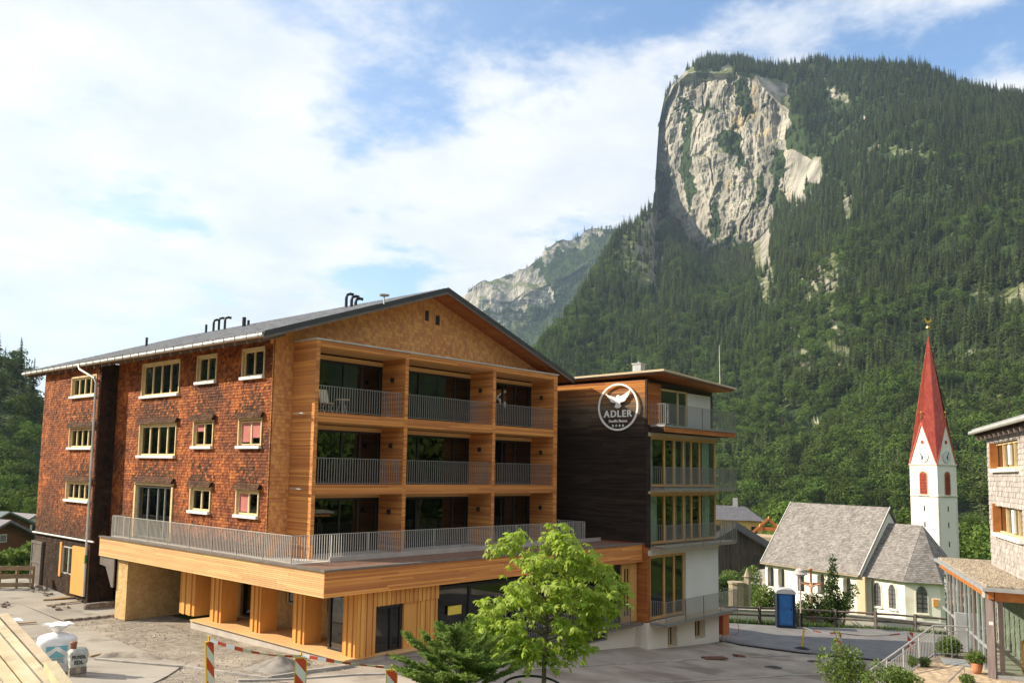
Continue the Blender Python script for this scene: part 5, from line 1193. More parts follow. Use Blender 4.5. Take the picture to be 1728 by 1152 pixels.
    m = MB(); m.obox(CP(SN + .2, .06, (ZB + ZE) / 2 - .2), cs * .48, cn * .10, v3(0, 0, (ZE - ZB) / 2)); m.build('buttress', 'tan_plaster', church)
    m = MB(); m.cyl(CP(SN + .95, -.55, ZB), CP(SN + .95, -.55, ZE), .07, n=8); m.build('downpipe', 'flashing', church)
    # small side building at the far end
    m = MB(); m.prism([CP(-3.4, -.6, ZB), CP(-.01, -.6, ZB), CP(-.01, -.6, ZE - 2.3), CP(-3.4, -.6, ZE - 3.0)], -cn * 4); m.build('side_porch_wall', 'tan_plaster', church)
    m = MB(); m.prism([CP(-3.7, -.3, ZE - 3.0), CP(-.02, -.3, ZE - 2.9), CP(-.02, -2.8, ZE - 1.0), CP(-3.2, -2.8, ZE - 1.6)], (0, 0, .2)); m.build('side_porch_roof', 'church_roof', church)
build_church()
def build_tower():
    q = at(1585, 900, 105); T0 = v3(q[0], q[1], 0); sd = 3.2; a = v3(CA[0], CA[1], 0); b = -cn
    tw = MB(); ZT, ZG, ZS = 8.6, 13.05, 22.9
    Cn = [T0, T0 + a * sd, T0 + a * sd + b * sd, T0 + b * sd]; z = v3(0, 0, 1)
    tw.prism([c + z * ZB for c in Cn], z * (ZT - ZB)); 
    fcs = [(Cn[0], a, cn), (Cn[0], b, -a), (Cn[1], b, a), (Cn[3], a, b)]
    ctr = T0 + a * sd / 2 + b * sd / 2
    for O, U, Nn in fcs: tw.prism([O + z * ZT, O + U * sd + z * ZT, O + U * (sd / 2) + z * ZG], -Nn * .3)
    t = tw.build('tower', 'cream_plaster', church)
    # spire: eight planes from the corners and the gable tops to the point
    m = MB(); tip = ctr + z * ZS; ring = []; ov = .05
    order = [(Cn[0], Cn[1]), (Cn[1], Cn[2]), (Cn[2], Cn[3]), (Cn[3], Cn[0])]
    for p, q_ in order:
        o1 = (p - ctr).normalized() * ov; mid = (p + q_) / 2; o2 = (mid - ctr).normalized() * ov
        ring += [p + o1 + z * (ZT - .1), mid + o2 + z * (ZG + .1)]
    m.v += [tuple(x) for x in ring] + [tuple(tip)]; m.f += [(k, (k + 1) % 8, 8) for k in range(8)]; sp = m.build('spire', 'spire_red', church)
    m = MB()
    for k in range(8):
        A_, B_ = ring[k], ring[(k + 1) % 8]; U = (B_ - A_); nrm = (B_ - A_).cross(tip - A_).normalized(); nrm = nrm if nrm.dot(A_ - ctr) > 0 else -nrm
        rows = 60
        for i in range(rows):
            f0, f1 = i / rows, (i + 1) / rows; n = max(1, int(8 * (1 - f0)))
            for j in range(n):
                c = [(A_.lerp(B_, g)).lerp(tip, f) for g, f in ((j / n, f0), ((j + 1) / n, f0), ((j + 1) / n, f1), (j / n, f1))]
                m.add([tuple(c[0] + nrm * .03), tuple(c[1] + nrm * .03), tuple(c[2] + nrm * .01), tuple(c[3] + nrm * .01)], [(0, 1, 2, 3)])
    m.build('spire_shingles', 'spire_red', sp, kind='stuff')
    m = MB()
    for k in range(0, 8):
        A_, B_ = ring[k], ring[(k + 1) % 8]; m.beam(A_, B_, .07, .13)
    m.build('gable_trim', 'spire_red', sp)
    m = MB(); m.cyl(tip - z * .3, tip + z * 1.3, .06, .03, n=6); m.build('finial_rod', 'flashing', sp)
    m = MB(); m.lathe(tuple(tip + z * .75), [(.02, -.2), (.2, -.1), (.24, 0), (.2, .12), (.02, .2)], 12); m.build('finial_ball', 'gold', sp)
    m = MB(); u = (a - b).normalized()
    m.prism([tip + z * (1.35 + y) + u * x for x, y in ((-.42,.15),(-.3,.5),(-.15,.22),(.1,.2),(.2,.5),(.36,.42),(.3,.3),(.22,.05),(.05,-.12),(-.2,-.08))], u.cross(z) * .04); m.build('weathercock', 'gold', sp)
    for k in (1, 3, 5, 7):
        m = MB(); m.cyl(ring[k] - z * .1, ring[k] + z * 1.0, .03, n=5); m.lathe(tuple(ring[k] + z * .55), [(.01, -.1), (.11, 0), (.01, .1)], 8); m.lathe(tuple(ring[k] + z * 1.05), [(.01, -.14), (.1, 0), (.01, .16)], 6); m.build('gable_finial', 'gold', sp)
    for O, U, Nn in fcs[:2]:
        arch_window(church, O + U * (sd / 2 - .41) + z * 5.42 + Nn * .02, U, Nn, .82, 2.4, .03, 'louvre_red', name='belfry_window', frame='tan_plaster')
        c = O + U * (sd / 2) + z * 9.45 + Nn * .04
        m = MB(); n = 28; m.v += [tuple(c + U * (.66 * math.cos(2*math.pi*k/n)) + z * (.66 * math.sin(2*math.pi*k/n)) + Nn * d) for d in (0, .05) for k in range(n)]; m.f += [tuple(range(n, 2 * n))] + [(k, (k+1) % n, n + (k+1) % n, n + k) for k in range(n)]
        cl = m.build('clock', 'clock_face', church)
        m = MB()
        for k in range(12): t_ = math.pi * k / 6; m.beam(c + U * .50 * math.cos(t_) + z * .50 * math.sin(t_) + Nn * .06, c + U * .60 * math.cos(t_) + z * .60 * math.sin(t_) + Nn * .06, .05, .03, up=Nn)
        m.build('hour_marks', 'grey_metal', cl)
        m = MB(); m.beam(c + Nn * .09 - U * .1 - z * .14, c + U * .26 + z * .40 + Nn * .09, .06, .03, up=Nn); m.build('clock_hand', 'dark_frame', cl)
        m = MB(); m.beam(c + Nn * .12 + z * .1, c - z * .34 + U * .04 + Nn * .12, .07, .03, up=Nn); m.build('clock_hand', 'dark_frame', cl)
        m = MB(); m.cyl(O + U * (sd / 2) + z * 11.0 - Nn * .02, O + U * (sd / 2) + z * 11.0 + Nn * .03, .2, n=14); m.build('round_opening', 'louvre_red', church)
        m = MB(); m.beam(O + z * ZT + Nn * .04, O + U * sd + z * ZT + Nn * .04, .10, .14); m.beam(O + z * 5.25 + Nn * .04, O + U * sd + z * 5.25 + Nn * .04, .10, .12); m.build('string_course', 'white_plaster', church)
        for side in (.16, sd - .16):       # painted corner stones
            m = MB()
            for i in range(26):
                w_ = .15 if i % 2 else .10; m.obox(O + U * side + z * (ZB + .3 + i * .5) + Nn * .012, U * w_, Nn * .012, z * .22)
            m.build('quoins', 'white_plaster', church, kind='stuff')
        for zz in (.2, 2.2, 3.9):
            m = MB(); m.obox(O + U * (sd / 2) + z * zz + Nn * .005, U * .08, Nn * .01, z * .28); m.build('slit_opening', 'dark_frame', church)
build_tower()

# ------------------------------------------------------------------ shingled house with glazed porch, at the edge of the picture
mat('grey_shingle', (.34, .305, .29), (.44, .40, .375), scale=2.2, rough=.85, isl=.16, bump=.3, bscale=30, spec=.15)
mat('orange_wood', (.36, .12, .03), (.46, .18, .05), scale=4, rough=.6)
mat('grey_wood', (.17, .135, .13), (.25, .20, .19), scale=5, rough=.8, stretch=(3, 3, .3), bump=.3)
mat('roof_gravel', (.22, .17, .12), (.42, .36, .28), scale=14, rough=.95, bump=1, bscale=20, detail=3)
mat('grey_metal', (.33, .34, .35), (.42, .43, .44), scale=3, rough=.5, metal=.3)
HW = np.array([.93, .37]); HW /= np.linalg.norm(HW); hu = v3(-HW[0], -HW[1], 0); hn = v3(-HW[1], HW[0], 0)
HQ = at(1672, 900, 37); HQ = v3(HQ[0], HQ[1], 0)
def hs_of(px, py):
    d = ray(px, py); t, s = np.linalg.solve(np.array([[d[0], -hu.x], [d[1], -hu.y]]), np.array([HQ.x, HQ.y])); return s, d[2] * t + H
guest = thing('shingled_house', 'grey shingled house with orange window casings beside the glazed porch', 'house', tuple(HQ))
def build_guest():
    wn = []
    for (xa, ya), (xb, yb) in (((1675, 748), (1720, 790)), ((1680, 849), (1728, 912))):
        s0, z1 = hs_of(xa, ya); s1, z0 = hs_of(xb, yb); wn.append((s0, s1, z0, z1))
    hs = [(a, b, c + 3, d + 3) for a, b, c, d in wn]; ext = 16.0
    m = MB(); wallsheet(m, HQ + v3(0, 0, -3), hu, hn, ext, 11.7, hs, .3); m.obox(HQ + hu * 8 - hn * 5 + v3(0, 0, 3), hu * 7.7, hn * 4.6, v3(0, 0, 5.7)); wl = m.build('wall', 'grey_shingle', guest)
    m = MB(); shingles(m, HQ + v3(0, 0, -1), hu, hn, ext, 9.6, .16, .17, [(a, b, c - 2, d - 2) for a, b, c, d in hs], .03, 301); m.build('shingles', 'grey_shingle', wl, kind='stuff')
    m = MB(); shingles(m, HQ + v3(0, 0, -1) - hn * .3, hn, -hu, .3, 9.6, .12, .17, (), .03, 302); m.build('shingles', 'grey_shingle', wl, kind='stuff')
    m = MB(); m.prism([HQ + hu * (ext + .004) - hn * .0 + v3(0, 0, -3), HQ + hu * (ext + .004) - hn * 9.6 + v3(0, 0, -3), HQ + hu * (ext + .004) - hn * 9.6 + v3(0, 0, 8.7), HQ + hu * (ext + .004) - hn * 4.8 + v3(0, 0, 9.75), HQ + hu * (ext + .004) + v3(0, 0, 8.7)], hu * .2); m.build('end_wall', 'grey_shingle', guest)
    m = MB(); shingles(m, HQ + hu * (ext + .204) + v3(0, 0, -1), -hn, hu, 9.6, 9.7, .16, .17, (), .03, 303); m.build('shingles', 'grey_shingle', wl, kind='stuff')
    for a, b, c, d in hs:
        O = HQ + hu * (a + .03) + v3(0, 0, c - 3 + .02); window(guest, O, hu, hn, b - a - .06, d - c - .04, [1.1, .9, .7, .9], frame='window_wood', fw=.06, depth=.12, sill='white_sill', inset=.08)
        q = MB(); q.obox(HQ + hu * (a + .09) + v3(0, 0, (c + d) / 2 - 3) + hn * .0, hu * .07, hn * .12, v3(0, 0, (d - c) / 2)); q.build('window_casing', 'orange_wood', guest)
        q = MB(); q.obox(HQ + hu * (a + (b - a) * .62) + v3(0, 0, (c + d) / 2 - 3) - hn * .05, hu * .16, hn * .03, v3(0, 0, (d - c) / 2 - .14)); q.build('window_panel', 'white_sill', guest)
    m = MB(); ze = 8.72; e0 = HQ - hu * .4 + hn * .42; e1 = HQ + hu * (ext + .7) + hn * .42; up = -hn * 6 + v3(0, 0, 1.3)
    m.prism([e0 + v3(0, 0, ze), e1 + v3(0, 0, ze), e1 + up + v3(0, 0, ze), e0 + up + v3(0, 0, ze)], (0, 0, .16)); m.prism([e0 + up + v3(0, 0, ze), e1 + up + v3(0, 0, ze), e1 + up * 2 - v3(0, 0, 2.6) + v3(0, 0, ze), e0 + up * 2 - v3(0, 0, 2.6) + v3(0, 0, ze)], (0, 0, .16)); rf = m.build('roof', 'grey_metal', guest)
    m = MB(); i0 = .08; m.prism([e0 + v3(0, 0, ze - .12) + hu * i0 - hn * i0, e1 + v3(0, 0, ze - .12) - hn * i0, e1 + up * .5 + v3(0, 0, ze - .12), e0 + up * .5 + hu * i0 + v3(0, 0, ze - .12)], (0, 0, .118)); m.build('soffit', 'black_shingle', rf)
    m = MB(); m.tube([e0 + hn * .06 + v3(0, 0, ze + .02), e1 + hn * .06 + v3(0, 0, ze + .02)], .07, 8); m.build('gutter', 'gutter_metal', rf)
    b = MB().beam((0, 0, 0), tuple(-hn * .95 + v3(0, 0, .2)), .09, .14); me = bpy.data.meshes.new('rafter'); me.from_pydata(b.v, [], b.f); me.materials.append(MAT['grey_wood'])
    for i in range(20): shared('rafter', me, rf, e0 - hn * .1 + hu * (.3 + i * .8) + v3(0, 0, ze - .2))
build_guest()
PZ = 1.38                                           # paved path in front of the porch
porch = None
def build_porch():
    global porch
    zt = H - 3.06
    P1, P2, P3 = [v3(*atz(x, y, zt)) for x, y in ((1576, 941), (1658, 991), (1800, 1001))]; P4 = P1 + (P3 - P2)
    porch = thing('glazed_porch', 'flat roofed entrance porch with tall glass walls and gravel on its roof', 'porch', tuple(P2 - v3(0, 0, 3)))
    dn = v3(0, 0, -1); m = MB(); m.prism([P1, P2, P3, P4], dn * .10); rf = m.build('roof', 'grey_metal', porch)
    uL = (P1 - P2).normalized(); uF = (P3 - P2).normalized(); LL = (P1 - P2).length; LF = (P3 - P2).length
    m = MB(); i = .12; m.prism([P1 - uL * i + uF * i + dn * -.005, P2 + uL * i + uF * i + dn * -.005, P3 + uL * i + dn * -.005, P4 - uL * i + dn * -.005], (0, 0, .05)); m.build('roof_gravel', 'roof_gravel', rf)
    # pebbles that give the gravel its grain
    m = MB(); r = random.Random(9)
    for k in range(9000):
        a, b = r.random(), r.random(); c = P2 + uL * (i + a * (LL - 2 * i)) + uF * (i + b * min(LF - 2 * i, 6.5)) + v3(0, 0, .045); s = r.uniform(.012, .035); t = r.uniform(0, 6)
        m.add([tuple(c + v3(s * math.cos(t), s * math.sin(t), 0)), tuple(c + v3(s * math.cos(t + 2.1), s * math.sin(t + 2.1), 0)), tuple(c + v3(s * math.cos(t + 4.2), s * math.sin(t + 4.2), 0)), tuple(c + v3(0, 0, s))], [(0, 1, 3), (1, 2, 3), (2, 0, 3)])
    mat('pebble', (.30, .24, .18), (.45, .38, .30), scale=3, rough=.9, isl=.5); m.build('roof_pebbles', 'pebble', rf, kind='stuff')
    nL = v3(-uL.y, uL.x, 0); nL = nL if nL.dot(P2 - P3) > 0 else -nL; nF = v3(-uF.y, uF.x, 0); nF = nF if nF.dot(P2 - P1) > 0 else -nF
    B2 = P2 + uL * .3 + uF * .22
    m = MB(); m.beam(B2 + dn * .21 - uL * .2, B2 + uL * (LL - .5) + dn * .21, .14, .22); m.build('beam', 'orange_wood', porch)
    m = MB(); m.beam(B2 + dn * .24 + uF * .12, B2 + uF * (LF - .5) + dn * .24, .16, .28); m.build('beam', 'orange_wood', porch)
    zf = PZ - zt
    m = MB(); m.beam(B2 + dn * .1, B2 + dn * (zt - PZ), .2, .2); m.build('post', 'grey_wood', porch)
    # glass walls: mullion and pane one by one
    def glasswall(O, U, Nn, n, step, base, kind):
        for k in range(n):
            a = O + U * (k * step); mm = MB(); mm.beam(a + dn * .32, a + v3(0, 0, base - zt), .07, .12, up=U); mm.build('mullion', kind if k % 3 else 'grey_wood', porch)
            p = MB(); p.obox(a + U * (step / 2) + v3(0, 0, (base - zt - .32) / 2), U * (step / 2 - .04), Nn * .006, v3(0, 0, (zt - base - .32) / 2)); p.build('pane', 'pane_clear', porch)
    glasswall(B2 + uL * .35, uL, nL, int((LL - 1.0) / .75), .75, PZ - .9, 'grey_metal')
    glasswall(B2 + uF * .25, uF, nF, 4, 1.45, PZ + .1, 'grey_wood')
    m = MB(); m.beam(B2 + uL * .3 + v3(0, 0, PZ + .75 - zt), B2 + uL * (LL - .6) + v3(0, 0, PZ + .75 - zt), .06, .08); m.build('transom', 'grey_metal', porch)
    m = MB(); m.beam(B2 + uF * .1 + v3(0, 0, PZ + .06 - zt), B2 + uF * (LF - .6) + v3(0, 0, PZ + .06 - zt), .2, .12); m.build('threshold', 'grey_metal', porch)
    # inside: timber wall, floor, stair rail
    m = MB(); m.obox(B2 + uF * 3.4 + uL * 2.6 + v3(0, 0, (PZ - zt) / 2), uF * .05 + uL * .0, uL * 1.9, v3(0, 0, (zt - PZ) / 2 - .15)); m.build('inner_wall', 'larch_fascia', porch)
    m = MB(); m.prism([B2 + v3(0, 0, PZ - zt), B2 + uF * (LF - .6) + v3(0, 0, PZ - zt), B2 + uF * (LF - .6) + uL * (LL - .6) + v3(0, 0, PZ - zt), B2 + uL * (LL - .6) + v3(0, 0, PZ - zt)], (0, 0, .05)); m.build('floor', 'concrete', porch)
    m = MB(); a = B2 + uF * .9 + uL * .8; b = B2 + uF * 2.2 + uL * 4.5
    m.beam(a + v3(0, 0, PZ + .95 - zt), b + v3(0, 0, PZ + .95 - zt), .05, .08)
    for k in range(6): c = a.lerp(b, k / 5); m.beam(c + v3(0, 0, PZ + .05 - zt), c + v3(0, 0, PZ + .93 - zt), .05)
    m.build('stair_rail', 'orange_wood', porch)
    m = MB(); m.obox(B2 + nF * .11 + v3(0, 0, PZ + 1.55 - zt), uF * .05, nF * .01, v3(0, 0, .05)); m.build('bell_plate', 'white_sill', porch)
    m = MB(); m.obox(B2 - uF * .14 + dn * .18, uF * .04, nF * .05, v3(0, 0, .12)); m.build('porch_lamp', 'white_sill', porch)
    q = v3(*atz(1623, 1098, PZ)); m = MB(); m.obox(v3(q.x, q.y, PZ + .62), uF * .16, uL * .13, v3(0, 0, .62)); m.build('pillar', 'grey_metal', porch)
build_porch()
# ------------------------------------------------------------------ roads, yard, kerbs
G = lambda *pts: [gp(x, y, z) for x, y, z in pts]
drape('gravel_yard', [(9, 64), (18.4, 52), (18.7, 43.2), (20.8, 43), (20.8, 35), (19.7, 35), (19.7, 24.4), (24.5, 24.2), (30, 24.3), (38.4, 23.9), (30, 18), (20, 14), (6, 16), (-10, 24), (-16, 46)], 'gravel_base', .055, step=.5, bump=.015)
drape('yard_paving', G((-120, 972, -6.7), (-20, 974, -6.7), (54, 985, -6.7), (100, 996, -6.8)) + [(18.55, 43.2), (20, 43), (20.6, 40.3)] + G((192, 1041, -7.2), (105, 1050, -7.1), (36, 1022, -6.9), (-60, 1010, -6.8)), 'yard_concrete', .095)
drape('yard_road', G((-300, 1000, -6.6), (-60, 1010, -6.7), (36, 1022, -6.9), (150, 1066, -6.9), (262, 1109, -6.8), (310, 1124, -6.7)) + [(9.5, 20.5), (7, 19), (-4, 22), (-14, 40)], 'yard_concrete', .09)
drape('lower_road', G((598, 1130, -6.9), (700, 1118, -7), (860, 1106, -7.5), (960, 1102, -8), (1060, 1082, -8.6)) + [(38.45, 23.75), (46.0, 23.7), (50, 22.5), (52, 14)] + [(48, 4), (36, 0), (24, 8), (18, 13)] + G((460, 1152, -6.85),), 'asphalt_old', .08)
drape('upper_road', [(46.05, 23.68), (47.0, 30), (52, 30.5)] + G((1225, 1054, -9.7), (1330, 1060, -9.75), (1480, 1064, -9.8), (1600, 1074, -9.9), (1700, 1085, -10)) + [(60, 4)] + G((1600, 1122, -9.6), (1480, 1116, -9.6), (1330, 1101, -9.5), (1250, 1090, -9.4)), 'asphalt_new', .14)
def polyline(pts, step):
    out = []; acc = 0
    for (x0, y0), (x1, y1) in zip(pts[:-1], pts[1:]):
        l = math.hypot(x1 - x0, y1 - y0); n = max(1, int(round(l / step)))
        for i in range(n): out.append(((x0 + (x1 - x0) * i / n, y0 + (y1 - y0) * i / n), (x0 + (x1 - x0) * (i + 1) / n, y0 + (y1 - y0) * (i + 1) / n)))
    return out
def kerb(name, pts, w_=.14, up=.07, m='kerb_stone'):
    up += .055
    root = link(name, None); root['kind'] = 'structure'; ORG[root.name] = (0, 0, 0)
    for (x0, y0), (x1, y1) in polyline(pts, 1.0):
        l = math.hypot(x1 - x0, y1 - y0); dx, dy = (x1 - x0) / l, (y1 - y0) / l; a = v3(x0 + dx * .006, y0 + dy * .006, g1(x0, y0) + up - .1); b = v3(x1 - dx * .006, y1 - dy * .006, g1(x1, y1) + up - .1)
        mm = MB(); mm.beam(a, b, w_, .2); mm.build('kerb_stone', m, root)
kerb('kerb', G((160, 1117, -6.6), (310, 1130, -6.7), (455, 1150, -6.8)), .12, .10)
kerb('kerb', G((455, 1149, -6.8), (520, 1138, -6.9), (598, 1128, -6.9)), .12, .12)
kerb('kerb', G((400, 1153, -6.7), (505, 1150, -6.8), (600, 1143, -6.9), (720, 1141, -7)), .10, .08)
kerb('kerb', G((700, 1150, -7), (870, 1134, -7.5), (1000, 1126, -8.2), (1070, 1121, -8.7), (1200, 1114, -9.1), (1330, 1108, -9.4), (1440, 1106, -9.5)), .16, .055)
kerb('kerb', G((1060, 1158, -8.2), (1185, 1151, -8.5), (1330, 1142, -8.9), (1440, 1140, -9)), .14, .06)
mat('tar_edge', (.03, .028, .026), (.05, .046, .042), scale=4, rough=.9)
kerb('asphalt_edge', [(46.3, 23.5)] + G((1250, 1091, -9.4), (1330, 1102, -9.5), (1480, 1117, -9.6)), .10, .085, 'tar_edge')
mat('paver', (.20, .165, .135), (.30, .25, .205), scale=6, rough=.9, obr=.3, bump=.3)
def row_of_pavers():
    """toothed edge where the old paving stops"""
    root = link('paving_edge', None); root['kind'] = 'structure'; ORG[root.name] = (0, 0, 0)
    for i, ((x0, y0), (x1, y1)) in enumerate(polyline(G((105, 1050, -7.1), (192, 1041, -7.2)), .24)):
        z = g1(x0, y0); mm = MB(); d = v3(x1 - x0, y1 - y0, 0).normalized(); s_ = v3(-d.y, d.x, 0); mm.obox(v3((x0 + x1) / 2, (y0 + y1) / 2, z + .10) + s_ * (.05 if i % 2 else -.03), d * .11, s_ * .10, v3(0, 0, .05)); mm.build('paving_stone', 'paver', root)
row_of_pavers()
def loose_pavers():
    b = MB().box(-.105, .105, -.055, .055, 0, .085); me = bpy.data.meshes.new('paving_stone'); me.from_pydata(b.v, [], b.f); me.materials.append(MAT['paver'])
    r = random.Random(3); n = 0
    def put(x, y, z, rz, lb, gr, tilt=0):
        o = link('paving_stone', me); o.location = (x, y, z); o.rotation_euler = (tilt, r.uniform(-.1, .1), rz); tag(o, lb, 'paving stone', gr)
    for cx, cy, k, sx, lb, gr in ((72, 1000, 14, 22, 'loose grey paving stone in the heap near the cellar door', 'paving stones by the cellar door'), (98, 1030, 7, 16, 'loose paving stone lying next to the joint in the yard', 'paving stones beside the yard joint'), (135, 1008, 6, 18, 'loose paving stone lying before the dark shingle wall', 'paving stones before the dark wall'), (8, 1022, 6, 8, 'loose paving stone in the small heap at the yard edge', 'paving stones at the yard edge')):
        for i in range(k):
            px, py = cx + r.gauss(0, sx * .45), cy + r.gauss(0, 3.2); x, y = gp(px, py, -6.9); put(x, y, g1(x, y) + .10 + (.085 if r.random() < .3 else 0), r.uniform(0, 3), lb, gr, r.choice((0, 0, .5)))
    # the neat stack beside the store
    x0, y0 = gp(176, 1028, -7.1)
    for lv in range(3):
        for i in range(8 - lv):
            for j in range(2): put(x0 - .9 + i * .23 + lv * .05, y0 + j * .13, g1(x0, y0) + .10 + lv * .088, 0 + r.uniform(-.08, .08), 'grey paving stone stacked in rows beside the shingled store', 'paving stones stacked by the store')
loose_pavers()
mat('raw_plank', (.52, .41, .25), (.66, .54, .36), scale=3, rough=.8, obr=.12, stretch=(1, 1, 1), bump=.25, bscale=30, big=((.40, .31, .20), 1.5, .55, .7))
mat('old_plank', (.25, .18, .11), (.38, .27, .15), scale=3, rough=.85, obr=.2)
def loose_boards():
    for (xa, ya), (xb, yb), w_, lb in (((72, 1016), (128, 1012), .16, 'old board lying across the heap of paving stones'), ((78, 1026), (150, 1017), .10, 'long thin board lying before the paving heap'), ((90, 1014), (118, 1011), .22, 'short yellow board on the heap of paving stones'), ((20, 1058), (60, 1055), .12, 'reddish board lying on the yard road'), ((150, 1113), (168, 1110), .14, 'offcut of yellow board beside the kerb')):
        a = gp(xa, ya, -6.9); b = gp(xb, yb, -6.9); m = MB(); m.beam(v3(*a, g1(*a) + .14), v3(*b, g1(*b) + .16), w_, .04); tag(m.build('board', 'old_plank'), lb, 'board')
loose_boards()
def sand_pile():
    x, y = gp(470, 1130, -6.85); r = random.Random(5); m = MB(); n, k = 40, 12
    for i in range(k + 1):
        f = i / k
        for j in range(n):
            t = 2 * math.pi * j / n; R = f * (.95 + .2 * math.sin(t * 3 + 1)) ; h = .42 * (1 - f) ** 1.15 + .05 * math.sin(5 * t + i) * f * (1 - f); xx, yy = x + R * math.cos(t) * 1.25, y + R * math.sin(t) * .85; m.v.append((xx, yy, g1(xx, yy) + .07 + h - (.06 if i == k else 0)))
    for i in range(k):
        for j in range(n): m.f.append((i * n + j, (i + 1) * n + j, (i + 1) * n + (j + 1) % n, i * n + (j + 1) % n))
    mat('sand', (.22, .20, .175), (.29, .265, .23), scale=6, rough=.95, bump=.6, bscale=30); tag(m.build('sand_pile', 'sand', smooth=True), 'small heap of grey sand in the gravel before the porch', 'sand pile')
sand_pile()
def gravel_heap():
    """ridge of loose gravel left along the kerb"""
    m = MB(); r = random.Random(8); pts = G((150, 1112, -6.6), (200, 1110, -6.65), (240, 1111, -6.7), (285, 1118, -6.75)); P_ = [q for q in polyline(pts, .25)]; n = 9
    for i, ((x, y), _) in enumerate(P_):
        for j in range(n):
            f = j / (n - 1) * 2 - 1; h = .16 * (1 - f * f) * (.6 + .5 * r.random()) * min(1, i / 3, (len(P_) - 1 - i) / 3); xx, yy = x + f * .35, y + f * .35; m.v.append((xx, yy, g1(xx, yy) + .08 + h))
    for i in range(len(P_) - 1):
        for j in range(n - 1): a = i * n + j; m.f.append((a, a + 1, a + n + 1, a + n))
    tag(m.build('gravel_heap', 'gravel_base', smooth=True), 'low ridge of loose gravel heaped along the yard kerb', 'gravel heap')
gravel_heap()
def gravel_stones():
    """loose stones scattered over the unfinished yard"""
    r = random.Random(14); m = MB(); n = 7000; P_ = [(r.uniform(60, 640), 1050 + 105 * r.random()) for _ in range(n)]
    C_ = np.array([(7.5 + 13 * r.random(), 21 + 19 * r.random()) for _ in range(n)]); Z = gz(C_[:, 0], C_[:, 1]) + .06
    for (x, y), z in zip(C_, Z):
        if x > 19.6: continue
        s_ = r.uniform(.012, .04) * (1.8 if r.random() < .04 else 1); t = r.uniform(0, 6.3); a = [(x + s_ * math.cos(t + k * 1.57) * r.uniform(.7, 1.3), y + s_ * math.sin(t + k * 1.57) * r.uniform(.7, 1.3), z - .01) for k in range(4)]
        m.add(a + [(x, y, z + s_ * .8)], [(0, 1, 4), (1, 2, 4), (2, 3, 4), (3, 0, 4)])
    o = m.build('loose_gravel', 'pebble', kind='stuff'); o['label'] = 'loose stones scattered over the unfinished yard'; o['category'] = 'gravel'
gravel_stones()
mat('cast_iron', (.05, .042, .04), (.09, .075, .065), scale=8, rough=.7, bump=.5, bscale=40)
mat('rust_plate', (.14, .06, .04), (.2, .09, .06), scale=6, rough=.8)
def covers():
    for px, py, r_, lb in ((1305, 1129, .42, 'round cast iron manhole cover in the old road surface'), (1374, 1119, .36, 'small round drain cover further along the old road')):
        x, y = gp(px, py, -9); m = MB(); m.cyl((x, y, g1(x, y) + .0), (x, y, g1(x, y) + .10), r_, n=28); o = m.build('manhole_cover', 'cast_iron'); tag(o, lb, 'manhole cover')
        q = MB(); n = 28; q.lathe((x, y, g1(x, y) + .075), [(r_ + .005, 0), (r_ + .005, .03), (r_ + .07, .03), (r_ + .07, 0)], n); q.build('rim', 'kerb_stone', None).parent = o
        for rr in (.3, .6, .85): k = MB(); k.lathe((x, y, g1(x, y) + .095), [(r_ * rr, 0), (r_ * rr, .012), (r_ * rr + .03, .012), (r_ * rr + .03, 0)], n); k.build('ring', 'cast_iron', None).parent = o
    for px, py, lb in ((1206, 1114.5, 'rusty steel plate lying askew by the pale kerb'), (1247, 1110.5, 'small dark iron cap beside the pale kerb')):
        x, y = gp(px, py, -9); s_ = .55 if px < 1230 else .2; m = MB(); m.obox(v3(x, y, g1(x, y) + .15), v3(s_, -s_ * .55, -.02), v3(.12, .2, 0), v3(0, 0, .035)); m.obox(v3(x, y, g1(x, y) + .192), v3(s_ * .9, -s_ * .5, -.02), v3(.06, .1, 0), v3(0, 0, .008)); tag(m.build('steel_plate', 'rust_plate'), lb, 'steel plate')
covers()

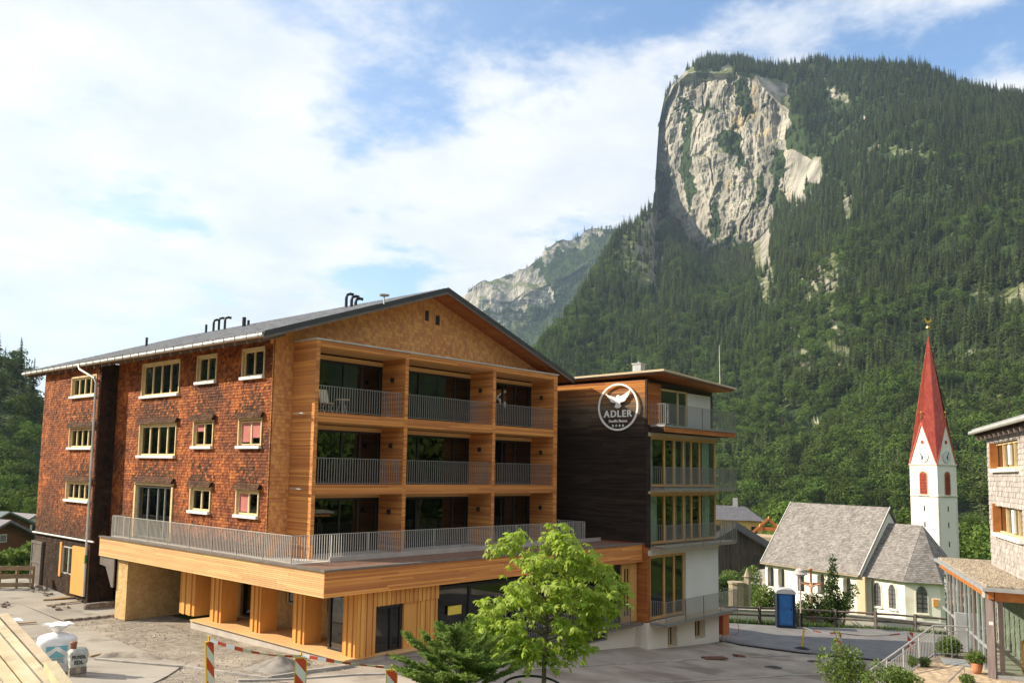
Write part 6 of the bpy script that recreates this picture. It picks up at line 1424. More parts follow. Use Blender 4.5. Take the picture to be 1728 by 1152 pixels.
# ------------------------------------------------------------------ raised path by the porch
mat('path_brick', (.36, .27, .18), (.48, .37, .26), scale=3, rough=.9, isl=.22, bump=.2)
mat('path_bed', (.20, .16, .12), (.26, .21, .16), scale=4, rough=.95)
def build_path():
    pts = [atz(x, y, PZ) for x, y in ((1505, 1168), (1556, 1120), (1572, 1107), (1600, 1100), (1640, 1088), (1700, 1070), (1900, 1062), (1950, 1250), (1480, 1250))]
    m = MB(); m.prism([(p[0], p[1], PZ - 6) for p in pts], (0, 0, 5.97)); pb = m.build('path', 'path_bed', kind='structure')
    poly = [(p[0], p[1]) for p in pts]; c = np.array(poly); r = random.Random(12); m = MB(); ang = math.atan2(-HW[1], -HW[0]) + .3; ca, sa = math.cos(ang), math.sin(ang)
    lo = c.min(0); hi = c.max(0); ctr = (lo + hi) / 2; L_ = max(hi - lo)
    X, Y = [], []
    for i in range(int(-L_ / .21), int(L_ / .21)):
        for j in range(int(-L_ / .105), int(L_ / .105)):
            u, v = i * .21 + (.105 if j % 2 else 0), j * .105; X.append(ctr[0] + u * ca - v * sa); Y.append(ctr[1] + u * sa + v * ca)
    X, Y = np.array(X), np.array(Y); k = inpoly(X, Y, poly) & (np.hypot(X, Y) < 31)
    px_, py_, _ = project(np.c_[X, Y, np.full(len(X), PZ)]); k &= (px_ < 1760) & (py_ < 1190)
    U = v3(ca, sa, 0); V = v3(-sa, ca, 0)
    for x, y in zip(X[k], Y[k]): m.obox(v3(x, y, PZ - .02 + r.uniform(-.003, .003)), U * .101, V * .049, v3(0, 0, .025))
    m.build('path_bricks', 'path_brick', pb, kind='stuff')
    a, b = atz(1600, 1150, PZ), atz(1640, 1112, PZ); mm = MB(); mm.beam(v3(a[0], a[1], PZ + .01), v3(b[0], b[1], PZ + .004), .035, .012); mm.build('edge_rail', 'steel', pb)
    q = atz(1612, 1117, PZ); mm = MB(); mm.obox(v3(q[0], q[1], PZ + .012), hu * .5, hn * .35, v3(0, 0, .014)); mm.build('door_mat', 'grey_metal', pb)
build_path()
def stair_railing():
    B = v3(*atz(1577, 1108, PZ)); A = v3(*atz(1636, 1110, PZ)); C_ = v3(*at(1468, 1192, 27.5)); h = .98
    rr = thing('stair_railing', 'galvanised steel stair railing beside the brick path', 'railing', tuple(B))
    m = MB(); z = v3(0, 0, 1)
    for p, q in ((A, B), (B, C_)):
        m.cyl(p + z * h, q + z * h, .024, n=8); m.cyl(p + z * .12, q + z * .12, .014, n=6); m.cyl(p + z * (h - .16), q + z * (h - .16), .012, n=6)
        n = max(2, int((q - p).length / 1.05))
        for i in range(n + 1): c = p.lerp(q, i / n); m.cyl(c - z * .2, c + z * h, .022, n=8)
    m.build('rails', 'steel_light', rr)
    b = MB().cyl((0, 0, .12), (0, 0, h - .16), .008, n=5); me = bpy.data.meshes.new('bar'); me.from_pydata(b.v, [], b.f); me.materials.append(MAT['steel_light'])
    for p, q in ((A, B), (B, C_)):
        n = int((q - p).length / .12)
        for i in range(1, n): shared('bar', me, rr, p.lerp(q, i / n))
    st = link('outdoor_steps', None); st['kind'] = 'structure'; d = (C_ - B); d.z = 0; d.normalize(); s_ = v3(-d.y, d.x, 0); s_ = s_ if s_.dot(v3(*atz(1560, 1140, PZ)) - B) > 0 else -s_
    for i in range(10): m = MB(); m.obox(B + d * (.45 + i * .33) + s_ * .75 + z * (-.18 * (i + 1) - .6), d * .165, s_ * .7, z * .6); m.build('step', 'concrete', st)
stair_railing()

# ------------------------------------------------------------------ site barriers and tape
mat('beacon_red', (.62, .075, .03), (.68, .09, .035), scale=4, rough=.5); mat('beacon_white', (.80, .78, .72), rough=.5); mat('beacon_yellow', (.80, .50, .03), rough=.5); mat('rubber', (.02, .02, .02), rough=.8)
def beacon(px, py_top, r, label, base=None, hgt=1.0, wd=.21, lean=0.0, turn=0.0, group='red and white site beacons', lamp=True):
    t = v3(*at(px, py_top, r)); th = math.atan2(t.y, t.x) + math.pi / 2 + turn; U = v3(math.cos(th), math.sin(th), 0); Nn = v3(U.y, -U.x, 0)
    if Nn.dot(t) > 0: Nn = -Nn
    z = v3(lean * U.x, lean * U.y, 1).normalized(); gzv = g1(t.x, t.y) if base is None else base
    e = thing('site_beacon', label, 'beacon', (t.x, t.y, gzv), group); O = t - z * hgt
    m = MB(); m.obox(O + z * (hgt / 2), U * (wd / 2 + .02), Nn * .018, z * (hgt / 2 + .02)); m.build('board', 'beacon_yellow', e)
    # stripes clipped to the board
    def clip(poly, ax, lim, sgn):
        out = []
        for i in range(len(poly)):
            a, b = poly[i], poly[(i + 1) % len(poly)]; da, db = sgn * (a[ax] - lim), sgn * (b[ax] - lim)
            if da <= 0: out.append(a)
            if da * db < 0: f = da / (da - db); out.append((a[0] + (b[0] - a[0]) * f, a[1] + (b[1] - a[1]) * f))
        return out
    sw = hgt / 4.2; k = -3
    while k * sw < hgt + wd * 1.4:
        y0 = k * sw; p = [(-wd / 2, y0), (wd / 2, y0 + wd * 1.15), (wd / 2, y0 + wd * 1.15 + sw), (-wd / 2, y0 + sw)]
        p = clip(clip(p, 1, 0, -1), 1, hgt, 1)
        if len(p) > 2: m = MB(); m.prism([O + U * u + z * v + Nn * .021 for u, v in p], Nn * .003); m.build('stripe', 'beacon_red' if k % 2 else 'beacon_white', e)
        k += 1
    m = MB(); m.beam(O + z * -.02, v3(O.x, O.y, gzv + .1) if gzv < O.z - .1 else O, .05); m.obox(v3(O.x, O.y, gzv + .06), U * .2, Nn * .4, v3(0, 0, .06)); m.build('foot', 'rubber', e)
    if lamp: m = MB(); m.cyl(t + z * .02, t + z * .12, .022, n=6); m.build('lamp_socket', 'beacon_yellow', e)
    return t
b1 = beacon(353, 1082, 18.5, 'tilted red and white beacon at the yard end of the tape', lean=.10, hgt=1.0, turn=.9)
b2 = beacon(508, 1110, 18.5, 'upright red and white beacon before the sand heap')
b3 = beacon(661, 1131, 18.5, 'red and white beacon nearest the small conifer', turn=.1)
def road_beacon(px, top, bot, lb):
    x, y = gp(px, bot, -9.6); return beacon(px, top, math.hypot(x, y), lb, lamp=False, group='red and white beacons on the upper road', hgt=.95, wd=.27)
b4 = road_beacon(1415, 1067, 1104, 'red and white beacon standing behind the slender shrub'); b5 = road_beacon(1536, 1066, 1106, 'red and white beacon seen through the stair railing')
def site_post():
    x, y = gp(1353, 1098, -9.5); z = g1(x, y); t = v3(*at(1357, 1058, math.hypot(x, y))); e = thing('marker_post', 'yellow marker post on a round black foot on the road', 'post', (x, y, z))
    m = MB(); m.lathe((x, y, z + .1), [(.42, 0), (.42, .05), (.2, .12), (.06, .16)], 20); m.build('foot', 'rubber', e); m = MB(); m.tube([(x, y, z + .2), ((x + t.x) / 2, (y + t.y) / 2, (z + t.z) / 2), tuple(t)], .05, 8); m.build('pole', 'beacon_yellow', e)
    return t
sp_ = site_post()
def tape(pts, sag, lb, seg=.17, w_=.075):
    """barrier tape > stripe ..., red and white by turns"""
    e = thing('barrier_tape', lb, 'tape', tuple(pts[0]), 'red and white barrier tapes'); i = 0
    for p, q in zip(pts[:-1], pts[1:]):
        L_ = (q - p).length; n = max(4, int(L_ / seg)); f = lambda t: p.lerp(q, t) - v3(0, 0, sag * 4 * t * (1 - t))
        for k in range(n):
            a, b = f(k / n), f((k + 1) / n); tw = .9 * math.sin(k * .4 + L_); m = MB(); up = v3(.9 * math.sin(tw), .9 * math.sin(tw), .35 + .6 * math.cos(tw)).normalized() * (w_ / 2)
            m.prism([a - up, b - up, b + up, a + up], (.002, .002, 0)); m.build('stripe', 'beacon_red' if i % 2 else 'beacon_white', e); i += 1
tape([b1 + v3(0, 0, .04), b2 + v3(0, 0, .04)], .09, 'red and white tape strung between the tilted and the upright beacon'); tape([b2 + v3(0, 0, .06), b3 + v3(0, 0, .06)], .03, 'red and white tape strung towards the beacon nearest the conifer')
tape([sp_, b4], .12, 'red and white tape from the yellow post across the road', .5, .08); tape([b4, b5], .18, 'red and white tape between the two road beacons', .5, .08)

# ------------------------------------------------------------------ material bags, jar, planks by the yard road
mat('bag_white', (.70, .68, .66), (.80, .78, .76), scale=3, rough=.6, bump=.5, bscale=8); mat('bag_blue', (.13, .36, .42), (.18, .42, .48), scale=3, rough=.6); mat('bag_ink', (.05, .07, .07), rough=.7); mat('bag_grey', (.36, .36, .33), (.5, .5, .46), scale=8, rough=.6); mat('bag_ink_blue', (.22, .36, .40), rough=.7)
mat('brown_clay', (.20, .09, .05), (.28, .13, .07), scale=5, rough=.6); mat('pallet_wood', (.36, .27, .17), (.48, .37, .24), scale=5, rough=.85)
def sack(name, label, cat, c, w_, d_, h_, U, m, seed, tuft=True):
    r = random.Random(seed); e = thing(name, label, cat, tuple(c)); V = v3(-U.y, U.x, 0); k = MB(); n, L_ = 44, 22
    for i in range(L_ + 1):
        f = i / L_; rs = (.86 + .15 * math.sin(min(1, f * 1.2) * math.pi * .62)) * (1 if f < .84 else max(.14 if tuft else .80, math.cos((f - .84) / .16 * 1.42) ** .8))
        for j in range(n):
            t = 2 * math.pi * j / n; cs_, sn = math.cos(t), math.sin(t); p = 4.0; q = (abs(cs_) ** p + abs(sn) ** p) ** (-1 / p); wob = 1 + .03 * math.sin(3 * t + i * .8 + seed) + .07 * float(fbm([math.cos(t) * 2.2 + seed], [math.sin(t) * 2.2 + f * 3.5], f * 2.0, o=3, seed=seed)[0]) + r.uniform(-.012, .012)
            k.v.append(tuple(c + U * (cs_ * q * rs * wob * w_ / 2) + V * (sn * q * rs * wob * d_ / 2) + v3(0, 0, h_ * f)))
    for i in range(L_):
        for j in range(n): k.f.append((i * n + j, i * n + (j + 1) % n, (i + 1) * n + (j + 1) % n, (i + 1) * n + j))
    k.f.append(tuple(range(L_ * n, L_ * n + n))); k.build('body', m, e, smooth=True)
    if tuft:
        k = MB(); n = 26
        for i in range(7):
            f = i / 6; R = (.10 + .05 * math.sin(f * 2)) if i < 2 else .10 + .30 * math.sin((f - .25) * 2.1)
            for j in range(n): t = 2 * math.pi * j / n; rr = R * (1 + .22 * math.sin(7 * t + i) * f + r.uniform(-.06, .06)); k.v.append(tuple(c + v3(rr * math.cos(t), rr * math.sin(t), h_ * .97 + .36 * f - (.07 if i == 6 else 0))))
        for i in range(6):
            for j in range(n): k.f.append((i * n + j, i * n + (j + 1) % n, (i + 1) * n + (j + 1) % n, (i + 1) * n + j))
        k.f.append(tuple(range(6 * n, 7 * n))); k.build('tied_top', m, e)
        k = MB(); k.lathe(tuple(c + v3(0, 0, h_ * .99)), [(.10, -.03), (.115, 0), (.10, .03)], 14); k.build('tie', 'bag_ink', e)
    return e
def yard_goods():
    q = at(93, 1130, 30.0); c = v3(q[0], q[1], g1(q[0], q[1])); th = math.atan2(c.y, c.x) - math.pi / 2; U = v3(math.cos(th + .12), math.sin(th + .12), 0); V = v3(-U.y, U.x, 0); V = V if V.dot(c) < 0 else -V
    pal = thing('pallet', 'timber pallet under the white building material sack', 'pallet', tuple(c))
    for i in range(5): m = MB(); m.obox(c + V * (-.4 + i * .2) + v3(0, 0, .15), U * .58, V * .07, v3(0, 0, .012)); m.build('board', 'pallet_wood', pal)
    for i in (-1, 0, 1): m = MB(); m.obox(c + U * (i * .5) + v3(0, 0, .07), U * .05, V * .48, v3(0, 0, .065)); m.build('skid', 'pallet_wood', pal)
    c2 = c + v3(0, 0, .165); s_ = sack('material_sack', 'big white sack with blue mountain print and tied top', 'sack', c2, 1.08, .95, 1.12, U, 'bag_white', 1)
    F_ = c2 + V * .50 - U * .05 + v3(0, 0, .1)
    def pr(pts, m, nm, dz=.0): k = MB(); k.prism([F_ + U * u + v3(0, 0, v) for u, v in pts], V * (.012 + dz)); k.build(nm, m, s_)
    pr([(-.30, .70), (-.30, .52), (-.02, .67), (.30, .52), (.30, .70)], 'bag_blue', 'print'); pr([(-.26, .36), (0, .56), (.26, .36)], 'bag_blue', 'print')
    letter('lettering', text_mesh('RIEDL', .18, .006, .004), 'bag_ink_blue', s_, tuple(F_), U if U.cross(v3(0, 0, 1)).dot(V) > 0 else -U, v3(0, 0, 1), V, (0, .20))
    q = at(130, 1132, 29.0); c = v3(q[0], q[1], g1(q[0], q[1])); pal2 = thing('stone_pallet', 'pallet of grey blocks under the printed foil', 'pallet', tuple(c))
    for i in range(3):
        for lv in range(2): m = MB(); m.obox(c + U * (-.16 + i * .16) + v3(0, 0, .1 + lv * .19), U * .075, V * .2, v3(0, 0, .088)); m.build('block', 'paver', pal2)
    c3 = c + v3(0, 0, .38); s2 = sack('foil_sack', 'small grey foil sack with black lettering beside the big sack', 'sack', c3, .55, .45, .52, U, 'bag_grey', 4, False); F2 = c3 + V * .225
    UU = U if U.cross(v3(0, 0, 1)).dot(V) > 0 else -U
    for s, v, z in (('FRIEDL', .26, .13), ('EDL', .10, .15)): letter('lettering', text_mesh(s, z, .006, .006), 'bag_ink', s2, tuple(F2), UU, v3(0, 0, 1), V, (0, v))
    t = c3 + v3(0, 0, .515) - UU * .14; m = MB(); m.lathe(tuple(t), [(.08, 0), (.09, .05), (.09, .15), (.11, .16), (.11, .19), (.08, .22), (.02, .23)], 18); tag(m.build('lidded_jar', 'brown_clay', smooth=False), 'small brown lidded jar standing on the foil sack', 'jar')
    q = at(6, 1062, 27); c = v3(q[0], q[1], g1(q[0], q[1])); sack('material_sack', 'white sack behind the yellow planks at the picture edge', 'sack', c, .9, .9, q[2] - c.z, U, 'bag_white', 7)
yard_goods()
def plank_pile():
    """fresh planks lying over two trestles beside the road"""
    tr = thing('trestle', 'timber trestle carrying the stack of fresh yellow planks', 'trestle', tuple(at(20, 1150, 12.5)))
    A0, B0 = v3(*at(-74, 1034, 16.5)), v3(*at(52, 1195, 12.6)); d = (B0 - A0).normalized(); s_ = d.cross(v3(0, 0, 1)).normalized(); up = s_.cross(d).normalized()
    lbs = ('fresh yellow plank on top of the stack at the picture edge', 'second fresh plank of the stack, beside the topmost one', 'narrow edge plank of the stack next to the sack', 'lower plank of the stack showing its pale edge', 'bottom plank of the stack at the corner of the picture', 'short sawn beam with pale end beside the plank stack')
    spec = [(0, 0, .2, .05, 0, 1), (-.23, .012, .18, .05, .0, 1), (.19, .02, .13, .06, 0, .98), (-.45, -.05, .2, .05, 0, 1), (-.68, -.10, .2, .05, 0, 1)]
    for (o, u, w_, t, a, b), lb in zip(spec, lbs): m = MB(); m.beam(A0 + s_ * o + up * u, B0 + s_ * o + up * u, w_, t, up=up); tag(m.build('plank', 'raw_plank'), lb, 'plank', 'fresh planks on trestles')
    for i in range(4): m = MB(); m.beam(A0 - s_ * (.25 + .001 * i) - up * (.10 + i * .055) + d * .1, B0 - s_ * .25 - up * (.10 + i * .055), .75 - i * .02, .05, up=up); tag(m.build('plank', 'raw_plank'), 'wide plank lower in the stack under the top planks', 'plank', 'fresh planks on trestles')
    a = v3(*at(84, 1122, 13.0)); b = v3(*at(130, 1190, 12.1)); m = MB(); m.beam(a, b, .15, .12); tag(m.build('sawn_beam', 'raw_plank'), lbs[5], 'beam')
    for f in (.25, .8):
        c = A0.lerp(B0, f) - up * .32 - s_ * .25; g = g1(c.x, c.y); m = MB(); m.beam(c - s_ * .6, c + s_ * .6, .12, .12); m.build('crossbar', 'pallet_wood', tr)
        for k in (-.5, .5):
            for l in (-.25, .25): m = MB(); m.beam(c + s_ * k - up * .06, v3(c.x + s_.x * k + d.x * l, c.y + s_.y * k + d.y * l, g), .07); m.build('leg', 'pallet_wood', tr)
plank_pile()
# ------------------------------------------------------------------ things along the upper road
def place(px, py, z0=-9.7):
    x, y = gp(px, py, z0); return v3(x, y, g1(x, y) + .1)
mat('toilet_blue', (.015, .10, .30), (.02, .13, .36), scale=2, rough=.4, spec=.5); mat('toilet_navy', (.012, .02, .045), rough=.5); mat('toilet_roof', (.42, .42, .43), (.5, .5, .5), scale=3, rough=.5)
def toilet():
    c = place(1325.5, 1061); th = math.atan2(c.y, c.x) + math.pi / 2 + .12; U = v3(math.cos(th), math.sin(th), 0); V = v3(U.y, -U.x, 0); V = V if V.dot(c) < 0 else -V; z = v3(0, 0, 1); c = c + z * .1
    if U.dot(v3(RW[0][0], RW[1][0], 0)) < 0: U = -U
    e = thing('portable_toilet', 'blue portable toilet cabin with grey domed roof by the fence', 'toilet cabin', tuple(c))
    m = MB(); m.obox(c + z * 1.1, U * .56, V * .55, z * 1.0); m.build('body', 'toilet_navy', e)
    m = MB(); m.obox(c + z * .05, U * .60, V * .60, z * .05); m.build('skid', 'toilet_navy', e)
    m = MB(); n = 8; arc = [(.60 * math.cos(math.pi * k / n), .10 + .20 * math.sin(math.pi * k / n)) for k in range(n + 1)]
    m.prism([c + U * .60 - V * .6 + z * 2.1] + [c + U * a - V * .6 + z * (2.1 + b) for a, b in arc] + [c - U * .60 - V * .6 + z * 2.1], V * 1.2); m.build('roof', 'toilet_roof', e)
    m = MB(); m.obox(c + V * .56 + z * 1.1 - U * .03, U * .42, V * .02, z * .96); d = m.build('door', 'toilet_blue', e)
    m = MB(); m.obox(c + V * .585 + z * 1.6 - U * .03, U * .32, V * .006, z * .36); m.build('door_panel', 'toilet_blue', d); m = MB(); m.obox(c + V * .585 + z * .6 - U * .03, U * .32, V * .006, z * .36); m.build('door_panel', 'toilet_blue', d)
    m = MB(); m.obox(c + V * .595 + z * 1.15 + U * .30, U * .035, V * .02, z * .06); m.build('latch', 'toilet_navy', d)
    for s in (-1, 1): m = MB(); m.obox(c + U * .50 * s + V * .56 + z * 1.1, U * .06, V * .03, z * 1.0); m.build('corner_post', 'toilet_navy', e)
    m = MB(); m.cyl(c - U * .3 - V * .3 + z * 2.2, c - U * .3 - V * .3 + z * 2.55, .05, n=8); m.build('vent_pipe', 'toilet_roof', e)
toilet()
mat('lamp_grey', (.42, .36, .34), (.48, .42, .40), scale=4, rough=.6)
def street_lamp():
    c = place(1352, 1060); r = math.hypot(c.x, c.y); top = v3(*at(1351, 966, r)); z = v3(0, 0, 1); e = thing('street_lamp', 'slender street lamp with domed head before the church wall', 'street lamp', tuple(c))
    m = MB(); m.cyl(c, c + z * .9, .10, .09, n=10); m.build('base', 'rubber', e); m = MB(); m.cyl(c + z * .9, v3(c.x, c.y, top.z - .1), .055, .045, n=10); m.build('pole', 'lamp_grey', e)
    m = MB(); m.lathe((c.x, c.y, top.z - .12), [(.05, -.1), (.08, 0), (.46, .02), (.46, .07), (.34, .16), (.30, .3), (.2, .38), (.04, .42)], 20); m.build('lamp_head', 'lamp_grey', e)
    m = MB(); m.lathe((c.x, c.y, top.z - .14), [(.05, 0), (.3, .0), (.3, -.02), (.05, -.06)], 16); m.build('lamp_glass', 'white_sill', e)
street_lamp()
mat('cross_wood', (.30, .10, .05), (.38, .15, .08), scale=4, rough=.7); mat('carved_figure', (.62, .36, .24), (.68, .44, .30), scale=5, rough=.6)
def crucifix():
    r = math.hypot(*gp(1370, 1058)) + 2.2; b = v3(*at(1370, 1050, r)); g = g1(b.x, b.y); top = v3(*at(1369, 961, r)); c = v3(b.x, b.y, g); H_ = top.z - g; z = v3(0, 0, 1)
    th = math.atan2(c.y, c.x) + math.pi / 2; U = v3(math.cos(th), math.sin(th), 0); V = v3(U.y, -U.x, 0); V = V if V.dot(c) < 0 else -V
    e = thing('wayside_crucifix', 'tall wooden wayside crucifix with carved figure among the churchyard shrubs', 'crucifix', tuple(c)); za = top.z - .95
    m = MB(); m.beam(c, v3(c.x, c.y, top.z), .17, .14, up=U); m.build('post', 'cross_wood', e)
    for s in (-1, 1): m = MB(); m.beam(v3(c.x, c.y, za) + U * (.086 * s), v3(c.x, c.y, za + .02) + U * .6 * s, .16, .18); m.obox(v3(c.x, c.y, za + .02) + U * .64 * s, U * .06, V * .09, z * .12); m.build('arm', 'cross_wood', e)
    # carved figure: one continuous skin
    o = v3(c.x, c.y, za - .1) + V * .17; J = [o - z * .62, o - z * .30, o - z * .02, o + z * .12 + U * .03, o + z * .26 + U * .05, o - U * .20 - z * .0, o - U * .42 + z * .10, o - U * .62 + z * .16, o + U * .20, o + U * .42 + z * .10, o + U * .62 + z * .16, o - z * .68 - U * .07, o - z * .95 - U * .05 + V * .07, o - z * 1.28 - U * .02, o - z * .68 + U * .07, o - z * .95 + U * .05 + V * .07, o - z * 1.28 + U * .02]
    E_ = [(0, 1), (1, 2), (2, 3), (3, 4), (2, 5), (5, 6), (6, 7), (2, 8), (8, 9), (9, 10), (0, 11), (11, 12), (12, 13), (0, 14), (14, 15), (15, 16)]; R_ = [.11, .12, .13, .06, .095, .07, .05, .035, .07, .05, .035, .08, .06, .045, .08, .06, .045]
    me = bpy.data.meshes.new('figure'); me.from_pydata([tuple(j - c) for j in J], E_, []); ob = link('figure', me, e); ORG[ob.name] = tuple(c); sk = ob.modifiers.new('skin', 'SKIN'); me.skin_vertices[0].data[0].use_root = True
    for v, rr in zip(me.skin_vertices[0].data, R_): v.radius = (rr, rr * .8)
    sb = ob.modifiers.new('smooth', 'SUBSURF'); sb.levels = 1; sb.render_levels = 1; bpy.context.view_layer.update()
    nm = bpy.data.meshes.new_from_object(ob.evaluated_get(bpy.context.evaluated_depsgraph_get())); ob.modifiers.clear(); ob.data = nm; nm.materials.clear(); nm.materials.append(MAT['carved_figure'])
    m = MB(); m.obox(o - z * .60 + V * .02, U * .16, V * .11, z * .09); m.build('loincloth', 'white_plaster', e)
    m = MB(); m.prism([v3(c.x, c.y, top.z) - U * .16 - V * .2, v3(c.x, c.y, top.z) + U * .16 - V * .2, v3(c.x, c.y, top.z + .12) - V * .2], V * .5); m.build('cap', 'cross_wood', e)
crucifix()
mat('fence_wood', (.10, .078, .065), (.16, .125, .105), scale=3, rough=.85, obr=.15, bump=.4)
def road_fence():
    pts = [place(x, y) for x, y in ((1180, 1049), (1222, 1052), (1282, 1054), (1345, 1057), (1410, 1060), (1478, 1064), (1545, 1069), (1610, 1075), (1680, 1082))]; e = thing('road_fence', 'weathered two rail timber fence between road and churchyard', 'fence', tuple(pts[4])); z = v3(0, 0, 1)
    pts = [p + z * .02 for p in pts]
    for p in pts: m = MB(); m.beam(p - z * .3, p + z * 1.12, .16, .16); m.build('post', 'fence_wood', e)
    for h in (.52, .98):
        for p, q in zip(pts[:-1], pts[1:]): d = (q - p).normalized(); m = MB(); off = v3(d.y, -d.x, 0) * .0; m.tube([p + z * h + d * .085, (p + q) / 2 + z * (h + .02), q + z * h - d * .085], [.075, .07, .06], 8); m.build('rail', 'fence_wood', e)
    return pts
fpts = road_fence()
def churchyard_wall():
    P_ = [v3(p.x, p.y, 0) * (1 + 3.2 / v3(p.x, p.y, 0).length) for p in fpts]; e = thing('churchyard_wall', 'low white plastered wall behind the timber fence', 'wall', (P_[3].x, P_[3].y, g1(P_[3].x, P_[3].y)))
    tops = []
    for (px, py), p in zip(((1180, 1026), (1222, 1028), (1282, 1031), (1345, 1032), (1410, 1036), (1478, 1042), (1545, 1049), (1610, 1056), (1680, 1062)), P_): tops.append(at(px, py, p.length)[2])
    m = MB()
    for i in range(len(P_) - 1):
        p, q = P_[i], P_[i + 1]; n = v3(-(q - p).y, (q - p).x, 0).normalized() * .3; m.prism([v3(p.x, p.y, -5), v3(q.x, q.y, -5), v3(q.x, q.y, tops[i + 1]), v3(p.x, p.y, tops[i])], n)
    m.build('wall_body', 'white_plaster', e)
    for i in range(len(P_) - 1): p, q = P_[i], P_[i + 1]; n = v3(-(q - p).y, (q - p).x, 0).normalized() * .15; k = MB(); k.beam(v3(p.x, p.y, tops[i] + .04) + n, v3(q.x, q.y, tops[i + 1] + .04) + n, .42, .08); k.build('coping', 'kerb_stone', e)
churchyard_wall()
mat('orange_box', (.50, .15, .05), (.58, .2, .08), scale=3, rough=.6)
def site_box():
    c = place(1220, 1082, -9.4); e = thing('site_power_box', 'orange site power box at the annex corner', 'power box', tuple(c)); z = v3(0, 0, 1)
    m = MB(); m.obox(c + z * .95, v3(.36, 0, 0), v3(0, .22, 0), z * .62); m.build('cabinet', 'orange_box', e); m = MB(); m.obox(c + z * .95 + v3(-.37, 0, 0), v3(.01, 0, 0), v3(0, .17, 0), z * .55); m.build('door', 'louvre_red', e)
    for a in (-.28, .28):
        for b in (-.16, .16): m = MB(); m.beam(c + v3(a, b, 0), c + v3(a, b, .34), .04); m.build('leg', 'beacon_yellow', e)
    m = MB(); m.obox(c + z * 1.6, v3(.42, 0, 0), v3(0, .28, 0), z * .03); m.build('lid', 'louvre_red', e)
    t = v3(*at(1245, 1012, math.hypot(c.x, c.y) + 1)); P_ = [c + z * 1.2 + v3(.4, 0, 0), c + v3(.8, .3, .15), v3(t.x, t.y, c.z + .3), v3(t.x - .1, t.y, (c.z + t.z) / 2), t]; out = []
    for i in range(25):
        f = i / 24 * 3.999; k = int(f); f -= k; p = [P_[max(0, k - 1)], P_[k], P_[k + 1], P_[min(4, k + 2)]]; out.append(tuple(.5 * ((2 * p[1]) + (p[2] - p[0]) * f + (2 * p[0] - 5 * p[1] + 4 * p[2] - p[3]) * f * f + (3 * p[1] - p[0] - 3 * p[2] + p[3]) * f ** 3)))
    m = MB(); m.tube(out, .018, 5); tag(m.build('power_cable', 'orange_box', smooth=True), 'orange cable looping from the power box to the balcony', 'cable')
site_box()
def fountain():
    c = v3(*at(1242, 1003, 78)); e = thing('stone_fountain', 'pale stone fountain with a pointed pillar beside the lane', 'fountain', tuple(c)); z = v3(0, 0, 1)
    m = MB(); m.lathe(tuple(c), [(.6, -2), (.6, .9), (.68, .95), (.68, 1.1), (.45, 1.1)], 10); m.build('basin', 'dark_stone', e); m = MB(); m.beam(c + v3(.9, -.6, -2), c + v3(.9, -.6, 1.5), .4); m.build('pillar', 'dark_stone', e); m = MB(); m.lathe(tuple(c + v3(.9, -.6, 1.5)), [(.34, 0), (.28, .12), (.2, .3), (.06, .7)], 8); m.build('finial', 'dark_stone', e)
fountain()

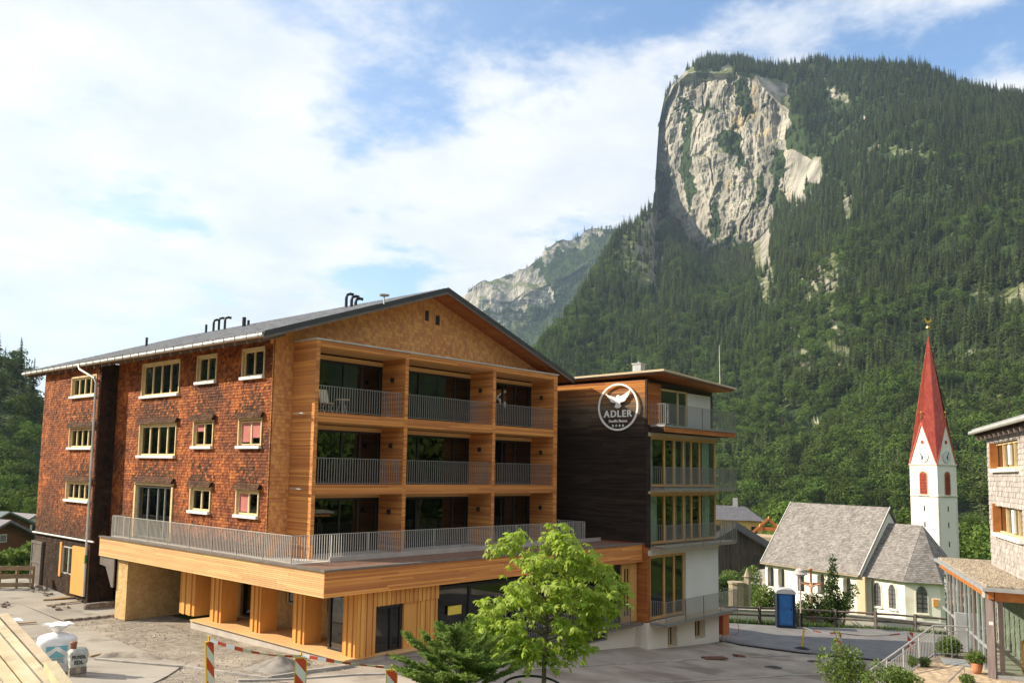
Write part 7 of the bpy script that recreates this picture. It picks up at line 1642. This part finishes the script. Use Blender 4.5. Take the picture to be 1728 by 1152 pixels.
# ------------------------------------------------------------------ other buildings
mat('barn_board', (.045, .038, .032), (.085, .07, .058), scale=2, rough=.9, isl=.25, stretch=(3, 3, .4)); mat('barn_roof', (.03, .028, .027), (.05, .046, .044), scale=2, rough=.8)
mat('yellow_wall', (.60, .40, .13), (.66, .46, .17), scale=1, rough=.85); mat('slate', (.085, .085, .095), (.125, .12, .13), scale=2, rough=.6, isl=.1); mat('chalet_wood', (.13, .058, .025), (.20, .09, .035), scale=1.5, rough=.8, isl=.15, stretch=(.4, .4, 4)); mat('mauve_roof', (.17, .155, .165), (.22, .20, .21), scale=2, rough=.7); mat('green_roof', (.13, .16, .15), (.17, .20, .19), scale=2, rough=.7)
def house(name, label, cat, px, py, r, half, depth, eave, apex, base, wallm, roofm, turn, over=.6, wins=(), boards=False, group=None, chimney=None, winm='dark_frame'):
    """gabled house: px,py,r locate the foot of the gable wall's middle; eave, apex, base are heights over that foot"""
    c = v3(*at(px, py, r)); th = math.atan2(c.y, c.x) + math.pi / 2 + turn; U = v3(math.cos(th), math.sin(th), 0); U = U if U.dot(v3(RW[0][0], RW[1][0], 0)) > 0 else -U
    V = v3(U.y, -U.x, 0); V = V if V.dot(c) < 0 else -V; z = v3(0, 0, 1); e = thing(name, label, cat, tuple(c), group); P = lambda u, v, w_: c + U * u + V * v + z * w_
    m = MB(); m.prism([P(-half, 0, base), P(half, 0, base), P(half, 0, eave), P(0, 0, apex), P(-half, 0, eave)], -V * depth); m.build('wall', wallm, e)
    if boards:
        m = MB(); n = int(2 * half / .22)
        for i in range(n): u = -half + (i + .5) * 2 * half / n; t = eave + (apex - eave) * (1 - abs(u) / half); m.obox(P(u, .02, (base + t) / 2 - .03), U * (half / n - .012), V * .02, z * ((t - base) / 2 - .04))
        m.build('wall_boards', wallm, e, kind='stuff')
    sl = (apex - eave) / half; m = MB()
    for s in (-1, 1): a = [P(s * (half + over), over, eave - over * sl), P(0, over, apex), P(0, -depth - over, apex), P(s * (half + over), -depth - over, eave - over * sl)]; m.prism(a, (0, 0, .22))
    rf = m.build('roof', roofm, e)
    if chimney: m = MB(); m.obox(P(chimney[0], chimney[1], apex + .3), U * .3, V * .3, z * .9); m.obox(P(chimney[0], chimney[1], apex + 1.25), U * .36, V * .36, z * .06); m.build('chimney', 'gutter_metal', rf)
    for u, w_, ww, hh in wins:
        m = MB(); f = .07; m.obox(P(u, .05, w_ + hh / 2), U * (ww / 2 + f), V * .03, z * (hh / 2 + f)); wn = m.build('window', 'white_sill' if winm != 'dark_frame' else wallm, e); m = MB(); m.obox(P(u, .085, w_ + hh / 2), U * (ww / 2), V * .01, z * (hh / 2)); m.build('pane', winm, wn)
    return e, P
house('timber_barn', 'black weathered timber barn left of the church', 'barn', 1243, 985, 118, 6.6, 14, 3.0, 7.0, -6, 'barn_board', 'barn_roof', 0.0, 1.0, [(3.2, 2.7, 2.4, 1.1), (3.3, -.2, 2.4, 1.1), (-3.4, 2.6, 2.4, 1.2), (-3.6, -.3, 2.6, 1.2)], boards=True)
def yellow_house():
    """eaves side towards the road, hipped slate roof"""
    c = v3(*at(1235, 909, 150)); th = math.atan2(c.y, c.x) + math.pi / 2; U = v3(math.cos(th), math.sin(th), 0); U = U if U.dot(v3(RW[0][0], RW[1][0], 0)) > 0 else -U; V = v3(U.y, -U.x, 0); V = V if V.dot(c) < 0 else -V; z = v3(0, 0, 1); P = lambda u, v, w_: c + U * u + V * v + z * w_
    e = thing('yellow_house', 'yellow house with hipped slate roof behind the black barn', 'house', tuple(c)); zt = 3.1; x0, x1 = -8, 4.6
    m = MB(); m.prism([P(x0, 0, -10), P(x1, 0, -10), P(x1, -8, -10), P(x0, -8, -10)], z * (zt + 10)); m.build('wall', 'yellow_wall', e)
    a = [P(x0 - .6, .6, zt), P(x1 + .6, .6, zt), P(x1 + .6, -8.6, zt), P(x0 - .6, -8.6, zt)]; b = [P(x0 + 3.5, -4, zt + 2.2), P(x1 - 2.6, -4, zt + 2.2)]; m = MB(); m.add([tuple(q) for q in a + b], [(0, 1, 5, 4), (1, 2, 5), (2, 3, 4, 5), (3, 0, 4), (3, 2, 1, 0)]); rf = m.build('roof', 'slate', e)
    m = MB(); m.obox(P(.6, -4, zt + 2.6), U * .4, V * .4, z * .9); m.build('chimney', 'gutter_metal', rf)
    for u in (-4.9, -2.4, 1.7, 3.5): m = MB(); m.obox(P(u, .04, 1.55), U * .55, V * .03, z * .68); wn = m.build('window', 'yellow_wall', e); m = MB(); m.obox(P(u, .08, 1.55), U * .46, V * .01, z * .6); m.build('pane', 'dark_frame', wn)
yellow_house()
def timber_frame():
    """open roof frame of a house under construction"""
    c = v3(*at(1297, 905, 138)); th = math.atan2(c.y, c.x) + math.pi / 2; U = v3(math.cos(th), math.sin(th), 0); U = U if U.dot(v3(RW[0][0], RW[1][0], 0)) > 0 else -U; V = v3(U.y, -U.x, 0); V = V if V.dot(c) < 0 else -V; z = v3(0, 0, 1); P = lambda u, v, w_: c + U * u + V * v + z * w_
    e = thing('unfinished_house', 'unfinished house with open orange roof timbers beside the church roof', 'house', tuple(c))
    for i in range(9): v = -i * .9; m = MB(); m.beam(P(-2.6, v, 0), P(0, v, 2.5), .16, .2); m.beam(P(0, v, 2.5), P(2.6, v, 0), .16, .2); m.beam(P(-1.6, v, .9), P(1.6, v, .9), .14, .16); m.build('rafter_pair', 'orange_wood', e)
    for u, w_ in ((-2.6, 0), (2.6, 0), (0, 2.5), (-1.3, 1.25), (1.3, 1.25)): m = MB(); m.beam(P(u, .4, w_ + .12), P(u, -7.8, w_ + .12), .14, .16); m.build('purlin', 'larch_post', e)
    m = MB(); m.prism([P(-2.6, 0, -12), P(2.6, 0, -12), P(2.6, -7.2, -12), P(-2.6, -7.2, -12)], z * 11.9); m.build('wall', 'tan_plaster', e)
timber_frame()
e, P_ = house('chalet', 'brown timber chalet with mauve roof beyond the yard fence', 'chalet', 4, 935, 92, 4.9, 9, .6, 3.0, -4, 'chalet_wood', 'mauve_roof', .62, .9, [(-2.6, -.6, .6, .65), (-.4, -.6, .6, .65), (1.7, -.6, .6, .65), (-.1, 1.2, .6, .6), (-2.4, -2.0, .6, .6), (1.6, -2.0, .6, .6)], winm='leaded_glass')
house('chalet', 'long house with green metal roof above the brown chalet', 'chalet', 4, 915, 125, 7, 12, 1.9, 3.7, -5, 'chalet_wood', 'green_roof', 1.1, .7, (), winm='leaded_glass')
house('cottage', 'small white cottage glimpsed beside the hotel corner', 'cottage', 57, 905, 140, 3, 7, 1.3, 3.0, -5, 'white_plaster', 'mauve_roof', .5, .5, ((0, .8, .8, .9),))
def yard_fence():
    a, b = v3(*at(-60, 978, 52)), v3(*at(56, 980, 51.5)); a.z = g1(a.x, a.y); b.z = g1(b.x, b.y); e = thing('yard_fence', 'three board timber fence at the end of the yard', 'fence', tuple(b)); d = (b - a).normalized(); z = v3(0, 0, 1)
    for h in (.28, .72, 1.14): m = MB(); m.beam(a + z * h, b + z * h, .05, .22); m.build('board', 'old_plank', e)
    for f in (0, .25, .5, .75, .99): c = a.lerp(b, f) + v3(d.y, -d.x, 0) * -.08; m = MB(); m.beam(c - z * .2, c + z * 1.25, .11); m.build('post', 'old_plank', e)
yard_fence()

# ------------------------------------------------------------------ plants
mat('chestnut_leaf', (.23, .335, .03), (.34, .44, .055), scale=9, rough=.55, obr=.16, isl=.16, spec=.35, trans=.42)
mat('shrub_leaf', (.10, .16, .03), (.17, .24, .05), scale=6, rough=.6, isl=.28, spec=.3, trans=.3)
mat('dark_leaf', (.045, .085, .02), (.085, .13, .03), scale=6, rough=.6, isl=.3, spec=.3, trans=.2)
mat('needle', (.12, .19, .03), (.22, .31, .06), scale=9, rough=.6, isl=.3, spec=.3, trans=.15)
mat('bark', (.12, .095, .07), (.20, .165, .125), scale=12, rough=.9, bump=.6); mat('terracotta', (.48, .20, .10), (.56, .26, .14), scale=5, rough=.8)
def branch(m, p, q, r0, r1, seed, bend=.12, n=5):
    rr = random.Random(seed); p, q = Vector(p), Vector(q); d = q - p; L_ = d.length; pts = []
    o = v3(rr.uniform(-1, 1), rr.uniform(-1, 1), rr.uniform(-.2, .8)) * bend * L_
    for i in range(n + 1): t = i / n; pts.append(p + d * t + o * math.sin(t * math.pi))
    m.tube(pts, [r0 + (r1 - r0) * i / n for i in range(n + 1)], 6); return pts
def leaflet(m, base, d, up, L_, W_):
    d = d.normalized(); s_ = d.cross(up).normalized(); n = s_.cross(d)
    mid = base + d * L_ * .55 - n * L_ * .02; tip = base + d * L_ - n * L_ * .18; k = n * W_ * .18
    m.add([tuple(base), tuple(base + d * L_ * .3 + s_ * W_ * .3 + k), tuple(mid + s_ * W_ * .5 + k), tuple(tip), tuple(mid - s_ * W_ * .5 + k), tuple(base + d * L_ * .3 - s_ * W_ * .3 + k), tuple(mid)], [(0, 1, 6, 5), (1, 2, 6), (2, 3, 6), (6, 3, 4), (5, 6, 4)])
def chestnut():
    R = 16.0; r = random.Random(21); b = v3(*at(928, 1200, R)); b.z = g1(b.x, b.y); e = thing('chestnut_tree', 'young chestnut tree with bright green leaves before the hotel', 'tree', tuple(b))
    vw = v3(b.x, b.y, 0).normalized(); sd = v3(-vw.y, vw.x, 0)
    def C(px, py, dz=0.0): return v3(*at(px, py, R)) + vw * dz
    fork = C(922, 1060); m = MB(); tr = branch(m, b, fork, .055, .038, 1, .03, 7); branch(m, fork, C(925, 905), .036, .01, 2, .05, 7); m.build('trunk', 'bark', e, smooth=True)
    cl = [(940,902,.0),(925,925,.3),(960,925,-.3),(868,912,.1),(848,925,.0),(885,950,.5),(915,950,-.4),(950,948,.4),(985,945,-.1),(1000,962,.3),(1020,982,.0),(1042,992,.1),(880,985,-.6),(905,978,.6),(940,980,-.7),(970,985,.5),(1000,1000,-.4),(865,1015,.2),(895,1018,.7),(930,1015,-.6),(965,1020,.7),(1000,1025,.1),(838,1045,.0),(822,1025,.2),(870,1050,-.5),(905,1045,.5),(810,1072,.0),(840,1080,.3),(875,1085,.0),(905,1090,-.4),(955,1075,.0),(985,1072,.2),(968,1095,.1),(1010,1050,.0),(935,1110,.0),(890,1115,.3),(862,1110,-.2),(850,1065,.5),(955,1045,-.6),(925,965,.8),(1030,1010,-.2),(800,1082,.1),(975,965,.8),(890,1000,.0),(950,1000,.1),(790,1092,.2),(830,1058,.4),(815,1050,-.2),(845,1095,-.3),(820,1100,.1)]
    m = MB(); P_ = []
    for i, (x, y, dz) in enumerate(cl):
        q = C(x, y, dz * 1.1); f = max(0.0, min(1, (1085 - y) / 190)); s_ = C(924, min(1110, 1085 - f * 100)); s_ = s_ if y < 1085 else C(926, 1105); branch(m, s_, q, .014, .005, 50 + i, .10); P_.append(q)
    m.build('branches', 'bark', e, smooth=True)
    # leaf forms: seven leaflets like a hand
    forms = []
    for k in range(6):
        lm = MB(); rr = random.Random(k); n = rr.choice((5, 6, 7))
        for j in range(n):
            a = (j - (n - 1) / 2) * .80 + rr.uniform(-.1, .1); L_ = .155 * (1 - .05 * abs(j - (n - 1) / 2)) * rr.uniform(.85, 1.12); leaflet(lm, v3(0, 0, 0), v3(math.cos(a), math.sin(a), -.32 + rr.uniform(-.12, .08)), v3(0, 0, 1), L_, L_ * .42)
        lm.add([(0, 0, 0), (-.13, .004, -.03), (-.13, -.004, -.03)], [(0, 1, 2)]); forms.append(lm)
    mes = []
    for lm in forms: me = bpy.data.meshes.new('leaf'); me.from_pydata(lm.v, [], lm.f); me.materials.append(MAT['chestnut_leaf']); me.polygons.foreach_set('use_smooth', [True] * len(me.polygons)); mes.append(me)
    st = MB(); cnt = 0; todo = []
    for q in P_:
        for k in range(34):
            off = v3(r.gauss(0, .15), r.gauss(0, .15), r.gauss(.02, .10)); todo.append((q + off, off))
    r.shuffle(todo)
    for p, off in todo:
        yaw = math.atan2(off.y, off.x) + r.uniform(-.9, .9); rot = Matrix.Rotation(yaw, 3, 'Z') @ Matrix.Rotation(r.gauss(.38, .28), 3, 'Y') @ Matrix.Rotation(r.gauss(0, .35), 3, 'X'); s_ = r.uniform(.62, 1.05); k = r.randrange(6); cnt += 1
        if cnt <= 290: o = link('leaf', mes[k], e); o.matrix_local = Matrix.Translation(p - Vector(ORG[e.name])) @ rot.to_4x4() @ Matrix.Scale(s_, 4)
        else: st.add([tuple(p + rot @ (Vector(v) * s_)) for v in forms[k].v], forms[k].f)
    st.build('foliage', 'chestnut_leaf', e, smooth=True, kind='stuff')
    m = MB(); c = C(898, 1158); pts = [c + sd * (.52 * math.cos(math.pi * i / 14)) + v3(0, 0, .19 * math.sin(math.pi * i / 14)) for i in range(15)]; pts = [v3(pts[0].x, pts[0].y, b.z)] + pts + [v3(pts[-1].x, pts[-1].y, b.z)]; m.tube(pts, .022, 8); tag(m.build('bicycle_stand', 'dark_frame', smooth=True), 'black hooped steel bicycle stand under the chestnut tree', 'bicycle stand')
chestnut()
def conifer():
    R = 13.2; r = random.Random(4); b = v3(*at(778, 1230, R)); b.z = g1(b.x, b.y); e = thing('small_conifer', 'small spreading dark green conifer in front of the porch', 'tree', tuple(b)); vw = v3(b.x, b.y, 0).normalized()
    C = lambda px, py, dz=0.0: v3(*at(px, py, R)) + vw * dz
    m = MB(); m.tube([b, C(778, 1150), C(770, 1085)], [.05, .03, .012], 6); m.build('trunk', 'bark', e)
    tips = [(675,1112,0),(690,1078,.1),(705,1100,.5),(720,1070,-.3),(742,1062,.2),(768,1058,-.4),(795,1056,.3),(815,1075,-.2),(838,1085,.4),(858,1098,.0),(868,1125,-.2),(845,1130,.6),(700,1130,-.5),(685,1140,.2),(730,1095,-.8),(760,1085,-.9),(800,1090,-.9),(825,1110,-.7),(715,1120,-.9),(850,1110,-.5),(780,1075,.7),(745,1080,.8),(820,1095,.7),(720,1140,-.9),(755,1115,-1.1),(790,1120,-1.1),(830,1140,-.9),(680,1125,-.2),(735,1110,.0),(770,1100,.1),(810,1120,.0),(695,1150,-.6),(860,1148,-.6)]
    fm = MB(); bm_ = MB()
    def needles(p, d, L_, n):
        d = d.normalized(); a = d.orthogonal().normalized(); c = d.cross(a)
        for i in range(n):
            t = i / n; q = p + d * L_ * t; an = r.uniform(0, 6.283); o = (a * math.cos(an) + c * math.sin(an)) * 1.0 + d * .75 + v3(0, 0, .1); o.normalize(); l = r.uniform(.022, .034); w_ = o.cross(d).normalized() * .006
            fm.add([tuple(q - w_), tuple(q + w_), tuple(q + o * l)], [(0, 1, 2)])
    for i, (x, y, dz) in enumerate(tips):
        q = C(x, y, dz * .75); s_ = C(776 + (x - 776) * .12, min(1200, 1120 + (y - 1056) * .7)); pts = branch(bm_, s_, q, .009, .003, i, .10, 8)
        for k in range(1, 9):
            p = pts[k]; dr = (pts[k] - pts[k - 1]).normalized(); needles(pts[k - 1], pts[k] - pts[k - 1], (pts[k] - pts[k - 1]).length, 44)
            if k > 1:
                for s in (-1, 1, -.4, .5):
                    side = dr.cross(v3(0, 0, 1)).normalized() * s; dd = (dr * .75 + side * .7 + v3(0, 0, r.uniform(-.15, .2))).normalized(); L_ = (.25 - .017 * k) * r.uniform(.8, 1.3); needles(p, dd, L_, int(L_ * 260))
                    for g in (.3, .55, .8):
                        for s2 in (-1, 1): d2 = (dd * .8 + dd.cross(v3(0, 0, 1)).normalized() * s2 * .6 + v3(0, 0, r.uniform(-.1, .2))).normalized(); needles(p + dd * L_ * g, d2, L_ * .5, int(L_ * 130))
    bm_.build('branches', 'bark', e); fm.build('foliage', 'needle', e, kind='stuff')
conifer()
def shrub(name, label, c, blobs, n, leaf, m, stems=6, cat='shrub', seed=1, group=None):
    """blobs: (u, v, z, ru, rz) offsets seen from the camera side"""
    r = random.Random(seed); e = thing(name, label, cat, tuple(c), group); vw = v3(c[0], c[1], 0).normalized(); sd = v3(vw.y, -vw.x, 0); c = Vector(c); z = v3(0, 0, 1); sm = MB(); fm = MB(); tot = sum(b[3] ** 2 * b[4] for b in blobs)
    for k, (u, v, h, ru, rz) in enumerate(blobs):
        o = c + sd * u + vw * v + z * h
        for j in range(max(1, int(stems * ru * ru * rz / tot) + 1)): branch(sm, c + sd * r.uniform(-.1, .1), o + v3(r.gauss(0, ru * .4), r.gauss(0, ru * .4), r.gauss(.1, rz * .5)), .02, .005, seed * 31 + k * 7 + j)
        for j in range(int(n * ru * ru * rz / tot)):
            d = v3(r.gauss(0, 1), r.gauss(0, 1), r.gauss(0, 1)).normalized() * (r.random() ** .45); p = o + v3(d.x * ru, d.y * ru, d.z * rz); dr = (d + v3(r.gauss(0, .6), r.gauss(0, .6), r.gauss(.1, .5))).normalized(); L_ = leaf * r.uniform(.65, 1.25); up = v3(r.gauss(0, .5), r.gauss(0, .5), 1).normalized(); s_ = dr.cross(up).normalized() * L_ * .28
            fm.add([tuple(p), tuple(p + dr * L_ * .5 + s_), tuple(p + dr * L_), tuple(p + dr * L_ * .5 - s_)], [(0, 1, 2, 3)])
    sm.build('stems', 'bark', e); fm.build('foliage', m, e, kind='stuff'); return e
def pxs(px, py, r): return 1455.0 / (r * math.cos(math.atan((px - 781) / 1455)))     # pixels per metre there
def shrubs():
    # right: slender shrub at the bottom edge
    c = v3(*at(1428, 1195, 27)); c.z = at(1428, 1195, 27)[2]; k = pxs(1428, 1100, 27); f = lambda x, y, ru, rz, v=0: ((x - 1428) / k, v, (1195 - y) / k, ru / k, rz / k)
    shrub('slender_shrub', 'slender pale green shrub at the lower road edge', c, [f(1415, 1085, 8, 16), f(1420, 1110, 17, 20), f(1440, 1120, 18, 26), f(1400, 1130, 18, 20), f(1428, 1145, 32, 30), f(1390, 1110, 6, 14), f(1455, 1135, 12, 14)], 2600, .10, 'shrub_leaf', 14, seed=5)
    c = v3(*at(1500, 1190, 26)); k = pxs(1500, 1150, 26); f = lambda x, y, ru, rz, v=0: ((x - 1500) / k, v, (1190 - y) / k, ru / k, rz / k)
    shrub('low_shrub', 'low yellow green shrub growing beside the steps railing', c, [f(1485, 1128, 9, 10), f(1510, 1142, 26, 16), f(1530, 1148, 22, 14), f(1475, 1150, 16, 12)], 2600, .08, 'shrub_leaf', 10, seed=6)
    c = v3(*atz(1602, 1106, PZ)); k = pxs(1602, 1090, 27); f = lambda x, y, ru, rz, v=0: ((x - 1602) / k, v, (1106 - y) / k, ru / k, rz / k)
    shrub('round_bush', 'round leafy bush behind the steps railing', c, [f(1602, 1085, 20, 17), f(1592, 1092, 14, 12), f(1614, 1090, 12, 14)], 2600, .075, 'shrub_leaf', 6, cat='bush', seed=7)
    c = v3(*atz(1560, 1124, PZ)); k = pxs(1560, 1115, 25); f = lambda x, y, ru, rz, v=0: ((x - 1560) / k, v, (1124 - y) / k, ru / k, rz / k)
    shrub('clipped_bush', 'small dark clipped bush on the brick path', c, [f(1560, 1115, 12, 9)], 900, .05, 'dark_leaf', 4, cat='bush', seed=8); 
    c = v3(*atz(1540, 1124, PZ)); shrub('grey_bush', 'small pale bush next to the dark clipped bush', c, [f(1560, 1114, 10, 10)], 700, .05, 'shrub_leaf', 4, cat='bush', seed=9)
    c = v3(*atz(1632, 1152, PZ)); shrub('flower_clump', 'clump of flowers at the bottom edge of the path', c, [f(1560, 1117, 13, 8)], 700, .06, 'shrub_leaf', 4, cat='plant', seed=10)
    # pot by the post
    q = v3(*atz(1649, 1136, PZ)); k = pxs(1649, 1120, 25.2); rr = 10.5 / k; pt = thing('flower_pot', 'round terracotta pot beside the porch post', 'pot', tuple(q))
    m = MB(); m.lathe(tuple(q), [(rr * .62, 0), (rr * .85, .12), (rr * .98, .24), (rr * .98, .25)], 20); m.build('body', 'terracotta', pt, smooth=True); m = MB(); m.lathe(tuple(q + v3(0, 0, .25)), [(rr * .99, 0), (rr * 1.07, .01), (rr * 1.07, .05), (rr * .9, .05)], 20); m.build('rim', 'terracotta', pt); m = MB(); m.cyl(q + v3(0, 0, .24), q + v3(0, 0, .28), rr * .88, n=16); m.build('soil', 'path_bed', pt)
    shrub('potted_plant', 'bushy green plant growing in the terracotta pot', q + v3(0, 0, .28), [(0, 0, .2, .22, .16), (-.16, 0, .14, .14, .12), (.15, 0, .14, .14, .12)], 900, .07, 'shrub_leaf', 6, cat='plant', seed=11)
    # churchyard: upright tree with bushes, and the round bush left of the toilet
    p = fpts[4] * 1.0; R = math.hypot(p.x, p.y) + 1.4; c = v3(*at(1402, 1062, R)); c.z = g1(c.x, c.y); k = pxs(1402, 1000, R); f = lambda x, y, ru, rz, v=0: ((x - 1402) / k, v, (1062 - y) / k, ru / k, rz / k)
    shrub('upright_tree', 'upright dark leafed tree standing before the church wall', c, [f(1407, 958, 6, 14), f(1406, 980, 9, 16), f(1404, 1005, 12, 18), f(1402, 1030, 15, 18), f(1400, 1050, 8, 14)], 3000, .20, 'dark_leaf', 8, cat='tree', seed=12)
    shrub('churchyard_shrub', 'spreading shrub at the foot of the crucifix', v3(*at(1382, 1058, R + .4)), [f(1395, 1020, 16, 14), f(1380, 1035, 16, 14), f(1408, 1036, 12, 12)], 1900, .18, 'dark_leaf', 8, seed=13)
    shrub('reddish_shrub', 'leaning shrub right of the upright tree', v3(*at(1425, 1060, R + .2)), [f(1405, 1020, 13, 16), f(1416, 1000, 8, 10), f(1395, 1030, 12, 14)], 1500, .18, 'shrub_leaf', 8, seed=14)
    R2 = math.hypot(fpts[2].x, fpts[2].y) + 5.5; c = v3(*at(1292, 1050, R2)); k = pxs(1292, 1010, R2); f = lambda x, y, ru, rz, v=0: ((x - 1292) / k, v, (1050 - y) / k, ru / k, rz / k)
    shrub('round_bush', 'round leafy bush between the lane and the blue toilet cabin', c, [f(1290, 1010, 17, 20), f(1303, 1015, 14, 18), f(1282, 1025, 13, 16), f(1295, 1035, 18, 14)], 3200, .20, 'shrub_leaf', 10, cat='bush', seed=15)
    # bushes round the barn and by the left fence
    for i, (px, py, r_, w_, h_, mt, lb) in enumerate(((1258, 985, 100, 11, 26, 'dark_leaf', 'tall dark bush against the black barn'), (1232, 975, 95, 16, 12, 'shrub_leaf', 'leafy bush before the barn doors'), (1270, 975, 98, 14, 20, 'shrub_leaf', 'light green bush between barn and church'), (1262, 995, 90, 14, 12, 'shrub_leaf', 'low bush near the stone fountain'), (1222, 985, 90, 12, 10, 'dark_leaf', 'low dark bush beside the annex edge'), (25, 940, 60, 22, 12, 'shrub_leaf', 'sunlit bush behind the three board fence'), (52, 932, 62, 12, 16, 'shrub_leaf', 'leafy bush between the fence and the hotel corner'), (-10, 945, 58, 20, 9, 'shrub_leaf', 'low sunlit bush over the fence at the picture edge'))):
        c = v3(*at(px, py, r_)); k = pxs(px, py, r_); c.z = g1(c.x, c.y); hz = max(at(px, py, r_)[2] - c.z, .2)
        shrub('bush', lb, c, [(0, 0, hz, w_ / k, h_ / k), (w_ * .5 / k, .5, hz * .6, w_ * .7 / k, h_ * .7 / k), (-w_ * .5 / k, -.4, hz * .5, w_ * .7 / k, h_ * .6 / k)], 1300, .26, mt, 6, cat='bush', seed=30 + i)
shrubs()
def verge_grass():
    """ragged grass along the foot of the fence"""
    m = MB(); r = random.Random(17)
    for p, q in zip(fpts[:-1], fpts[1:]):
        for i in range(900):
            c = p.lerp(q, r.random()); n = v3(c.x, c.y, 0).normalized(); c = c + n * r.uniform(-.35, 1.6); z = g1_fast(c.x, c.y); a = r.uniform(0, 3.14); w_ = .03; h = r.uniform(.10, .38); d = v3(math.cos(a), math.sin(a), 0) * w_; l = v3(r.gauss(0, .1), r.gauss(0, .1), h)
            m.add([(c.x - d.x, c.y - d.y, z), (c.x + d.x, c.y + d.y, z), (c.x + l.x, c.y + l.y, z + l.z)], [(0, 1, 2)])
    o = m.build('verge_grass', 'dark_leaf', kind='stuff'); o['label'] = 'ragged grass along the foot of the road fence'; o['category'] = 'grass'
def g1_fast(x, y):
    k = (round(x * 2) / 2, round(y * 2) / 2)
    if k not in _gc: _gc[k] = g1(*k)
    return _gc[k]
_gc = {}
verge_grass()
def valley_trees():
    """trees on the valley floor between the village and the mountain"""
    r = random.Random(33); n = 0
    for px0, px1, r0, r1, k in ((1205, 1345, 165, 430, 34), (1500, 1735, 125, 430, 46), (-20, 90, 150, 225, 16)):
        for i in range(k):
            px = r.uniform(px0, px1); R = r0 + (r1 - r0) * r.random() ** .8; c = at(px, 880, R); c[2] = g1(c[0], c[1]); s = r.random() < .08; j = r.randrange(3) + (0 if s else 3); me = PROTO[j][2]
            o = link('spruce_tree' if s else 'broadleaf_tree', me); o.location = c; o.rotation_euler = (0, 0, r.uniform(0, 6)); o.scale = (r.uniform(.5, .85),) * 3
            w_ = 'on the valley floor beyond the yellow house' if px0 < 1300 and px0 > 1000 else ('on the valley floor behind the church tower' if px0 > 1400 else 'between the chalets and the hillside wood')
            tag(o, ('dark spruce ' if s else 'green broadleaf tree ') + w_, 'tree', ('spruces ' if s else 'broadleaf trees ') + w_)
valley_trees()
# woodland on the other side of the valley, which the windows mirror
NW = 700; _az = np.radians(np.r_[rng.uniform(-95, 5, 380), rng.uniform(105, 235, 320)]); _r = 55 + 380 * rng.random(NW) ** 1.4; _x, _y = _r * np.cos(_az), _r * np.sin(_az)
k0 = len(PT); PT = np.r_[PT, np.c_[_x, _y, gz(_x, _y)]]; scl = np.r_[scl, rng.uniform(.5, .95, NW)]; rotz = np.r_[rotz, rng.uniform(0, 6.28, NW)]; idx = np.r_[idx, np.where(rng.random(NW) < .6, 3 + rng.integers(0, 3, NW), rng.integers(0, 3, NW))]
sel = np.zeros(len(PT), bool); sel[k0:] = True
fo = forest_object('woodland', sel); fo['label'] = 'mixed woodland on the other side of the valley'; fo['category'] = 'woodland'

# ------------------------------------------------------------------ haze
def haze():
    m = MB(); m.box(-9500, 9500, -9500, 9500, H - 26 - 1.5, 1150); hz = bpy.data.materials.new('haze'); hz.use_nodes = True; t = hz.node_tree; t.nodes.clear()
    v = N(t, 'ShaderNodeVolumePrincipled'); v.inputs['Color'].default_value = (.58, .78, 1.0, 1); v.inputs['Density'].default_value = HAZE; v.inputs['Anisotropy'].default_value = .25
    o = N(t, 'ShaderNodeOutputMaterial'); t.links.new(v.outputs[0], o.inputs['Volume']); MAT['haze'] = hz
    ob = m.build('haze', 'haze', kind='stuff'); ob['label'] = 'thin pale blue haze in the valley air'; ob['category'] = 'haze'
HAZE = 7.0e-5
haze()
